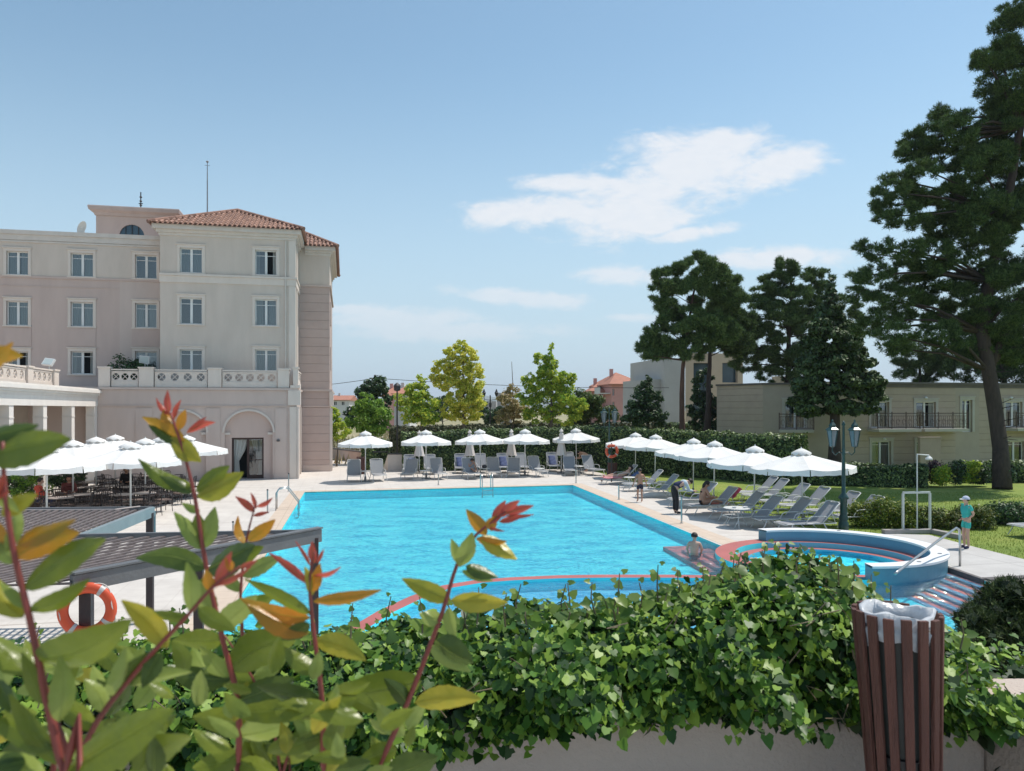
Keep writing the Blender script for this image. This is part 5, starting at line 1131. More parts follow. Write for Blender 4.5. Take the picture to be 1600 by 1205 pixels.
# distant houses
def house(name, label, x0, x1, ybase, ytop, Y, wallm, roofm, dep=8, rise=1.2, gable=False, wins_=(), ang=0.0, roofs=True, side=None):
    a = Q0(P(x0, 640, Y)); b = Q0(P(x1, 640, Y)); fr = Fr(a, Matrix.Rotation(ang, 3, 'Z') @ Vector((1, 0, 0)), Matrix.Rotation(ang, 3, 'Z') @ Vector((0, 1, 0))); L = (b-a).length/max(.3, math.cos(ang)); zt = CH+(HZ-ytop)/F*Y
    t_ = thing(name, label, 'house', tuple(a.lerp(b, .5)))
    hs = []
    for (wx0, wx1, wy1, wy0) in wins_:
        l = fr.px(wx0); r_ = fr.px(wx1); hs.append(rect(l, r_, CH+(HZ-wy0)/F*Y, CH+(HZ-wy1)/F*Y))
    mb = MB(); mb.holed(rect(0, L, -.02, zt), hs, lambda x, y: fr.p(x, 0, y), .25, fr.v); mb.build('wall', wallm, t_, whole=True)
    mb = MB(); mb.poly([fr.p(0, 0, 0), fr.p(0, dep, 0), fr.p(0, dep, zt), fr.p(0, 0, zt)]); mb.poly([fr.p(L, 0, 0), fr.p(L, dep, 0), fr.p(L, dep, zt), fr.p(L, 0, zt)]); mb.poly([fr.p(L, dep, 0), fr.p(0, dep, 0), fr.p(0, dep, zt), fr.p(L, dep, zt)]); mb.build('side_wall', side or wallm, t_)
    for h_ in hs:
        mb = MB(); mb.poly([fr.p(x, .2, y) for x, y in h_]); w_ = mb.build('window', darkroom, t_, whole=True)
        mb = MB(); cx = (h_[0][0]+h_[1][0])/2; fr.box(mb, cx-.04, cx+.04, .13, .18, h_[0][1], h_[2][1]); mb.build('frame', whitep, w_)
    if roofs:
        ov = .5; mb = MB(); c = [fr.p(-ov, -ov, zt), fr.p(L+ov, -ov, zt), fr.p(L+ov, dep+ov, zt), fr.p(-ov, dep+ov, zt)]
        if gable: r0, r1 = fr.p(-ov, dep/2, zt+rise), fr.p(L+ov, dep/2, zt+rise)
        else: k = min(L, dep)/2; r0, r1 = fr.p(k, dep/2, zt+rise), fr.p(L-k, dep/2, zt+rise)
        mb.add(c+[r0, r1], [(0, 1, 5, 4), (1, 2, 5), (2, 3, 4, 5), (3, 0, 4), (3, 2, 1, 0)]); mb.add([p-Z*.15 for p in c]+c, [(0, 1, 5, 4), (1, 2, 6, 5), (2, 3, 7, 6), (3, 0, 4, 7)]); rf = mb.build('roof', roofm, t_)
        mb = MB(); mb.box(fr.p(L*.3, dep*.45, zt+rise*.9), (.5, .5, 1.3)); mb.build('chimney', wallm, rf)
    return t_, fr, L, zt
rtile = mat('far_roof_tiles', (.46, .20, .13), (.36, .16, .11), .85, 1.2, .3, 8)
rose = mat('rose_plaster', (.62, .34, .30), (.55, .30, .27), .9, .5)
fwhite = mat('far_white_plaster', (.66, .65, .62), (.58, .57, .55), .9, .4)
fgrey = mat('far_grey_plaster', (.42, .39, .38), (.35, .33, .32), .9, .4)
house('house', 'low far house with a red roof just right of the hotel corner', 516, 545, 640, 625, 190, fwhite, rtile, 9, 1.2, True, [(522, 526, 628, 633), (534, 538, 628, 633)])
house('house', 'pink house with a white side wall between the bright green and lime trees', 600, 616, 655, 619, 120, rose, rtile, 10, 1.6, False, [(606, 611, 622, 633), (606, 611, 642, 652)], ang=0.0, side=fwhite)
house('house', 'white house part joining the pink one on its right', 616.4, 640, 655, 615, 121, fwhite, rtile, 9, 1.3, False, [(624, 628, 622, 630)])
house('house', 'grey far house behind the lamp with two arms', 758, 775, 650, 627, 150, fgrey, rtile, 8, .5, False, [(764, 768, 630, 636)], roofs=False)
house('house', 'pale far block right of the lamp with two arms', 777, 800, 650, 614, 160, fgrey, rtile, 8, .5, False, [(783, 787, 620, 627), (791, 794, 620, 627)], roofs=False)
hp, fr_, L_, zt_ = house('pink_house', 'pink three-storey house with hipped red roof behind the olive tree and the conifer', 956, 1003, 655, 600, 108, rose, rtile, 11, 1.9, False, [(957, 960, 608, 618), (957, 960, 628, 636), (985, 989, 612, 618)], ang=R(8))
for z_ in (3.2, 5.9):
    mb = MB(); fr_.box(mb, -1.6, -.02, .6, 3.6, z_, z_+.15); fr_.box(mb, -1.6, -1.52, .6, 3.6, z_+.153, z_+1.0); mb.build('balcony', fwhite, hp)
house('house', 'low tiled house part left of the pink house behind the olive tree', 925, 957, 655, 611, 112, rose, rtile, 9, 1.5, False, [(938, 942, 616, 624)])
house('house', 'white low far building half hidden left of the beige modern building', 1003, 1022, 655, 626, 120, fwhite, rtile, 8, .4, False, [(1010, 1014, 632, 638)], roofs=False)
# chimneys / hill
mb = MB(); n = 60; hv = []
hp_ = [(-3800+i*180, 5200+300*math.sin(i*.6)) for i in range(n)]
for i, (x, y) in enumerate(hp_):
    h_ = 60+40*math.sin(i*.23+4.2)+18*math.sin(i*.7)+14*math.sin(i*1.7); hv.append([(x, y, -5), (x, y+250, h_*.7), (x, y+700, h_), (x, y+1600, -5)])
for i in range(n-1): mb.add(hv[i]+hv[i+1], [(0, 4, 5, 1), (1, 5, 6, 2), (2, 6, 7, 3)])
struct(mb.build('hills', mat('far_hill_scrub', (.13, .16, .12), (.09, .12, .09), .95, .004), smooth=True), 'low blue hills on the horizon', 'hills')
# ================================================================== FENCE, RAMP, LAMPS, WIRES
wl_ = thing('garden_wall', 'low pinkish wall with black railing between hotel and first hedge', 'wall', tuple(G(545, 727)))
g0, g1 = G(512, 716), G(574, 723.5); mb = MB(); mb.beam(g0+Z*.4, g1+Z*.33, .25, .72); mb.build('wall', pink, wl_); mb = MB(); mb.beam(g0+Z*.8, g1+Z*.72, .33, .07); mb.build('coping', darkstone, wl_)
mb = MB(); n = 38
for i in range(n):
    p = g0.lerp(g1, i/(n-1)); mb.beam(p+Z*(.82-.08*i/n), p+Z*(1.62-.06*i/n), .02, .02)
mb.beam(g0+Z*1.55, g1+Z*1.48, .03, .03); mb.beam(g0+Z*.95, g1+Z*.88, .03, .03); mb.build('railing', metal_d, wl_)
rp = thing('garden_ramp', 'pale ramp with a dark top edge in the gap between the two hedges', 'ramp', tuple(G(617, 734)))
a, b = G(598, 734), G(631, 734); c, d = P(606, 710, 46.5), P(629, 710, 46.5); mb = MB(); mb.add([a, b, d, c, Q0(c), Q0(d)], [(0, 1, 2, 3), (0, 3, 4), (1, 5, 2), (3, 2, 5, 4)]); mb.build('slope', stone, rp)
mb = MB(); mb.beam(c+Z*.03, d+Z*.03, .15, .08); mb.beam(c+Z*.05+Vector((-.9, 0, .1)), c+Z*.05+Vector((0, 0, .1)), .06, .06); mb.build('edge_bar', metal_d, rp)
mb = MB(); hy = G(600, 715); mb.holed([(hy.x-2, 48), (hy.x+4, 48), (-10, 150), (-26, 150)], [], lambda x, y: Vector((x, y, -.02))); struct(mb.build('path', mat('dirt_path', (.42, .38, .30), (.34, .31, .24), .95, 1.5)))
# urn of dry field grass
for (x0, y0, Yw, lab) in (): pass
nb = 9000; xs = RNG.uniform(-20, 30, nb); ys = RNG.uniform(52, 120, nb); hh = RNG.uniform(.25, .9, nb); an = RNG.uniform(0, 6.28, nb); b0 = np.stack([xs, ys, np.full(nb, -.03)], 1); dx = np.stack([np.cos(an), np.sin(an), an*0], 1)*.06; tp_ = b0+np.stack([RNG.normal(0, .12, nb), RNG.normal(0, .12, nb), hh], 1)
vs = np.concatenate([b0-dx, b0+dx, tp_], 1).reshape(-1, 3)
tag(np_mesh('dry_grass', vs, np.arange(len(vs)).reshape(-1, 3), mat('dry_grass_blades', (.46, .36, .18), (.26, .24, .10), .9, .3, island=True)), 'tall dry grass of the field beyond the hedges', 'grass', kind='stuff')
def pole_lamp(px, ytop, Y, lab, arms=0):
    b = Q0(P(px, 640, Y)); zt = CH+(HZ-ytop)/F*Y; t_ = thing('street_lamp', lab, 'street lamp', tuple(b))
    mb = MB(); mb.tube([b, b+Z*1, b+Z*(zt-.5)], [.09, .06, .045], 8); mb.build('pole', metal_d, t_)
    if not arms:
        mb = MB(); mb.lathe([(.05, zt-.55), (.20, zt-.5), (.24, zt-.2), (.18, zt-.12), (.03, zt)], b, 8); mb.build('lamp_head', metal_d, t_)
    else:
        for s_ in (-1, 1):
            mb = MB(); mb.tube([b+Z*(zt-.9), b+Vector((s_*.45, 0, zt-.85)), b+Vector((s_*.5, 0, zt-.6))], .025, 5); mb.lathe([(.06, zt-.6), (.16, zt-.3), (.12, zt-.25), (.02, zt)], b+Vector((s_*.5, 0, 0)), 8); mb.build('lamp_head', metal_d, t_)
pole_lamp(620.5, 598, 49, 'tall thin dark lamp post with a pointed head left of the lime tree')
pole_lamp(766, 608, 62, 'dark lamp post with two upright lanterns behind the third far umbrella', 1)
# power line
t_ = thing('power_pole', 'wooden power pole behind the dark tree left of the pink house', 'power pole', tuple(Q0(P(586, 640, 70))))
mb = MB(); pt = P(586, 586, 70); mb.tube([Q0(pt), pt], [.14, .1], 8); mb.build('pole', bark_grey, t_); mb = MB(); mb.beam(pt+Vector((-.5, 0, -.3)), pt+Vector((.5, 0, -.3)), .1, .1); mb.build('crossarm', bark_grey, t_)
mb = MB(); seq = [P(430, 606, 70), P(586, 591, 70), P(1045, 606, 72)]
for a, b, sg in ((seq[0], seq[1], .35), (seq[1], seq[2], .55)):
    pts = [a.lerp(b, i/16)-Z*sg*4*(i/16)*(1-i/16)*.5 for i in range(17)]; mb.tube(pts, .03, 4)
tag(mb.build('power_cable', metal_d), 'thin dark cable sagging between the power pole and the grey building', 'cable')
# twin-lantern lamppost by the shrubs
teal = mat('dark_green_cast_iron', (.02, .075, .07), (.012, .04, .04), .35, 8)
def big_lamp(px, py, ytop, lab, nm=2, sc=1.0):
    b = G(px, py); Y = b.y; zt = (CH+(HZ-ytop)/F*Y); t_ = thing('lamppost', lab, 'lamppost', tuple(b))
    mb = MB(); mb.lathe([(.15, 0), (.15, .3), (.11, .36), (.14, .45), (.10, .55), (.10, 1.0), (.16, 1.05), (.12, 1.12), (.06, 1.2), (.05, zt*.72), (.07, zt*.73), (.045, zt*.75), (.035, zt-.02), (.06, zt+.0), (.01, zt+.12)], b, 12); mb.build('post', teal, t_, True)
    for s_ in (-1, 1):
        c = b+Vector((s_*.29*sc, -s_*.10, zt*.80))
        mb = MB(); p0 = b+Z*(zt*.74); pts = [p0, p0+Vector((s_*.14, 0, .02)), p0+Vector((s_*.25, 0, -.06)), c+Z*-.16, c+Z*-.03]; mb.tube(pts, .018, 6)
        mb.tube([p0+Z*.1+Vector((s_*.05*math.cos(k), 0, .05*math.sin(k))) for k in range(6)], .01, 5); mb.build('bracket', teal, t_, whole=True)
        mb = MB(); r1, r2 = .09*sc, .17*sc
        h_ = zt*.15*sc; mb.lathe([(.03, -.03), (r1, 0)], c, 6)
        for k in range(6): a = math.pi/3*k; mb.beam(c+Vector((r1*math.cos(a), r1*math.sin(a), 0)), c+Vector((r2*math.cos(a), r2*math.sin(a), h_)), .015, .015)
        mb.lathe([(r2+.04, h_-.003), (r2+.05, h_+.02), (r2*.62, h_+.10), (r2*.62, h_+.13), (r2*.66, h_+.15), (.03, h_+.25), (.03, h_+.30), (.005, h_+.33)], c, 6)
        ln_ = mb.build('lantern', teal, t_, whole=True)
        mb = MB(); mb.lathe([(r1-.008, .003), (r2-.01, h_-.01)], c, 6); mb.build('lantern_glass', mat('frosted_glass', (.20, .24, .26), (.15, .18, .20), .15, 3), ln_)
big_lamp(1318, 833, 664, 'green iron lamppost with two lanterns beside the round pool')
big_lamp(952, 742, 640, 'small dark lamppost with lanterns against the tall hedge left of the right umbrellas')
# ================================================================== UMBRELLAS
def make_umbrella(Rr, apex, edge, label, group, seed=0, square=False):
    rs = random.Random(seed); t_ = thing('umbrella', label, 'umbrella', (0, 0, 0), group, local=True)
    n = 8; a0 = R(22.5); zv = edge-.20
    def rp(a): return Vector((Rr*math.cos(a), Rr*math.sin(a), edge))
    mb = MB(); ap = Vector((0, 0, apex-.10)); rows = 6; cols = 6
    for k in range(n):
        A_, B_ = rp(a0+k*math.pi/4), rp(a0+(k+1)*math.pi/4); g = []
        for i in range(rows+1):
            f = .10+(1-.10)*i/rows; r_ = []
            for j in range(cols+1):
                u = j/cols; p = ap.lerp(A_.lerp(B_, u), f); sag = .055*f*math.sin(math.pi*u)*1.2; p.z -= sag+.04*math.sin(math.pi*f)*.5; r_.append(p)
            g.append(r_)
        vs = [p for r_ in g for p in r_]; fs = [(i*(cols+1)+j, i*(cols+1)+j+1, (i+1)*(cols+1)+j+1, (i+1)*(cols+1)+j) for i in range(rows) for j in range(cols)]
        mb.add(vs, fs)
    mb.build('canopy', canvas, t_, True)
    mb = MB()
    for k in range(n):
        A_, B_ = rp(a0+k*math.pi/4), rp(a0+(k+1)*math.pi/4); top = []; bot = []
        for j in range(9):
            u = .012+.976*j/8; p = A_.lerp(B_, u); o_ = p.normalized()*(.012*math.sin(j*1.9+k+seed)); o_.z = 0; top.append(p-Z*(.055*1.2*math.sin(math.pi*u)+.003)); bot.append(p+o_*1.6+Vector((p.x, p.y, 0)).normalized()*.02-Z*(.20+.012*math.sin(j*2.3+seed)))
        mb.add(top+bot, [(j, j+1, j+10, j+9) for j in range(8)])
    mb.build('valance', canvas, t_, True, whole=True)
    mb = MB(); vr = .30; vz = apex-.10
    pr = [(.02, apex+.03), (vr*.5, apex-.025), (vr, vz-.005), (vr+.01, vz-.07)]
    vs = []; fs = []
    for (r_, z_) in pr:
        for k in range(16): a = k*math.pi/8; q = r_*(1+.03*math.cos(8*a)); vs.append((q*math.cos(a), q*math.sin(a), z_+(.028*math.cos(8*a) if z_ == pr[-1][1] else 0)))
    for i in range(3):
        for k in range(16): fs.append((i*16+k, i*16+(k+1) % 16, (i+1)*16+(k+1) % 16, (i+1)*16+k))
    mb.add(vs, fs); vt = mb.build('vent_cap', canvas, t_, True, whole=True)
    mb = MB(); mb.lathe([(.015, apex+.02), (.02, apex+.05), (.005, apex+.08)], (0, 0, 0), 8); mb.build('finial', whitep, vt)
    mb = MB(); mb.tube([(0, 0, .05), (0, 0, apex-.02)], .026, 8); mb.build('pole', metal_w, t_, True)
    for k in range(n):
        a = a0+k*math.pi/4; e = rp(a)*.97; e.z = edge-.02; mb = MB(); mb.beam((0, 0, apex-.16), e, .02, .025); mb.build('rib', metal_w, t_)
    mb = MB(); mb.lathe([(.05, edge-.32), (.05, edge-.22)], (0, 0, 0), 8)
    for k in range(n):
        a = a0+k*math.pi/4; mb.beam((0, 0, edge-.27), Vector((Rr*.48*math.cos(a), Rr*.48*math.sin(a), apex-.16+(edge-apex+.14)*.5)), .014, .016)
    mb.build('stretcher', metal_w, t_, whole=True)
    mb = MB(); mb.lathe([(.27, 0), (.27, .05), (.06, .07), (.045, .28)], (0, 0, 0), 14); mb.build('base', mat('umbrella_base', (.20, .20, .20), (.14, .14, .14), .7, 6), t_)
    return t_
gU1 = 'white umbrellas in the far row behind the pool'; gU2 = 'white umbrellas along the right side of the pool'; gU3 = 'white umbrellas over the café tables'
far = [(571, 674.5, 'leftmost open white umbrella of the far row, in front of the short square hedge'), (666, 673, 'open white umbrella second from left behind the pool'), (751, 672, 'open white umbrella third from left behind the pool'), (820, 671.5, 'open white umbrella fourth from left behind the pool'), (901, 670, 'rightmost open white umbrella of the far row, above the bending man')]
pu = make_umbrella(1.40, 2.57, 1.99, far[0][2], gU1, 1)
for i, (x, ya, lab) in enumerate(far):
    Y = (CH-2.57)*F/(ya-HZ); loc = Vector(((x-800)/F*Y, Y, 0))
    if i == 0: pu.location = loc
    else: c = copy_tree(pu, loc, random.uniform(-.25, .25), lab); c.rotation_euler = (random.uniform(-.025, .025), random.uniform(-.025, .025), random.uniform(-.25, .25))
FARU = [Vector(((x-800)/F*(1.13*F/(ya-HZ)), 1.13*F/(ya-HZ), 0)) for x, ya, _ in far]
rt = [(993, 677, 'farthest white umbrella of the right row, over the sunbathing woman in black'), (1023, 680, 'second farthest umbrella of the right row, right of the standing boy'), (1083, 686, 'third farthest umbrella of the right row, above the waiter'), (1115, 690, 'fourth farthest umbrella of the right row, above the seated woman'), (1178, 698, 'second nearest white umbrella of the right row'), (1255, 702, 'nearest white umbrella of the right row beside the green lamppost')]
pr_ = make_umbrella(1.66, 2.42, 1.86, rt[0][2], gU2, 3)
for i, (x, ya, lab) in enumerate(rt):
    Y = 1.28*F/(ya-HZ); loc = Vector(((x-800)/F*Y, Y, 0))
    if i == 0: pr_.location = loc
    else: c = copy_tree(pr_, loc, random.uniform(-.2, .2), lab); c.rotation_euler = (random.uniform(-.02, .02), random.uniform(-.025, .025), random.uniform(-.2, .2))
sp_ = mat('navy_solar_patch', (.10, .12, .20), (.07, .08, .15), .4, 4)
cf = [(73, 697, 'café umbrella nearest the camera, leftmost of the cluster'), (114, 689, 'café umbrella second from left in the cluster'), (150, 684, 'café umbrella third from left, beside a colonnade pillar'), (180, 680.5, 'café umbrella with the highest peak in the middle of the cluster'), (204, 692, 'café umbrella with the drooping shaded valance in the front of the cluster'), (227, 686, 'café umbrella third from right in the cluster'), (253, 683, 'café umbrella second from right, partly behind the yellow leaf'), (292, 681.5, 'rightmost café umbrella next to the blind arch')]
CAFE = []
for i, (x, ya, lab) in enumerate(cf):
    Y = 1.13*F/(ya-HZ); loc = Vector(((x-800)/F*Y, Y, 0)); CAFE.append(loc)
    c = copy_tree(pu, loc, random.uniform(-.3, .3), lab, scale=1.0); c.scale = (1.17, 1.17, 1); c['group'] = gU3
# folded umbrellas
def make_folded(label):
    t_ = thing('folded_umbrella', label, 'umbrella', (0, 0, 0), 'folded umbrellas behind the far row', local=True)
    mb = MB(); n = 24; prof = [(.03, 2.42), (.10, 2.32), (.14, 2.24), (.11, 2.20), (.14, 1.9), (.20, 1.5), (.27, 1.12), (.29, 1.05)]
    vs = []; fs = []
    for (r_, z_) in prof:
        for k in range(n): a = 2*math.pi*k/n; q = r_*(1+.16*math.cos(8*a)*min(1, (2.5-z_))); vs.append((q*math.cos(a), q*math.sin(a), z_+.02*math.sin(5*a)))
    for i in range(len(prof)-1):
        for k in range(n): fs.append((i*n+k, i*n+(k+1) % n, (i+1)*n+(k+1) % n, (i+1)*n+k))
    mb.add(vs, fs); mb.build('folded_canopy', canvas_w, t_, True, whole=True)
    mb = MB(); mb.lathe([(.10, 2.40), (.13, 2.44), (.05, 2.55), (.01, 2.60)], (0, 0, 0), 10); mb.build('vent_cap', canvas_w, t_)
    mb = MB(); mb.tube([(0, 0, .05), (0, 0, 2.4)], .025, 8); mb.build('pole', metal_w, t_)
    mb = MB(); mb.lathe([(.25, 0), (.25, .05), (.05, .07), (.04, .25)], (0, 0, 0), 14); mb.build('base', MATS['umbrella_base'], t_)
    return t_
fo = [(655, 673, 'folded umbrella just left of the second open umbrella of the far row'), (734, 672, 'folded umbrella left of the third open umbrella, behind the sunbather'), (799, 671, 'folded umbrella left of the fourth open umbrella of the far row'), (877, 670, 'folded umbrella left of the rightmost open umbrella of the far row')]
pf = make_folded(fo[0][2])
for i, (x, ya, lab) in enumerate(fo):
    Y = 44.6; loc = Vector(((x-800)/F*Y, Y, 0)); s_ = (CH+(HZ-ya)/F*Y)/2.58
    if i == 0: pf.location = loc; pf.scale = (s_,)*3
    else: copy_tree(pf, loc, i*.7, lab, scale=s_)
# ================================================================== LOUNGERS
sling = mat('grey_sling_mesh', (.30, .31, .33), (.24, .25, .27), .7, 30)
frame_m = mat('lounger_frame', (.66, .66, .64), (.58, .58, .57), .4, 6)
def make_lounger(label, group, back=46):
    t_ = thing('sun_lounger', label, 'sun lounger', (0, 0, 0), group, local=True); w = .33; z = .34; hx_ = 1.18; L = .80
    cb, sb = math.cos(R(back)), math.sin(R(back))
    mb = MB()
    for s_ in (-1, 1): mb.tube([(0, s_*w, z-.02), (.06, s_*w, z), (hx_+.45, s_*w, z)], .018, 6)
    mb.tube([(0, -w, z-.02), (0, w, z-.02)], .018, 6); mb.tube([(.9, -w, z-.03), (.9, w, z-.03)], .014, 6); mb.tube([(hx_+.45, -w, z), (hx_+.45, w, z)], .016, 6)
    mb.build('frame', frame_m, t_, True, whole=True)
    mb = MB(); n = 8
    g = [(hx_*i/n+.01, z+.004-.022*math.sin(math.pi*i/n)) for i in range(n+1)]
    for (x, zz) in g: mb.v += [(x, -w+.01, zz+.012), (x, 0, zz), (x, w-.01, zz+.012)]
    for i in range(n):
        for k in range(2): mb.f.append((i*3+k, i*3+k+1, i*3+k+4, i*3+k+3)); mb.m.append(0)
    mb.build('seat', sling, t_, True)
    mb = MB()
    for i in range(7):
        f = i/6; x = hx_+L*f*cb; zz = z+.01+L*f*sb
        for y, d in ((-w+.01, .0), (0, .02), (w-.01, .0)): mb.v.append((x+d*sb, y, zz-d*cb))
    for i in range(6):
        for k in range(2): mb.f.append((i*3+k, i*3+k+1, i*3+k+4, i*3+k+3)); mb.m.append(0)
    bk_ = mb.build('backrest', sling, t_, True)
    mb = MB(); e = (hx_+L*cb, z+.01+L*sb); mb.tube([(hx_, -w, z+.01), (e[0], -w, e[1]), (e[0]+.01, -w*.7, e[1]+.02), (e[0]+.01, w*.7, e[1]+.02), (e[0], w, e[1]), (hx_, w, z+.01)], .017, 6)
    mb.tube([(hx_+L*.55*cb, -w, z+L*.55*sb), (hx_+.42, -w, z)], .01, 5); mb.tube([(hx_+L*.55*cb, w, z+L*.55*sb), (hx_+.42, w, z)], .01, 5); mb.build('backrest_frame', frame_m, bk_, True, whole=True)
    for x0, x1 in ((.22, .05), (1.22, 1.5)):
        for s_ in (-1, 1):
            mb = MB(); mb.tube([(x0, s_*w, z), (x0+(x1-x0)*.3, s_*(w+.01), z*.55), (x1, s_*(w+.03), .015)], .017, 6); mb.build('leg', frame_m, t_, True, whole=True)
    for s_ in (-1, 1):
        mb = MB(); mb.tube([(.62, s_*(w+.01), z), (.72, s_*(w+.03), z+.17), (.80, s_*(w+.035), z+.215), (1.15, s_*(w+.035), z+.225), (1.30, s_*(w+.02), z+.20)], .015, 6); mb.build('armrest', frame_m, t_, True, whole=True)
    return t_
LP = None
def lounger(loc, rz, lab, group, back=46):
    global LP
    LP = LP or {}
    if back not in LP: LP[back] = make_lounger(lab, group, back); o = LP[back]; o.location = loc; o.rotation_euler = (0, 0, rz)
    else: o = copy_tree(LP[back], loc, rz, lab)
    o['label'] = lab; o['group'] = group; return o
gL1 = 'grey sun loungers in the far row'; gL2 = 'grey sun loungers along the right side'
def far_l(px, py, lab, back=62, rot=0.0):
    rz = TH+R(90)+rot; g = G(px, py); d = Vector((math.cos(rz), math.sin(rz), 0)); lounger(g-d*1.5, rz, lab, gL1, back)
Lf = [(553, 750, 'shaded lounger leftmost of the far row, left of the first umbrella pole', 62, 0), (588, 749, 'shaded lounger just right of the first far umbrella pole', 62, .1),
      (643, 746.5, 'dark lounger tilted at the left under the second far umbrella', 52, -.25), (681, 746.5, 'dark lounger right of the second far umbrella pole', 62, .08),
      (770, 743.5, 'dark lounger right of the folded towel table under the third far umbrella', 56, -.1), (803, 743, 'dark lounger tilted left of the fourth far umbrella pole', 52, -.25), (833, 742.5, 'dark lounger right of the fourth far umbrella pole', 62, .12),
      (889, 741, 'dark lounger left of the rightmost far umbrella pole', 56, -.2), (917, 740.5, 'dark lounger below the bending man', 62, .2)]
for x, y, lab, bk2, ro in Lf: far_l(x, y, lab, bk2, ro)
Lb = [(640, 739.5, 'light lounger in the back row at the left end', -.1), (671, 739, 'light lounger in the back row behind the second umbrella pole', 0), (719, 737.5, 'light lounger in the back row left of the sunbather', -.1), (750, 737, 'light lounger in the back row behind the sunbather', .05), (785, 736.5, 'light lounger in the back row right of the third umbrella pole', -.1), (813, 736, 'light lounger in the back row left of the fourth umbrella pole', .05), (862, 734.5, 'light lounger in the back row left of the last folded umbrella', -.1), (888, 734, 'light lounger in the back row left of the bending man', .05)]
for x, y, lab, ro in Lb: far_l(x, y, lab, 62, ro)
lounger(G(742, 750), TH+R(90)+.1, 'lounger with the seated sunbather under the third far umbrella', gL1, 62)
def right_l(px, py, lab, back=46, rot=0.0):
    rz = TH-.05+rot; g = G(px, py); d = Vector((math.cos(rz), math.sin(rz), 0)); lounger(g-d*.9, rz, lab, gL2, back)
Lr = [(968, 756, 'flat lounger with the woman in black at the far end of the right row', 46, 0), (1005, 767, 'shaded lounger right behind the standing boy', 46, 0), (1027, 777, 'shaded lounger just left of the waiter', 46, 0), (1083, 793, 'shaded lounger behind the waiter and the seated woman', 46, 0), (1112, 803, 'lounger on which the seated woman with the pink towel sits', 46, .05),
      (1152, 812, 'dark lounger at the left of the round white table', 46, 0), (1178, 822, 'dark lounger right behind the round white table', 46, .03), (1222, 826, 'dark lounger left of the nearest umbrella pole', 46, .0), (1262, 834, 'dark lounger nearest the round pool wall', 46, .02),
      (1180, 781, 'light lounger on the lawn, farthest of its row', 46, -.02), (1196, 786, 'light lounger on the lawn, second farthest of its row', 46, 0), (1226, 796, 'light lounger on the lawn, third farthest of its row', 46, 0), (1256, 803, 'light lounger on the lawn behind the nearest umbrella pole', 46, .02), (1300, 813, 'light lounger on the lawn just left of the lamppost', 46, 0), (1335, 822, 'light lounger on the lawn behind the lamppost and shrubs', 46, .03), (1630, 838, 'white lounger at the right edge on the lawn behind the child', 46, .0)]
for x, y, lab, bk2, ro in Lr: right_l(x, y, lab, bk2, ro)
# ================================================================== SMALL TABLES, POSTS, LADDERS
def side_table(loc, lab, r_=.28, h=.5, group='small round tables by the loungers'):
    t_ = thing('side_table', lab, 'table', tuple(loc), group); loc = Vector(loc)
    mb = MB(); mb.lathe([(r_, h-.02), (r_+.01, h-.01), (r_, h)], loc, 18); mb.build('table_top', metal_w, t_)
    for k in range(3): a = k*2.09+.4; mb = MB(); mb.tube([loc+Vector((.05*math.cos(a), .05*math.sin(a), h-.02)), loc+Vector((r_*.9*math.cos(a), r_*.9*math.sin(a), .01))], .012, 5); mb.build('leg', metal_w, t_)
for i, (x, y, lab) in enumerate([(571, 751, 'small white table at the leftmost far umbrella pole'), (664, 750, 'small white table at the second far umbrella pole'), (757, 746, 'small white table with a dark bag right of the sunbather'), (843, 746, 'small white table right of the fourth far umbrella'), (905, 742, 'small white table at the rightmost far umbrella pole'), (984, 762, 'small white table between the lying woman and the boy'), (1060, 786, 'small white table beside the waiter'), (1037, 770, 'small white table between the shaded loungers left of the waiter')]): side_table(G(x, y), lab)
g_ = G(1152, 824); side_table(g_, 'larger round table with white things on it in front of the right loungers', .42, .62)
for dx, lab in ((-.12, 'left white ashtray on the larger round table'), (.22, 'right white ashtray on the larger round table')):
    mb = MB(); mb.lathe([(.05, .622), (.08, .67), (.07, .665), (.045, .635)], g_+Vector((dx, -.1, 0)), 12); tag(mb.build('ashtray', whitep), lab, 'ashtray', 'ashtrays on the round table')
bag = G(757, 746); mb = MB(); mb.lathe([(.10, .51), (.15, .58), (.12, .66), (.03, .70)], bag, 10, sq=.7); tag(mb.build('bag', metal_d), 'small dark bag on the white table right of the sunbather', 'bag')
def post(px, py, ytop, lab, r_=.028):
    b = G(px, py); Y = b.y; zt = CH+(HZ-ytop)/F*Y; t_ = thing('pool_post', lab, 'post', tuple(b), 'steel posts round the pool edge')
    mb = MB(); mb.tube([b, b+Z*zt], r_, 8); mb.build('post', steel, t_); mb = MB(); mb.lathe([(.06, 0), (.06, .02), (.03, .03)], b, 10); mb.build('foot_plate', steel, t_); mb = MB(); mb.lathe([(.034, zt-.03), (.036, zt), (.01, zt+.015)], b, 8); mb.build('cap', metal_d, t_)
for x, y, yt, lab in ((451, 768, 740, 'steel post at the far left corner of the pool'), (418, 802, 765, 'steel post left of the pool ladder'), (364, 833, 815, 'short steel post left above the front trellis roof'), (685, 758, 742, 'steel post at the far edge below the second umbrella'), (900, 755, 733, 'steel post at the far right corner of the pool'), (967, 781, 757, 'steel post on the right edge left of the standing boy'), (1065, 818, 775, 'steel post on the right edge below the waiter')): post(x, y, yt, lab)
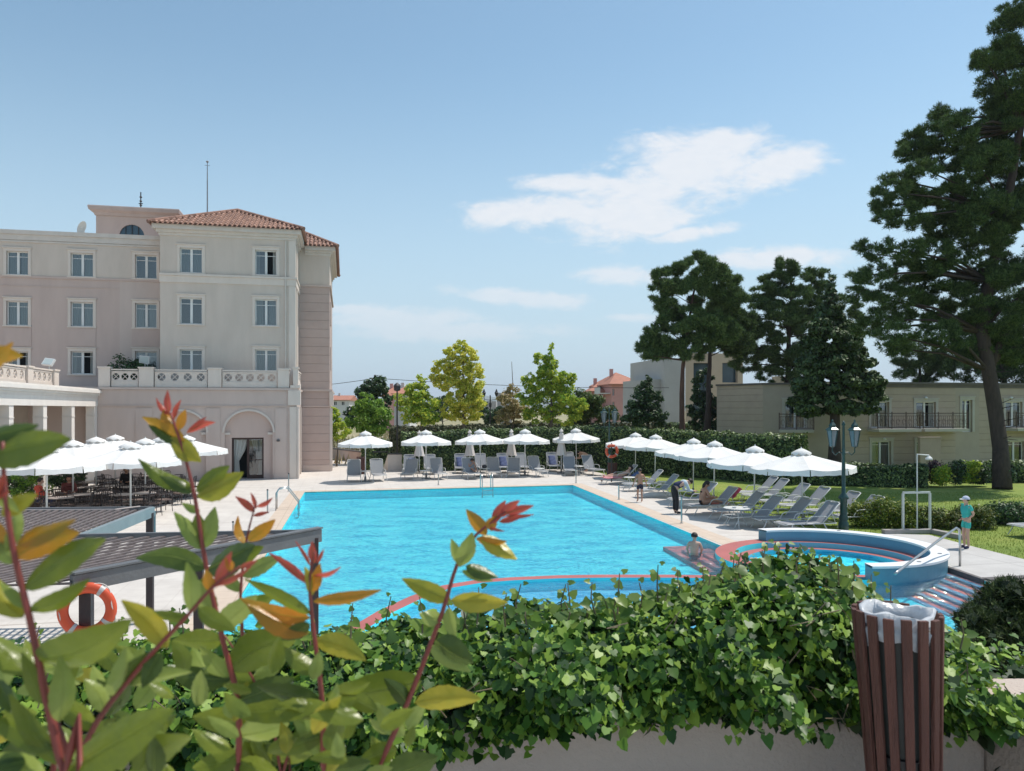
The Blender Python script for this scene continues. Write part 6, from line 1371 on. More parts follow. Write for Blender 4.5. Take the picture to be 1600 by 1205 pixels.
def ladder(pts_l, off_, lab, steps=2):
    t_ = thing('pool_ladder', lab, 'ladder', tuple(pts_l[0]), 'steel pool ladders')
    for s_ in (0, 1): mb = MB(); mb.tube([p+off_*s_ for p in pts_l], .022, 8); mb.build('handrail', steel, t_, True)
    for k in range(steps):
        p = pts_l[-1]+Z*(.12+.22*k); mb = MB(); mb.beam(p, p+off_, .08, .025); mb.build('rung', steel, t_)
b0 = G(431, 798); b0 = Vector((b0.x, b0.y, 0)); b1 = G(466, 797, -.05)
ladder([b0, b0+Z*.62, b0+Z*.78+(b1-b0)*.12, b0+Z*.82+(b1-b0)*.5, b1+Z*.3, b1-Z*.3], V*.5, 'bent steel ladder rail on the left edge of the pool')
f0 = G(752, 763.5); f0 = Vector((f0.x, f0.y, 0)); dirp = -V*.55
ladder([f0+V*.25, f0+V*.25+Z*.55, f0+V*.1+Z*.70, f0-V*.1+Z*.68, f0-V*.25+Z*.45, f0-V*.3-Z*.4], U*.5, 'steel ladder at the far edge of the pool below the third umbrella')
# handrail over the entry stairs
r0 = G(1500, 885, 0); rp_ = [r0, Vector((r0.x, r0.y, CH+(HZ-845)/F*r0.y)), P(1499, 828, r0.y), P(1494, 825, r0.y), P(1470, 842, 17.6), P(1403, 893, 15.6), P(1398, 897, 15.5)]
mb = MB(); mb.tube(rp_, .028, 10); tag(mb.build('stair_handrail', steel, smooth=True), 'bent stainless handrail rising from the stairs in front of the child', 'handrail')
# shower frame and shower
def tubes(name, lab, cat, paths, r_, m, part):
    t_ = thing(name, lab, cat, tuple(paths[0][0]))
    for p in paths: mb = MB(); mb.tube(p, r_, 8); mb.build(part, m, t_)
    return t_
s0, s1 = G(1411, 832), G(1453, 831); hh = CH+(HZ-771)/F*s0.y
tf = thing('shower_frame', 'white square pipe frame on the kerb beside the shrub hedge', 'frame', tuple(s0))
for a, b in ((s0, s0+Z*hh), (s1, s1+Z*hh)): mb = MB(); mb.beam(a, b, .055, .055, U); mb.build('post', metal_w, tf); 
mb = MB(); mb.beam(s0+Z*(hh+.02), s1+Z*(hh+.02), .06, .06); mb.build('crossbar', metal_w, tf)
sh = G(1433, 830); Ys = sh.y; ts = thing('outdoor_shower', 'tall white outdoor shower pole behind the square frame', 'shower', tuple(sh)); top = CH+(HZ-710)/F*Ys
mb = MB(); mb.tube([sh, sh+Z*top, sh+Z*top+Vector((.36, 0, -.03))], .022, 8); mb.build('pole', metal_w, ts)
mb = MB(); mb.lathe([(.10, top-.16), (.10, top-.12), (.02, top-.04)], sh+Vector((.36, 0, 0)), 12); mb.build('shower_head', metal_w, ts)
# brown slatted bins at the lawn and the hedge
def small_bin(px, py, lab, h=.75, r_=.22, planter=False):
    b = G(px, py); t_ = thing('slatted_bin', lab, 'bin', tuple(b), 'brown slatted bins by the hedges')
    mb = MB(); mb.lathe([(r_-.04, .02), (r_-.03, h-.05)], b, 12); mb.build('liner', metal_d, t_)
    mb = MB()
    for k in range(14): a = k*2*math.pi/14; mb.beam(b+Vector((math.cos(a)*(r_-.02), math.sin(a)*(r_-.02), .02)), b+Vector((math.cos(a)*r_, math.sin(a)*r_, h)), .06, .018, Vector((math.cos(a), math.sin(a), 0)))
    mb.build('slats', mat('bin_slats_brown', (.13, .05, .04), (.08, .03, .025), .6, 5), t_, whole=True)
small_bin(957, 748, 'brown slatted bin on the lawn edge behind the woman in black', .85, .25)
small_bin(564, 741, 'brown slatted pot beside the first far umbrella and short hedge', 1.0, .24)
# life rings
def life_ring(c, r_, nrm, lab, tilt=0):
    t_ = thing('life_ring', lab, 'life ring', tuple(c)); c = Vector(c); q = Vector(nrm).normalized(); a = q.cross(Z).normalized(); b = a.cross(q); n = 40
    om = mat('ring_orange', (.72, .10, .035), (.60, .08, .03), .45, 4); mb = MB(); tb = r_*.2; k2 = 12
    vs = [c+(a*math.cos(t)+b*math.sin(t))*(r_-tb+tb*math.cos(u))+q*tb*.75*math.sin(u) for t in [2*math.pi*i/n for i in range(n)] for u in [2*math.pi*j/k2 for j in range(k2)]]
    fs = [(i*k2+j, ((i+1) % n)*k2+j, ((i+1) % n)*k2+(j+1) % k2, i*k2+(j+1) % k2) for i in range(n) for j in range(k2)]; mb.add(vs, fs); mb.build('ring', om, t_, True)
    for k in range(4):
        t = R(35+90*k); mb = MB(); pts = [c+(a*math.cos(t+d)+b*math.sin(t+d))*(r_-tb+tb*1.03*math.cos(u))+q*tb*.79*math.sin(u) for u in [2*math.pi*j/k2 for j in range(k2)] for d in (-.09, .09)]
        mb.add(pts, [(2*j, 2*j+1, (2*j+3) % (2*k2), (2*j+2) % (2*k2)) for j in range(k2)]); mb.build('reflective_band', mat('silver_band', (.55, .52, .50), (.48, .45, .43), .4), t_, True)
    mb = MB(); pts = []
    for i in range(49):
        t = 2*math.pi*i/48; sg = .5-.5*math.cos(4*(t-R(35))); pts.append(c+(a*math.cos(t)+b*math.sin(t))*(r_+.012-sg*.05)-q*(tb*.5+.02)*(1 if q.y > 0 else -1)*sg-q*.01)
    mb.tube(pts, .006, 5); mb.build('grab_rope', mat('rope_pale', (.66, .60, .55), (.56, .50, .46), .9, 30), t_)
    return t_
# ================================================================== CAFÉ TABLES AND CHAIRS
chm = mat('dark_chair_metal', (.06, .045, .045), (.035, .028, .03), .5, 8); chw = mat('woven_chair_seat', (.18, .13, .11), (.12, .085, .075), .8, 30)
def make_chair():
    t_ = thing('cafe_chair', 'dark metal armchair among the crowded tables under the café umbrellas', 'chair', (0, 0, 0), 'café chairs under the umbrellas', local=True)
    mb = MB(); mb.box((0, 0, .44), (.44, .44, .035)); mb.build('seat', chw, t_)
    mb = MB(); mb.tube([(-.21, .21, .44), (-.22, .27, .86), (-.12, .29, .90), (.12, .29, .90), (.22, .27, .86), (.21, .21, .44)], .014, 6)
    for x in (-.12, -.04, .04, .12): mb.tube([(x, .225, .46), (x, .285, .88)], .008, 4)
    mb.build('backrest', chm, t_, whole=True)
    for sx in (-1, 1):
        for sy in (-1, 1): mb = MB(); mb.tube([(sx*.2, sy*.2, .43), (sx*.23, sy*.23, .01)], .013, 5); mb.build('leg', chm, t_)
        mb = MB(); mb.tube([(sx*.22, -.2, .43), (sx*.25, -.2, .64), (sx*.25, .0, .66), (sx*.22, .24, .66)], .012, 5); mb.build('armrest', chm, t_)
    return t_
def make_table():
    t_ = thing('cafe_table', 'round café table among the dark chairs under the café umbrellas', 'table', (0, 0, 0), 'café tables under the umbrellas', local=True)
    mb = MB(); mb.lathe([(.38, .72), (.40, .73), (.39, .75)], (0, 0, 0), 20); mb.build('table_top', mat('cafe_table_top', (.42, .36, .33), (.34, .29, .27), .35, 5), t_)
    mb = MB(); mb.lathe([(.22, .0), (.21, .03), (.03, .05), (.03, .72)], (0, 0, 0), 10); mb.build('pedestal', chm, t_); return t_
tb0 = make_table(); ch0 = make_chair(); first = True
tp_px = [(95, 806), (125, 800), (158, 797), (190, 800), (225, 797), (110, 788), (142, 785), (172, 783), (205, 785), (238, 784), (262, 781), (130, 776), (158, 773), (188, 772), (218, 773), (246, 771), (270, 772), (200, 764), (230, 763), (255, 763), (280, 790-18)]
for i, (x, y) in enumerate(tp_px):
    g = G(x, y+6); tt = tb0 if first else copy_tree(tb0); tt.location = g; a0 = random.uniform(0, 6.28)
    nc = 4 if i % 3 else 3
    for k in range(nc):
        a = a0+k*2*math.pi/nc+random.uniform(-.2, .2); p = g+Vector((math.cos(a), math.sin(a), 0))*random.uniform(.62, .78); c = ch0 if first else copy_tree(ch0); first = False
        c.location = p; c.rotation_euler = (0, 0, a-math.pi/2)
# potted trees by the colonnade
def potted(px, py, ytop, lab, m_, ball=.45):
    b = G(px, py); Y = b.y; zt = CH+(HZ-ytop)/F*Y; t_ = thing('potted_tree', lab, 'potted plant', tuple(b), 'potted trees by the colonnade')
    mb = MB(); mb.lathe([(.20, 0), (.27, .42), (.29, .45), (.25, .44)], b, 14); mb.build('pot', mat('brown_pot', (.18, .11, .08), (.12, .075, .055), .8, 3), t_)
    mb = MB(); mb.tube([b+Z*.4, b+Z*(zt-.5)], .03, 6); mb.build('trunk', bark_grey, t_)
    C, S = sub_clumps([((b.x, b.y, zt-ball), (ball*1.1, ball*1.1, ball))], 2, .8); leafobj('crown', foliage(C, S, 1500, .05), 4, m_, t_)
potted(50, 802, 735, 'potted green tree left under the nearest café umbrella', green_l, .55); potted(22, 800, 740, 'potted shrub at the far left pillar', dkgreen_l, .4); potted(98, 786, 733, 'potted round tree behind the nearest café umbrella pole', dkgreen_l, .42); potted(127, 772, 725, 'clipped ball tree beside the third colonnade pillar', dkgreen_l, .36)
bsh = H.px(203, 1.6); sb = H.p(bsh, 1.6, ZT)
shrub('terrace_shrub', 'dark green bush on the terrace beside the square floodlight', [((sb.x, sb.y, ZT+.95), (.95, .6, .75)), ((sb.x+.3, sb.y, ZT+.7), (.8, .6, .6))], dkgreen_l, 3500, .07, per=2)
# ================================================================== TRELLIS PERGOLAS
woven = mat('woven_rattan_slat', (.20, .165, .155), (.11, .09, .09), .75, 8, .4, 30); beamc = mat('grey_painted_beam', (.155, .16, .165), (.11, .115, .12), .5, 3, .2, 30); postm = mat('dark_timber_post', (.055, .04, .042), (.035, .028, .03), .6, 5, .3, 20)
def roof_grid(par, corners, z, m_, n1, n2, w=.055):
    """woven slat roof: two layers of slats across a four-cornered outline (a,b,c,d)"""
    a, b, c, d = [Vector((p.x, p.y, z)) for p in corners]
    mb = MB()
    for i in range(n1+1):
        f = i/n1; p, q = a.lerp(b, f), d.lerp(c, f); mb.beam(p, q, w, .02)
    mb.build('slats', m_, par, whole=True)
    mb = MB()
    for j in range(n2+1):
        f = j/n2; p, q = a.lerp(d, f), b.lerp(c, f); mb.beam(p-Z*.024, q-Z*.024, w*.6, .02)
    mb.build('cross_slats', m_, par, whole=True)
zr = 2.0; pc = G(500, 833, zr); pl = G(-260, 848, zr); pn = G(112, 908, zr)
pgB = thing('trellis_pergola', 'nearer dark trellis roof on posts with the orange life ring hanging under it', 'pergola', (pc.x, pc.y, 0), 'trellis pergolas by the pool')
pnl = pn+(pl-pc)*.62
roof_grid(pgB, [pl, pc, pn, pnl], zr, woven, 30, 11, .045)
mb = MB(); mb.beam(pn+Z*-.03, pc+Z*-.03, .07, .17); mb.beam(pn+Z*.075, pc+Z*.075, .11, .02); mb.build('beam', beamc, pgB, whole=True)
mb = MB(); mb.beam(pl+Z*.0, pc+Z*.0, .07, .10); mb.build('beam', beamc, pgB)
for q, r_ in ((pc+(pn-pc).normalized()*.1, .10), (pn.lerp(pc, .43), .10), (pn+(pc-pn).normalized()*.15, .11), (pl, .1)):
    mb = MB(); mb.beam((q.x, q.y, 0), (q.x, q.y, zr-.05), r_, r_, U); mb.build('post', postm, pgB, whole=True)
qa = G(238, 796, 1.95); qb = G(131, 838, 1.95); qd = G(-160, 800, 1.95); qc = G(-300, 845, 1.95)
pgA = thing('trellis_pergola', 'farther dark trellis roof with a grey-blue side beam left of the pool', 'pergola', (qa.x, qa.y, 0), 'trellis pergolas by the pool')
roof_grid(pgA, [qd, qa, qb, qc], 1.95, woven, 32, 15, .045)
mb = MB(); mb.beam(qa+Z*-.04, qb+(qb-qa)*.02+Z*-.04, .08, .17); mb.build('beam', mat('blue_grey_beam', (.24, .29, .30), (.19, .235, .25), .5, 3), pgA); mb = MB(); mb.beam(qd, qa, .07, .10); mb.build('beam', beamc, pgA)
mb = MB(); mb.tube([qd+Z*.06, qd.lerp(qa, .5)+Z*.04-V*.2, qa+Z*.06-V*.35-U*.5, qa+Z*.06-U*.2], .012, 5); mb.build('cable', mat('pale_cable', (.55, .48, .45), (.5, .43, .4), .6), pgA)
for q in (qa+(qb-qa).normalized()*.12, qb+(qa-qb).normalized()*.1, qd):
    mb = MB(); mb.beam((q.x, q.y, 0), (q.x, q.y, 1.9), .11, .11, U); mb.build('post', postm, pgA, whole=True)
mb = MB(); q = G(239, 836); mb.box(q+Z*.35, (.12, .10, .7)); tag(mb.build('waste_box', mat('teal_box', (.03, .13, .17), (.02, .09, .12), .5)), 'narrow teal box standing beside the farther pergola post', 'box')
lr_ = pn+(pc-pn).normalized()*.15; cc = P(136, 953, lr_.y-.09)
life_ring(cc, .275, (0.25, -1, 0), 'orange life ring hung on the dark post at the lower left')
lq = P(956, 705, 39.2); rr2 = thing('life_ring_stand', 'post holding an orange life ring at the far end of the right umbrella row', 'stand', (lq.x, lq.y, 0))
mb = MB(); mb.tube([(lq.x, lq.y+.12, 0), (lq.x, lq.y+.12, lq.z+.4)], .03, 8); mb.build('post', metal_d, rr2); mb = MB(); mb.tube([(lq.x, lq.y+.06, lq.z+.35), (lq.x, lq.y-.1, lq.z+.33)], .015, 6); mb.build('hook', metal_d, rr2)
life_ring(lq, .36, (0.2, -1, 0), 'orange life ring hanging at the far end of the right umbrella row')
# ================================================================== PEOPLE
skin_a = mat('skin_tan', (.50, .27, .18), (.43, .225, .15), .55, 6); skin_b = mat('skin_pale', (.62, .38, .28), (.55, .33, .24), .55, 6)
hair_m = mat('dark_hair', (.022, .015, .012), (.012, .009, .008), .6, 30); eye_m = mat('eye_dark', (.02, .015, .012), (.015, .012, .01), .3, 3)
def cloth(name, c): return mat(name, c, tuple(x*.78 for x in c), .85, 9, .3, 40)
BASE = dict(pelvis=(0, 0, .95), waist=(0, 0, 1.08), chest=(.01, 0, 1.29), nb=(0, 0, 1.45), neck=(.015, 0, 1.51), head=(.03, 0, 1.61), top=(.015, 0, 1.68),
            shL=(0, .165, 1.41), elL=(-.02, .215, 1.13), wrL=(.04, .23, .89), shR=(0, -.165, 1.41), elR=(-.02, -.215, 1.13), wrR=(.04, -.23, .89),
            hiL=(0, .085, .90), knL=(.03, .10, .50), anL=(-.01, .10, .09), toL=(.15, .115, .035), hiR=(0, -.085, .90), knR=(.03, -.10, .50), anR=(-.01, -.10, .09), toR=(.15, -.115, .035))
RAD = dict(pelvis=.135, waist=.115, chest=.135, nb=.075, neck=.052, head=.092, top=.075, sh=.060, el=.042, wr=.028, hi=.088, kn=.056, an=.038, to=.030)
EDG = [('pelvis', 'waist'), ('waist', 'chest'), ('chest', 'nb'), ('nb', 'neck'), ('neck', 'head'), ('head', 'top')]+[e for s_ in 'LR' for e in (('chest', 'sh'+s_), ('sh'+s_, 'el'+s_), ('el'+s_, 'wr'+s_), ('pelvis', 'hi'+s_), ('hi'+s_, 'kn'+s_), ('kn'+s_, 'an'+s_), ('an'+s_, 'to'+s_))]
def skinned(name, V_, E_, Rd, m, parent, sub=2):
    me = bpy.data.meshes.new(name); me.from_pydata([tuple(v) for v in V_], E_, []); o = bpy.data.objects.new(name, me); COL.objects.link(o)
    md = o.modifiers.new('s', 'SKIN'); md.use_smooth_shade = True
    lay = me.skin_vertices[0].data
    for i, r_ in enumerate(Rd): lay[i].radius = (r_, r_) if not isinstance(r_, tuple) else r_
    lay[0].use_root = True
    sb_ = o.modifiers.new('u', 'SUBSURF'); sb_.levels = sub; sb_.render_levels = sub
    dg = bpy.context.evaluated_depsgraph_get(); ev = o.evaluated_get(dg); m2 = bpy.data.meshes.new_from_object(ev); m2.name = name
    bpy.data.objects.remove(o); o = bpy.data.objects.new(name, m2); COL.objects.link(o); m2.materials.clear(); m2.materials.append(m)
    for p in m2.polygons: p.use_smooth = True
    o.parent = parent; return o
def person(label, loc, rz, sc, pose, skin, clothes=(), hair=hair_m, hairlen=0, cap=None, shoes=None, w=1.0):
    J = dict(BASE); J.update(pose); J = {k: Vector(v)*sc for k, v in J.items()}
    t_ = thing('person', label, 'person', tuple(loc), None, rz, local=True)
    names = []; V_ = []; Rd = []; idx = {}
    def rad(k): return RAD.get(k, RAD.get(k[:2], .05))*sc*(w if k in ('pelvis', 'waist', 'chest') else 1)
    for k in J: idx[k] = len(V_); V_.append(J[k]); Rd.append(rad(k))
    E_ = [(idx[a], idx[b]) for a, b in EDG]
    fwd = None
    # face bits on the one body surface
    hd = J['head']; up = (J['top']-J['neck']).normalized(); fx = Vector((1, 0, 0)) if abs(up.x) < .8 else Vector((0, 0, -1)); f_ = pose.get('_f'); fx = Vector(f_) if f_ else fx; fx = (fx-up*fx.dot(up)).normalized(); sd_ = up.cross(fx)
    def addv(p, r_, to): V_.append(p); Rd.append(r_*sc); E_.append((idx[to] if isinstance(to, str) else to, len(V_)-1)); return len(V_)-1
    addv(hd+fx*.108*sc-up*.015*sc, .014, 'head')                                  # nose
    for s_ in (-1, 1): addv(hd+sd_*s_*.088*sc-up*.01*sc, .018, 'head')            # ears
    addv(hd+fx*.055*sc-up*.075*sc, .035, 'head')                                  # chin
    for s_ in 'LR':
        wv = J['wr'+s_]; d = (wv-J['el'+s_]).normalized(); sn = d.orthogonal().normalized(); cur = d.cross(sn)
        pm = addv(wv+d*.055*sc, .024, 'wr'+s_)
        for q, (o_, L) in enumerate(((-.026, .062), (-.009, .072), (.009, .068), (.025, .052))):
            k1 = addv(wv+d*(.085)*sc+sn*o_*sc, .0095, pm); k2 = addv(V_[k1]+(d*L*.55+cur*.012)*sc, .0085, k1); addv(V_[k2]+(d*L*.35+cur*.024)*sc, .007, k2)
        tb_ = addv(wv+(d*.045-sn*.034)*sc, .011, pm); addv(V_[tb_]+(d*.035-sn*.012+cur*.01)*sc, .009, tb_)
    body = skinned('body', V_, E_, Rd, skin, t_)
    for s_ in (-1, 1): mb = MB(); c = hd+fx*.083*sc+sd_*s_*.031*sc+up*.012*sc; mb.lathe([(.002*sc, -.008*sc), (.009*sc, 0), (.002*sc, .008*sc)], c, 6); mb.build('eye', eye_m, body)
    mb = MB(); mb.beam(hd+fx*.092*sc-up*.052*sc-sd_*.02*sc, hd+fx*.092*sc-up*.052*sc+sd_*.02*sc, .008*sc, .007*sc); mb.build('mouth', mat('lips', (.35, .12, .10)), body)
    # hair: cap over back and top of the skull
    hc = hd+up*.02*sc-fx*.012*sc
    mb = MB(); vs = []; fs = []; n1, n2 = 8, 14
    for i in range(n1+1):
        for j in range(n2):
            ph_ = math.pi*.62*i/n1; th = 2*math.pi*j/n2; dirv_ = up*math.cos(ph_)+(fx*math.cos(th)+sd_*math.sin(th))*math.sin(ph_)
            lim = .112+.004*math.sin(5*th+i); front_ = max(0, math.cos(th)); 
            if ph_ > 1.05 and front_ > .25: dirv_ = up*math.cos(1.05)+(fx*math.cos(th)+sd_*math.sin(th))*math.sin(1.05)
            vs.append(hc+dirv_*lim*sc)
    for i in range(n1):
        for j in range(n2): fs.append((i*n2+j, i*n2+(j+1) % n2, (i+1)*n2+(j+1) % n2, (i+1)*n2+j))
    mb.add(vs, fs); mb.build('hair', hair, body, True)
    if hairlen: skinned('long_hair', [hc-fx*.08*sc, hc-fx*.10*sc-up*.12*sc, hc-fx*.09*sc-up*(.12+hairlen)*sc], [(0, 1), (1, 2)], [.07*sc, .06*sc, .03*sc], hair, t_)
    if cap:
        mb = MB(); vs = []; fs = []
        for i in range(6):
            for j in range(14): ph_ = 1.5*i/5; th = 2*math.pi*j/14; vs.append(hc+(up*math.cos(ph_)+(fx*math.cos(th)+sd_*math.sin(th))*math.sin(ph_))*.125*sc)
        for i in range(5):
            for j in range(14): fs.append((i*14+j, i*14+(j+1) % 14, (i+1)*14+(j+1) % 14, (i+1)*14+j))
        mb.add(vs, fs); c_ = mb.build('cap', cap, t_, True)
        mb = MB(); b0_ = hc+up*.012*sc; q = [b0_+fx*.10*sc+sd_*.085*sc, b0_+fx*.19*sc+sd_*.06*sc-up*.01*sc, b0_+fx*.215*sc-up*.012*sc, b0_+fx*.19*sc-sd_*.06*sc-up*.01*sc, b0_+fx*.10*sc-sd_*.085*sc]; mb.add(q+[x+up*.012*sc for x in q], [(4, 3, 2, 1, 0), (5, 6, 7, 8, 9)]+[(i, (i+1) % 5, (i+1) % 5+5, i+5) for i in range(5)]); mb.build('cap_visor', whitep, c_)
    for (kind, m_) in clothes:
        def pts(lst, rs): return [J[a] if isinstance(a, str) else J[a[0]].lerp(J[a[1]], a[2]) for a in lst], [r_*sc for r_ in rs]
        if kind in ('shirt', 'vest'):
            g = .012 if kind == 'shirt' else .024; a_ = .62 if kind == 'shirt' else .05
            l = [('pelvis', 'waist', .3), 'waist', 'chest', ('chest', 'nb', .8), 'shL', ('shL', 'elL', a_), 'shR', ('shR', 'elR', a_)]; r_ = [.142+g, .122+g, .142+g, .085, .064+g, .056+g*.8, .064+g, .056+g*.8]; e = [(0, 1), (1, 2), (2, 3), (2, 4), (4, 5), (2, 6), (6, 7)]
            if kind == 'vest': l = l[:4]+[('chest', 'shL', .75), ('chest', 'shR', .75)]; r_ = [.15+g*.6, .128+g*.6, .150+g*.5, .088, .082, .082]; e = [(0, 1), (1, 2), (2, 3), (2, 4), (2, 5)]
        elif kind == 'sleeves': l = ['chest', 'shL', ('shL', 'elL', .5), 'elL', ('elL', 'wrL', .9), 'shR', ('shR', 'elR', .5), 'elR', ('elR', 'wrR', .9)]; r_ = [.143, .074, .064, .058, .042, .074, .064, .058, .042]; e = [(0, 1), (1, 2), (2, 3), (3, 4), (0, 5), (5, 6), (6, 7), (7, 8)]
        elif kind == 'shorts': l = ['pelvis', ('pelvis', 'waist', .4), 'hiL', ('hiL', 'knL', .62), 'hiR', ('hiR', 'knR', .62)]; r_ = [.150, .130, .106, .092, .106, .092]; e = [(0, 1), (0, 2), (2, 3), (0, 4), (4, 5)]
        elif kind == 'trousers': l = ['pelvis', ('pelvis', 'waist', .4), 'hiL', 'knL', ('knL', 'anL', .95), 'hiR', 'knR', ('knR', 'anR', .95)]; r_ = [.150, .130, .102, .078, .062, .102, .078, .062]; e = [(0, 1), (0, 2), (2, 3), (3, 4), (0, 5), (5, 6), (6, 7)]
        elif kind == 'bikini': l = ['pelvis', ('pelvis', 'waist', .2), ('pelvis', 'hiL', .5), ('pelvis', 'hiR', .5)]; r_ = [.147, .128, .10, .10]; e = [(0, 1), (0, 2), (0, 3)]
        elif kind == 'top': l = [('waist', 'chest', .75), 'chest', ('chest', 'nb', .3)]; r_ = [.132, .150, .122]; e = [(0, 1), (1, 2)]
        pv, rv = pts(l, r_); skinned({'sleeves': 'shirt', 'top': 'swim_top', 'bikini': 'swim_bottom'}.get(kind, kind), pv, e, rv, m_, t_)
    if shoes:
        for s_ in 'LR': skinned('shoe', [J['an'+s_]-Z*.035*sc, J['to'+s_].lerp(J['an'+s_], .4), J['to'+s_]+Vector((.02, 0, 0))*sc], [(0, 1), (1, 2)], [.048*sc, .045*sc, .038*sc], shoes, t_)
    return t_
bend = dict(pelvis=(-.08, 0, .93), waist=(.04, 0, 1.02), chest=(.24, 0, 1.10), nb=(.38, 0, 1.14), neck=(.43, 0, 1.14), head=(.52, 0, 1.14), top=(.59, 0, 1.15), shL=(.33, .16, 1.09), elL=(.40, .20, .84), wrL=(.60, .13, .80), shR=(.33, -.16, 1.09), elR=(.42, -.20, .84), wrR=(.63, -.12, .82), hiL=(-.07, .085, .89), hiR=(-.07, -.085, .89), knL=(.0, .10, .49), knR=(.0, -.10, .49), _f=(.5, 0, -1))
sit = dict(pelvis=(0, 0, .56), waist=(-.01, 0, .68), chest=(.0, 0, .88), nb=(.02, 0, 1.05), neck=(.04, 0, 1.11), head=(.07, 0, 1.20), top=(.06, 0, 1.27), shL=(.0, .165, 1.0), elL=(.08, .22, .76), wrL=(.28, .15, .74), shR=(.0, -.165, 1.0), elR=(.08, -.22, .76), wrR=(.28, -.13, .74), hiL=(.04, .085, .53), hiR=(.04, -.085, .53), knL=(.44, .11, .53), knR=(.44, -.11, .53), anL=(.42, .11, .09), anR=(.42, -.11, .09), toL=(.57, .12, .035), toR=(.57, -.12, .035))
longsit = dict(pelvis=(0, 0, .50), waist=(.02, 0, .62), chest=(.08, 0, .82), nb=(.13, 0, .98), neck=(.16, 0, 1.03), head=(.21, 0, 1.11), top=(.21, 0, 1.18), shL=(.10, .165, .93), elL=(.20, .22, .70), wrL=(.40, .16, .66), shR=(.10, -.165, .93), elR=(.20, -.22, .70), wrR=(.42, -.14, .66), hiL=(.05, .085, .47), hiR=(.05, -.085, .47), knL=(.42, .11, .62), knR=(.44, -.11, .56), anL=(.80, .10, .42), anR=(.86, -.10, .42), toL=(.90, .11, .52), toR=(.96, -.11, .52))
lie = dict(pelvis=(0, 0, .46), waist=(.12, 0, .48), chest=(.31, 0, .58), nb=(.44, 0, .70), neck=(.48, 0, .75), head=(.53, 0, .83), top=(.54, 0, .90), shL=(.38, .165, .64), elL=(.48, .22, .45), wrL=(.28, .24, .42), shR=(.38, -.165, .64), elR=(.50, -.22, .45), wrR=(.30, -.24, .42), hiL=(-.05, .085, .44), hiR=(-.05, -.085, .44), knL=(-.42, .11, .50), knR=(-.44, -.11, .44), anL=(-.84, .10, .40), anR=(-.86, -.10, .40), toL=(-.90, .11, .52), toR=(-.92, -.11, .52), _f=(-1, 0, .2))
black = cloth('black_cloth', (.02, .02, .024)); navy = cloth('navy_cloth', (.03, .035, .09)); lblue = cloth('light_blue_shirt', (.55, .64, .72)); turq = cloth('turquoise_cloth', (.05, .50, .44)); maroon = cloth('dark_red_cloth', (.16, .04, .035)); coral = cloth('coral_cloth', (.68, .10, .06)); olive = cloth('dark_navy_trunks', (.03, .03, .06))
g = G(1000, 785); person('boy in dark trunks standing with his back to us on the right pool edge', g, R(98), .78, dict(elL=(-.02, .27, 1.15), wrL=(.05, .33, .93), elR=(-.03, -.27, 1.15), wrR=(.03, -.34, .94), knL=(.10, .09, .50), anL=(.08, .09, .10), toL=(.24, .10, .035)), skin_a, [('shorts', olive)])
g = G(1056, 803); person('waiter in navy vest and light blue shirt bending over a lounger', g, TH, .99, bend, skin_b, [('sleeves', lblue), ('vest', navy), ('trousers', black)], shoes=black)
g = G(917, 737); person('shirtless man in dark shorts bending forward behind the far right loungers', g, TH+R(180), 1.0, bend, skin_b, [('shorts', black)])
g = G(739, 748); d = Vector((math.cos(TH-R(90)), math.sin(TH-R(90)), 0)); person('sunbather sitting forward on a lounger under the third far umbrella', g-d*.9+Z*-.04, TH-R(75), .95, dict(longsit, head=(.27, 0, 1.02), top=(.31, 0, 1.08), neck=(.19, 0, .98), elL=(.30, .2, .66), elR=(.30, -.2, .66), wrL=(.42, .08, .82), wrR=(.42, -.08, .82)), skin_a, [('bikini', maroon)], hairlen=.15)
g = G(968, 756); person('woman in black swimwear propped up on a lounger, legs towards the pool', g+Vector((.05, .0, -.03)), TH-.05, .98, lie, skin_b, [('bikini', black), ('top', black)], hairlen=.28)
g = G(1109, 803); person('woman sitting upright on a lounger beside a pink towel', g+Vector((-.3, -.05, -.06)), TH, 1.0, longsit, skin_a, [('bikini', black), ('top', black)], hairlen=.1)
g = G(1085, 866, -.1); person('wet child in the pool with back turned beside the red steps', Vector((g.x, g.y, -.60)), R(75), .80, dict(sit, elL=(.05, .24, .80), elR=(.05, -.24, .80), wrL=(.22, .20, .62), wrR=(.22, -.20, .62)), skin_b, [('shorts', olive)])
g = G(1510, 857); person('child in turquoise shirt and shorts with a white and blue cap looking left', g, R(185), .80, dict(elL=(-.12, .20, 1.15), wrL=(.04, .13, 1.0), elR=(-.12, -.20, 1.15), wrR=(.05, -.15, 1.0)), skin_b, [('shirt', turq), ('shorts', turq)], cap=cloth('white_blue_cap', (.55, .60, .72)), shoes=navy)
g = G(108, 800); person('person in dark clothes sitting at a café table under the nearest umbrellas', g, R(-60), 1.0, sit, skin_a, [('sleeves', maroon), ('shirt', maroon), ('trousers', black)])
g = G(60, 806); person('person in a bright coral top sitting at the left of the café', g, R(20), 1.0, sit, skin_b, [('sleeves', coral), ('shirt', coral), ('trousers', navy)])
g = G(198, 780); person('person in black sitting deeper among the café chairs', g, R(-80), 1.0, sit, skin_a, [('sleeves', black), ('shirt', black), ('trousers', black)], hairlen=.15)
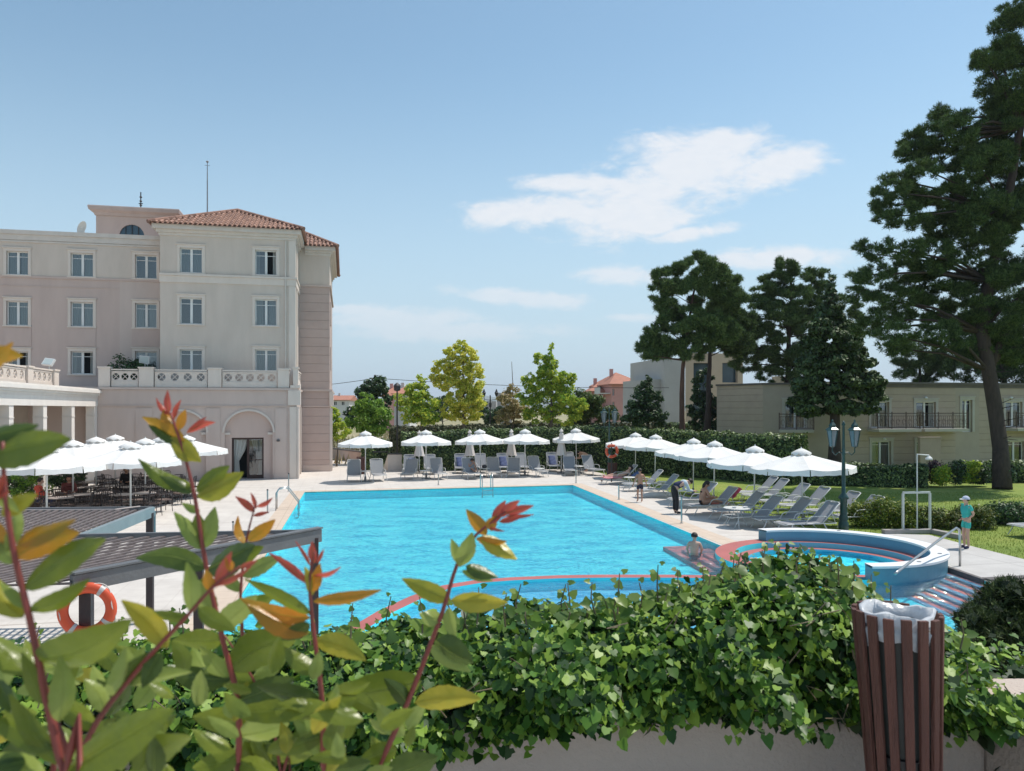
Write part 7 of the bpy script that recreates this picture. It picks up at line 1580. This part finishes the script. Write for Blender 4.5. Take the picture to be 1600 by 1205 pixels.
# towels and things left on the loungers
def towel(c, sx, sy, m_, lab, rz=TH, tilt=0.0, z=.375):
    mb = MB(); n, k = 10, 6; M_ = Matrix.Rotation(rz, 3, 'Z') @ Matrix.Rotation(-tilt, 3, 'Y')
    for i in range(n+1):
        for j in range(k+1): x = (i/n-.5)*sx; y = (j/k-.5)*sy; zz = .012*math.sin(i*1.7+j)+.01*math.cos(j*2.1+i)-(abs(j/k-.5) > .45)*.05; mb.v.append(tuple(Vector((c.x, c.y, z))+M_ @ Vector((x, y, zz))))
    for i in range(n):
        for j in range(k): mb.f.append((i*(k+1)+j, (i+1)*(k+1)+j, (i+1)*(k+1)+j+1, i*(k+1)+j+1)); mb.m.append(0)
    o = mb.build('towel', m_, smooth=True); md = o.modifiers.new('thick', 'SOLIDIFY'); md.thickness = .012; return tag(o, lab, 'towel')
pinkt = cloth('pink_towel', (.75, .12, .22)); towel(G(1136, 801)+Vector((.25, .1, 0)), .5, .5, pinkt, 'crumpled pink towel on the backrest beside the seated woman', TH, R(46), .72)
towel(G(1120, 801), .7, .6, cloth('coral_towel', (.60, .20, .15)), 'coral patterned towel under the seated woman')
towel(G(955, 757), 1.0, .6, cloth('rose_towel', (.62, .26, .28)), 'pink towel under the legs of the woman in black')
for (x, y, lab) in ((645, 740, 'navy towel across the back row lounger at the left end'), (720, 738, 'navy towel on the back row lounger left of the sunbather'), (787, 737, 'navy towel on the back row lounger behind the fourth folded umbrella'), (864, 735, 'navy towel on the back row lounger left of the last folded umbrella')):
    g = G(x, y)-V*.0; towel(g, .62, .5, cloth('navy_towel', (.10, .13, .26)), lab, TH+R(100), R(62), .62)
g = G(975, 757); o = towel(g+Vector((.55, .1, 0)), .5, .5, cloth('blue_towel', (.10, .16, .34)), 'blue towel on the lounger behind the boy', TH, R(30), .55)
# ================================================================== FOREGROUND: PARAPET, IVY, BIN, JUNIPER, PHOTINIA
par_m = mat('parapet_plaster', (.54, .45, .385), (.46, .38, .325), .9, 1.3, .35, 60, detail=8)
WT = 2.60; wy = 2.79
pw = thing('parapet_wall', 'low beige plastered parapet wall under the ivy in the foreground', 'wall', (0, wy, 2.0))
cx_ = 1.72
mb = MB(); mb.hexa([(-6, wy, 0), (cx_+.0, wy, 0), (cx_, wy+.42, 0), (-6, wy+.42, 0), (-6, wy, WT-.02), (cx_, wy, WT-.02), (cx_, wy+.42, WT-.02), (-6, wy+.42, WT-.02)]); mb.build('wall', par_m, pw, bev=.02)
q = P(1600, 1153, 2.58); dd = Vector((q.x-cx_-.25, q.y-wy, 0)).normalized()
mb = MB(); a = Vector((cx_+.002, wy+.42, 0)); b = Vector((cx_+.002, wy-.0, 0)); c = b+Vector((.16, -1, 0))*1.6; d = c+Vector((.7, 0, 0)); e = a+Vector((.9, 0, 0))
def slab(pts, z0, z1): mb.add([p+Z*z0 for p in pts]+[p+Z*z1 for p in pts], [tuple(reversed(range(5))), tuple(range(5, 10))]+[(i, (i+1) % 5, (i+1) % 5+5, i+5) for i in range(5)])
slab([a, b, c, d, e], 0, WT-.015); mb.build('side_wall', par_m, pw, bev=.02)
tfl = MB(); tfl.box((0, 0.2, 2.1), (14, 5.1, .1)); struct(tfl.build('terrace', slab_m), 'paved terrace floor under the camera', 'terrace')
# ---- ivy: lobed leaves over the parapet
ivy_m = mat('ivy_leaves', (.25, .38, .05), (.018, .055, .010), .42, 2.2, island=True, transl=.22, spec=.3, c3=(.085, .19, .026))
def lobed(n, p, nrm, dn, size, kind=None):
    """heart-lobed leaves, folded at the midrib; nrm: facing, dn: the way the tip points"""
    a = dn-nrm*(dn*nrm).sum(1)[:, None]; a /= np.linalg.norm(a, axis=1)[:, None]+1e-9; b = np.cross(nrm, a)
    prof = np.array([(0, 0, 0), (-.16, .32, .07), (.12, .50, .10), (.32, .40, .05), (.58, .34, .08), (1.0, 0, -.06), (.58, -.34, .08), (.32, -.40, .05), (.12, -.50, .10), (-.16, -.32, .07)])
    mid = np.array([(.30, 0, 0)])
    pr = np.concatenate([prof, mid]); jit = 1+RNG.normal(0, .07, (n, len(pr), 1)); s_ = size[:, None, None]
    v = p[:, None, :]+(a[:, None, :]*pr[None, :, 0:1]+b[:, None, :]*pr[None, :, 1:2]*jit+nrm[:, None, :]*pr[None, :, 2:3]*RNG.uniform(-.6, 1.7, (n, 1, 1)))*s_
    m_ = len(pr); f = np.array([(i, (i+1) % 10, 10) for i in range(10)]); F_ = (f[None]+(np.arange(n)*m_)[:, None, None]).reshape(-1, 3)
    return v.reshape(-1, 3), F_
def top_z(px):   # silhouette of the ivy in the photo -> height over the wall
    xs_ = [-400, 0, 120, 240, 330, 430, 520, 600, 680, 740, 800, 900, 1000, 1060, 1110, 1150, 1190, 1240, 1300, 1350, 1400, 1470, 1510, 1550, 1590, 1640, 1800]
    ys_ = [1000, 1005, 1000, 985, 990, 990, 972, 975, 962, 952, 945, 940, 928, 922, 905, 880, 862, 866, 886, 925, 950, 975, 1000, 1035, 1070, 1085, 1100]
    return np.interp(px, xs_, ys_)+np.interp(px, [0, 400, 900, 1100, 1200, 1320, 1450, 1600], [6, 6, 8, 8, 2, 4, 8, 6])
def bot_z(px):
    return np.interp(px, [-400, 0, 300, 560, 640, 720, 790, 860, 940, 1010, 1100, 1200, 1300, 1345, 1420, 1460, 1500, 1535, 1560, 1600, 1800], [1260, 1260, 1260, 1225, 1190, 1175, 1170, 1140, 1125, 1128, 1122, 1135, 1140, 1125, 1150, 1165, 1135, 1100, 1085, 1085, 1090])+7*np.sin(px*.045)+5*np.sin(px*.11)
ivy = thing('ivy_hedge', 'glossy green ivy mound growing over the parapet wall behind the bin', 'ivy', (0, 2.95, WT))
n = 30000
X0 = RNG.uniform(-380, 1760, n); t = RNG.random(n)          # t: 0 at the front foot, 1 at the back top
# surface of the mound: front face rising from the wall edge, then rounding to the back
Yf = 2.66+.04*np.sin(X0*.02); yfoot = bot_z(X0); ytop = top_z(X0)
Yb_ = 3.55
tt = t**.85
Yv = np.where(tt < .55, Yf+.10*(tt/.55)**1.5+.02*np.sin(X0*.03+tt*9), Yf+.10+(Yb_-Yf-.10)*((tt-.55)/.45)**1.2)
zfoot = CH+(HZ-yfoot)/F*Yf; ztop_ = CH+(HZ-ytop)/F*3.38
zz = np.where(tt < .55, zfoot+(ztop_-zfoot)*(.78*(tt/.55)**.9), zfoot+(ztop_-zfoot)*(.78+.22*np.sin(np.clip((tt-.55)/.30, 0, 1)*math.pi/2)-.5*np.clip((tt-.85)/.15, 0, 1)**2))
Xw = (X0-800)/F*Yv
lump = .07*np.sin(Xw*9+zz*7)+.06*np.sin(Xw*19+1.3+zz*15)+.04*np.sin(Yv*16+Xw*5)+.035*np.sin(Xw*37-zz*29)
p = np.stack([Xw, Yv-lump*np.where(tt < .55, 1, .2), zz+lump*np.where(tt < .55, .3, .32)], 1); p += RNG.normal(0, .022, (n, 3))
back = np.clip((tt-.5)/.3, 0, 1)[:, None]; nr = np.array([[0, -.62, .72]])*(1-back)+np.array([[0, -.3, 1.0]])*back+RNG.normal(0, .5, (n, 3)); nr /= np.linalg.norm(nr, axis=1)[:, None]
dn = np.array([[0, -.35, -1.0]])+RNG.normal(0, .45, (n, 3)); size = RNG.uniform(.020, .046, n)*np.where(RNG.random(n) < .15, .6, 1)*np.where(RNG.random(n) < .08, 1.45, 1)
keep = ~((X0 > 1345) & (X0 < 1470) & (p[:, 1] < 2.70) & (tt < .35) & (RNG.random(n) < .0))
v, f = lobed(n, p, nr, dn, size); np_mesh('ivy_foliage', v, f, ivy_m, ivy)
# inner leaves coloured near-black for the shade in the gaps
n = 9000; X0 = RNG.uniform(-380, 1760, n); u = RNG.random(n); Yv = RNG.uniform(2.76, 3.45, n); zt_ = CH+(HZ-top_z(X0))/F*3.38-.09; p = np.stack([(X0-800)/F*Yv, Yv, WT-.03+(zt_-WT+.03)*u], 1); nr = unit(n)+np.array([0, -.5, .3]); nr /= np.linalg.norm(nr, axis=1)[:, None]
v, f = lobed(n, p, nr, np.array([[0, -.3, -1.]])+RNG.normal(0, .5, (n, 3)), RNG.uniform(.05, .08, n)); np_mesh('inner_foliage', v, f, mat('shade_ivy_leaves', (.03, .065, .014), (.010, .025, .007), .6, 2, island=True), ivy)
# long shoots standing above the mound
sh_mb = MB(); LV = []; LN = []; LD = []; LS = []
shoots = [(455, 1000, 935), (608, 975, 915), (660, 965, 920), (548, 975, 930), (810, 950, 898), (790, 955, 915), (745, 950, 905), (880, 945, 900), (892, 945, 898), (965, 935, 880), (1000, 925, 905), (1028, 920, 868), (1062, 915, 880), (1094, 910, 872), (1130, 895, 868), (1165, 880, 868), (1215, 872, 838), (1190, 872, 855), (1245, 872, 862), (1290, 885, 870), (1330, 905, 865), (1365, 930, 885), (1395, 940, 905), (62, 1005, 968), (190, 1000, 955), (260, 990, 940), (285, 990, 935), (700, 960, 925), (930, 935, 900), (1150, 885, 858), (1270, 878, 860), (1310, 890, 862), (1110, 900, 885), (1500, 990, 960)]
for i in range(26): x = random.uniform(420, 1340); y = float(top_z(x)); shoots.append((x, y+6, y-random.uniform(8, 26)))
for (x, yb, yt) in shoots:
    yt = yb+(yt-yb)*.72
    Y = random.uniform(2.95, 3.25); a = P(x, yb+25, Y); b = P(x+random.uniform(-5, 5), yt, Y+random.uniform(-.05, .05)); m_ = a.lerp(b, .5)+Vector((random.uniform(-.02, .02), 0, 0)); sh_mb.tube([a, m_, b], [.004, .003, .002], 5)
    L = (b-a).length; k = max(3, int(L/.028))
    for j in range(k+1):
        f_ = j/k; c = a.lerp(b, f_)+(m_-a.lerp(b, .5))*math.sin(f_*math.pi); an = j*2.4+random.random(); o_ = Vector((math.cos(an), math.sin(an)*.8, .25)); sz_ = (.056 if j < k-1 else .036)*random.uniform(.7, 1.15)*(1-.35*f_)
        LV.append(c+o_*.012); LN.append(Vector((math.cos(an)*-.3, math.sin(an)*-.3-.9, .7)).normalized()); LD.append(o_); LS.append(sz_)
v, f = lobed(len(LV), np.array(LV), np.array(LN), np.array(LD), np.array(LS)); np_mesh('ivy_shoots', v, f, mat('young_ivy_leaves', (.24, .34, .06), (.09, .17, .03), .4, 3, island=True, transl=.35), ivy)
# pale stems seen inside
for k in range(60):
    x = random.uniform(-200, 1650); y = random.uniform(float(top_z(x))+25, float(bot_z(x))-20); Y = random.uniform(2.66, 2.74); a = P(x, y, Y); sh_mb.tube([a, a+Vector((random.uniform(-.06, .06), -.01, random.uniform(-.08, .05))), a+Vector((random.uniform(-.1, .1), 0, random.uniform(-.14, .02)))], .0025, 4)
for (x, y) in ((940, 1140), (1535, 1140), (1325, 1120)): a = P(x, y-20, 2.7); sh_mb.tube([a, a+Vector((-.03, -.03, -.04)), a+Vector((-.10, -.05, -.03))], .0025, 4)
sh_mb.build('ivy_stems', mat('ivy_stem', (.22, .17, .10), (.14, .11, .06), .7, 10), ivy, whole=True)
# ---- bin
bc = P(1400, 950, 2.45); bz = 2.15; bh = 3.06-2.15
bn = thing('slatted_bin', 'tall brown wooden slatted bin with a white liner bag in front of the ivy', 'bin', (bc.x, bc.y, bz))
bo = Vector((bc.x+.002, bc.y, bz)); rt_, rb = .119, .080
bwood = mat('bin_wood', (.17, .062, .042), (.09, .034, .025), .6, 5, .6, 40, stretch=(6, 6, .5), detail=8)
N_ = 16
for k in range(N_):
    a = 2*math.pi*(k+.35)/N_; ca, sa = math.cos(a), math.sin(a); top_ = bo+Vector((rt_*ca, rt_*sa, bh+random.uniform(-.004, .004))); bot_ = bo+Vector((rb*ca+.035, rb*sa, .04)); mb = MB(); w = .030
    rad_ = Vector((ca, sa, 0)); tn = Vector((-sa, ca, 0))
    mb.hexa([bot_-tn*w*.36, bot_+tn*w*.36, bot_+tn*w*.36+rad_*.014, bot_-tn*w*.36+rad_*.014, top_-tn*w*.5, top_+tn*w*.5, top_+tn*w*.5+rad_*.014, top_-tn*w*.5+rad_*.014]); mb.build('slat', bwood, bn, whole=True, bev=.002)
mb = MB()
for hz2, rr_ in ((bh-.05, rt_-.006), (bh*.5, (rt_+rb)/2-.006), (.1, rb+.001)): mb.lathe([(rr_-.006, hz2-.014), (rr_, hz2-.012), (rr_, hz2+.012), (rr_-.006, hz2+.014)], bo+Vector((.035*(1-hz2/bh), 0, 0)), 24)
mb.build('hoop', metal_d, bn)
mb = MB(); n = 24; vs = []; prof = [(rb-.012, .06, .035), (rt_-.022, bh-.06, .0)]
for (r_, z_, ox) in prof:
    for k in range(n): vs.append(bo+Vector((ox+r_*math.cos(k*2*math.pi/n), r_*math.sin(k*2*math.pi/n), z_)))
mb.add(vs, [(k, (k+1) % n, n+(k+1) % n, n+k) for k in range(n)]); mb.build('liner', mat('grey_liner', (.085, .09, .085), (.05, .055, .05), .5, 6), bn, True)
mb = MB(); n = 48; vs = []; fs = []
pf_ = [(rt_+.008, bh-.075), (rt_+.014, bh-.045), (rt_-.006, bh-.03), (rt_-.010, bh+.002), (rt_-.022, bh+.004), (rt_-.03, bh-.03), (rt_-.05, bh-.11), (.03, bh-.17), (.001, bh-.18)]
for i, (r_, z_) in enumerate(pf_):
    for k in range(n):
        a = 2*math.pi*k/n; j_ = .004*math.sin(5*a+i*.9)+.002*math.sin(11*a+i*1.3); zj = .008*math.sin(3*a+i*.5)+.003*math.sin(9*a+i)
        vs.append(bo+Vector(((r_+j_)*math.cos(a), (r_+j_)*math.sin(a), z_+zj*(1 if i > 2 else .4)-(.03*max(0, math.sin(4*a+1)) if i == 0 else 0))))
for i in range(len(pf_)-1):
    for k in range(n): fs.append((i*n+k, i*n+(k+1) % n, (i+1)*n+(k+1) % n, (i+1)*n+k))
# bag tucked inside the slats: pull the outer ring in
mb.add(vs, fs)
for i in range(3*n): p_ = Vector(mb.v[i]); dx_ = p_.x-bo.x; dy_ = p_.y-bo.y; s_ = .86 if i < n else .90; mb.v[i] = (bo.x+dx_*s_, bo.y+dy_*s_, p_.z)
mb.build('liner_bag', mat('white_plastic_bag', (.80, .82, .84), (.72, .74, .77), .28, 8, .6, 25, transl=.35), bn, True)
# ---- juniper on the right
jn = thing('juniper_shrub', 'dark green juniper bush at the right edge beyond the bin', 'shrub', (P(1560, 1000, 5.2).x, 5.2, 1.2))
jb = [pxblob(1560, 985, 52, 52, 5.2, .1), pxblob(1600, 960, 60, 50, 5.3, .1), pxblob(1540, 1030, 40, 50, 5.1), pxblob(1600, 1040, 70, 70, 5.2), pxblob(1650, 980, 60, 60, 5.2), pxblob(1525, 975, 26, 26, 5.2), pxblob(1575, 925, 30, 16, 5.3), pxblob(1660, 1080, 90, 80, 5.0)]
C, S = sub_clumps(jb, 5, .9, (.22, .4)); v = needles(C, S, 16000, 6, .042, .0032, .5); leafobj('foliage', v, 3, mat('juniper_needles', (.085, .125, .025), (.02, .042, .012), .7, 5, island=True, transl=.1), jn)
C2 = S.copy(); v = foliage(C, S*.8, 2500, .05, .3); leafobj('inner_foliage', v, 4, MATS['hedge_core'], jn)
mb = MB(); g = P(1580, 1050, 5.2); mb.tube([(g.x, g.y, 0), (g.x, g.y, 1.2), (g.x, g.y, g.z)], [.08, .07, .05], 8); mb.build('trunk', bark_grey, jn)
# ---- photinia shoots close to the lens
ph_t = thing('photinia_shrub', 'out-of-focus shrub with red stems, olive leaves and red new shoots at the lower left', 'shrub', (-.35, .8, 2.15))
stem_m = mat('red_stem', (.30, .055, .045), (.17, .045, .035), .5, 14); LM = {}
for k_, (c1, c2) in dict(G=((.26, .30, .035), (.13, .18, .025)), L=((.40, .46, .12), (.24, .32, .06)), D=((.13, .18, .035), (.06, .10, .022)), O=((.72, .27, .03), (.34, .24, .03)), R=((.66, .13, .09), (.42, .07, .05)), Y=((.58, .46, .05), (.28, .31, .04))).items():
    LM[k_] = mat('photinia_'+{'G': 'olive', 'L': 'pale', 'D': 'dark', 'O': 'orange', 'R': 'red', 'Y': 'yellow'}[k_]+'_leaf', c1, c2, .30, 16, .15, 60, transl=.45, detail=8)
LMI = {k_: i for i, k_ in enumerate('GLDORY')}
fol = MB()
def pleaf(bx, by, tx, ty, w, col, Y, twist=None, curl=None):
    if col == 'R': w *= .8
    a = P(bx, by, Y); dY = random.uniform(-.25, .25)*math.hypot(tx-bx, ty-by)/F*Y; b = P(tx, ty, Y+dY); ax = b-a; L = ax.length; ax.normalize()
    view = (a.lerp(b, .5)-Vector((0, 0, CH))).normalized(); s_ = ax.cross(view).normalized(); nrm = s_.cross(ax).normalized()
    tw = random.uniform(-.75, .75) if twist is None else twist; s2 = (s_*math.cos(tw)+nrm*math.sin(tw)); n2_ = s2.cross(ax).normalized()
    W = w/F*Y*.5/max(.6, math.cos(tw))*.92; cv = (random.uniform(-.12, .12) if curl is None else curl)*L; fold = random.uniform(.12, .35); nn_, kk = 14, 3
    fol.cm = LMI[col]; vs = []
    for i in range(nn_+1):
        t = i/nn_; wd = W*(math.sin(math.pi*t**.85)**.75)*(1-.25*t) if 0 < i < nn_ else .0006; c = a+ax*L*t+s_*cv*math.sin(math.pi*t)*.6+n2_*cv*.7*math.sin(math.pi*t)
        wob = 1+.04*math.sin(i*2.7+bx)
        for j in range(-kk, kk+1):
            u = j/kk; vs.append(c+s2*wd*u*wob+n2_*wd*fold*(abs(u)**1.3)+n2_*.004*W*math.sin(9*t*3.1+u)*8*(abs(u) > .9))
    m_ = 2*kk+1; fol.add(vs, [(i*m_+j, i*m_+j+1, (i+1)*m_+j+1, (i+1)*m_+j) for i in range(nn_) for j in range(m_-1)])
    ds = vs[kk::m_]; fol.cm = LMI['L' if col in 'GDL' else 'Y']
    for sg in (1, -1):
        q = []
        for i, c in enumerate(ds): q += [c-s2*W*.035*(1-i/nn_)+n2_*sg*W*.02, c+s2*W*.035*(1-i/nn_)+n2_*sg*W*.02]
        fol.add(q, [(2*i, 2*i+1, 2*i+3, 2*i+2) for i in range(nn_)])
def pstem(pts, Y, r0, r1, dY=0.0):
    q = [P(x, y, Y+dY*i/len(pts)) for i, (x, y) in enumerate(pts)]; low = q[0]; base_ = Vector((low.x, low.y, 2.15)); m_ = low+(low-q[1])
    allp = [base_, m_]+q; n_ = len(allp); out = []
    for i in range(n_-1):
        for k in range(3):
            t = k/3; p0 = allp[max(0, i-1)]; p1 = allp[i]; p2 = allp[i+1]; p3 = allp[min(n_-1, i+2)]
            out.append(.5*((2*p1)+(p2-p0)*t+(2*p0-5*p1+4*p2-p3)*t*t+(3*p1-p0-3*p2+p3)*t**3))
    out.append(allp[-1]); mb = MB(); mb.tube(out, [.78*(r0+(r1-r0)*(i/(len(out)-1))**1.3) for i in range(len(out))], 10); mb.build('stem', stem_m, ph_t, True, whole=True)
Y1, Y2, Y3, Y4, Y5, Y6 = .58, .86, .82, .92, .95, .66
pstem([(100, 1215), (72, 1090), (46, 965), (22, 865), (8, 770), (4, 690)], Y1, .0048, .0018)
pstem([(372, 1215), (372, 1100), (348, 1000), (322, 885), (305, 780), (285, 700), (266, 645)], Y2, .0052, .0015)
pstem([(505, 1215), (504, 1110), (496, 1030), (487, 960), (484, 905), (492, 862)], Y3, .0048, .0014)
pstem([(585, 1215), (640, 1090), (690, 960), (715, 880), (745, 835), (790, 800)], Y4, .0052, .0014)
pstem([(392, 1215), (380, 1010), (376, 930), (384, 850), (400, 785)], Y5, .0045, .0010)
pstem([(115, 1215), (150, 1130), (225, 1035), (290, 965), (335, 915), (376, 885)], Y6, .0042, .0012)
pstem([(440, 1215), (425, 1130), (395, 1060), (345, 985)], .9, .0035, .0012)
LS_ = [ # base, tip, width, colour
 (Y1, [(-35, 566, 36, 556, 38, 'O'), (-45, 590, 20, 535, 30, 'O'), (-30, 712, 110, 686, 66, 'G'), (-40, 690, 60, 664, 40, 'D'), (-12, 795, 6, 742, 26, 'R'), (-20, 780, 14, 768, 14, 'R'), (2, 806, 58, 772, 34, 'Y'), (-30, 772, 30, 800, 26, 'L'), (22, 872, 124, 832, 58, 'O'), (30, 850, 118, 812, 30, 'O'), (36, 920, 165, 842, 54, 'G'), (46, 955, 140, 905, 36, 'G'), (0, 868, -30, 800, 42, 'O'), (20, 880, -30, 842, 30, 'L'), (36, 965, -30, 880, 44, 'Y'), (55, 1032, 206, 968, 74, 'G'), (48, 1052, -30, 985, 52, 'G'), (42, 950, 0, 910, 22, 'L'), (92, 1128, 94, 1026, 46, 'L'), (62, 1100, 34, 1020, 30, 'G'), (85, 1172, -20, 1122, 48, 'G'), (92, 1195, 15, 1085, 38, 'G'), (102, 1208, 272, 1108, 84, 'G'), (40, 1190, -40, 1215, 50, 'D'), (70, 1215, -20, 1180, 44, 'L'), (10, 860, 30, 790, 26, 'L'), (-10, 1060, 30, 1120, 34, 'D')]),
 (Y6, [(180, 1088, 196, 1012, 46, 'L'), (200, 1070, 232, 1020, 40, 'D'), (165, 1112, 132, 1062, 34, 'L'), (150, 1140, 60, 1090, 40, 'G'), (262, 1012, 190, 938, 44, 'Y'), (250, 1020, 222, 1075, 36, 'D'), (292, 966, 240, 955, 20, 'G'), (300, 958, 292, 878, 32, 'L'), (310, 950, 370, 985, 34, 'G'), (335, 918, 362, 862, 26, 'R'), (340, 915, 392, 886, 14, 'R'), (376, 886, 402, 876, 14, 'R'), (362, 892, 352, 872, 16, 'O'), (330, 925, 322, 890, 22, 'O'), (205, 1072, 300, 1050, 26, 'L'), (140, 1150, 262, 1128, 22, 'G')]),
 (Y2, [(264, 645, 262, 610, 16, 'R'), (266, 648, 244, 622, 12, 'R'), (272, 655, 283, 625, 12, 'R'), (268, 660, 256, 640, 22, 'O'), (280, 672, 290, 640, 18, 'O'), (292, 676, 336, 660, 18, 'R'), (296, 672, 322, 652, 12, 'R'), (288, 690, 222, 652, 28, 'O'), (284, 694, 232, 664, 22, 'D'), (266, 684, 314, 722, 34, 'Y'), (300, 720, 268, 690, 26, 'Y'), (308, 776, 380, 738, 44, 'Y'), (306, 768, 358, 728, 34, 'G'), (302, 762, 216, 717, 30, 'G'), (300, 770, 250, 744, 22, 'D'), (312, 800, 284, 786, 16, 'L'), (314, 858, 272, 800, 30, 'L'), (314, 858, 336, 792, 34, 'L'), (314, 850, 308, 800, 30, 'G'), (322, 888, 212, 872, 42, 'D'), (324, 890, 398, 852, 52, 'D'), (326, 900, 300, 940, 20, 'G'), (336, 960, 296, 900, 36, 'L'), (340, 985, 402, 930, 44, 'L'), (346, 1000, 270, 1000, 40, 'G'), (356, 1046, 462, 1000, 72, 'G'), (362, 1060, 258, 1040, 46, 'D'), (370, 1078, 312, 1010, 36, 'L'), (372, 1095, 460, 1060, 50, 'D'), (374, 1130, 300, 1120, 46, 'G'), (374, 1150, 452, 1130, 44, 'L'), (374, 1180, 300, 1200, 50, 'G'), (374, 1190, 440, 1215, 46, 'G')]),
 (Y5, [(398, 800, 368, 776, 18, 'R'), (400, 795, 392, 770, 10, 'R'), (402, 792, 426, 778, 12, 'R'), (396, 806, 420, 800, 10, 'R'), (388, 846, 430, 812, 26, 'O'), (384, 850, 372, 806, 16, 'O'), (344, 892, 412, 854, 40, 'G'), (378, 900, 440, 870, 30, 'L'), (376, 925, 340, 870, 26, 'L'), (378, 960, 430, 930, 30, 'G')]),
 (Y3, [(486, 885, 462, 846, 9, 'R'), (492, 880, 488, 846, 20, 'R'), (496, 880, 506, 858, 10, 'R'), (490, 900, 533, 886, 12, 'R'), (482, 912, 420, 864, 20, 'R'), (486, 925, 500, 880, 22, 'O'), (484, 966, 374, 934, 32, 'O'), (490, 940, 596, 922, 24, 'O'), (488, 930, 476, 886, 20, 'Y'), (482, 990, 386, 944, 42, 'O'), (492, 1000, 572, 1032, 42, 'Y'), (486, 960, 382, 905, 24, 'G'), (484, 975, 440, 1000, 30, 'D'), (500, 1050, 440, 1010, 34, 'G'), (502, 1096, 345, 1112, 46, 'G'), (502, 1100, 400, 1072, 36, 'D'), (504, 1185, 452, 1108, 36, 'L'), (508, 1190, 522, 1108, 28, 'L'), (504, 1150, 430, 1180, 40, 'G'), (506, 1110, 560, 1090, 30, 'G'), (505, 1205, 580, 1190, 40, 'D')]),
 (Y4, [(770, 818, 790, 782, 24, 'R'), (782, 808, 812, 782, 22, 'R'), (790, 802, 834, 790, 20, 'R'), (792, 806, 834, 804, 10, 'R'), (780, 815, 818, 806, 16, 'R'), (764, 824, 788, 830, 8, 'R'), (768, 830, 776, 806, 22, 'O'), (760, 836, 728, 796, 26, 'O'), (752, 838, 808, 874, 32, 'Y'), (744, 842, 792, 846, 18, 'O'), (718, 886, 738, 832, 34, 'L'), (716, 880, 705, 842, 20, 'L'), (728, 884, 778, 902, 26, 'D'), (722, 892, 770, 908, 16, 'L'), (704, 938, 628, 904, 36, 'Y'), (704, 938, 794, 942, 38, 'Y'), (690, 965, 655, 958, 30, 'L'), (700, 950, 712, 1000, 24, 'L'), (680, 1000, 740, 1036, 52, 'D'), (672, 1010, 735, 1050, 34, 'L'), (658, 1064, 506, 1088, 64, 'G'), (648, 1098, 752, 1092, 44, 'Y'), (640, 1105, 600, 1060, 30, 'D'), (632, 1150, 586, 1098, 38, 'L'), (636, 1140, 664, 1100, 30, 'L'), (620, 1170, 560, 1190, 40, 'G'), (606, 1215, 684, 1182, 60, 'D'), (612, 1190, 580, 1150, 30, 'G')]),
 (.9, [(346, 986, 330, 950, 20, 'R'), (395, 1060, 452, 1020, 36, 'L'), (398, 1066, 340, 1050, 36, 'G'), (425, 1130, 478, 1088, 40, 'L'), (428, 1140, 370, 1100, 36, 'G'), (436, 1190, 500, 1160, 44, 'G'), (436, 1195, 384, 1160, 44, 'D')]),
 (.62, [(210, 1215, 300, 1150, 60, 'G'), (190, 1205, 170, 1130, 40, 'L'), (240, 1215, 240, 1150, 36, 'D'), (0, 1215, 60, 1150, 60, 'D')])]
for Yl, L_ in LS_:
    for (bx, by, tx, ty, w, c_) in L_: pleaf(bx, by, tx, ty, w, c_, Yl)
for i in range(95):
    Yl = random.choice([.7, .8, .9]); x = random.uniform(-20, 640); y = random.uniform(1030, 1215)
    if y < 1040+max(0, x-450)*.5: continue
    an = random.uniform(0, 6.28); L = random.uniform(35, 85); pleaf(x, y, x+L*math.cos(an), y-abs(L*math.sin(an))*.8, L*random.uniform(.38, .5), random.choice('GGLDLGY'), Yl)
fol.build('foliage', [LM[k_] for k_ in 'GLDORY'], ph_t, True, whole=True)
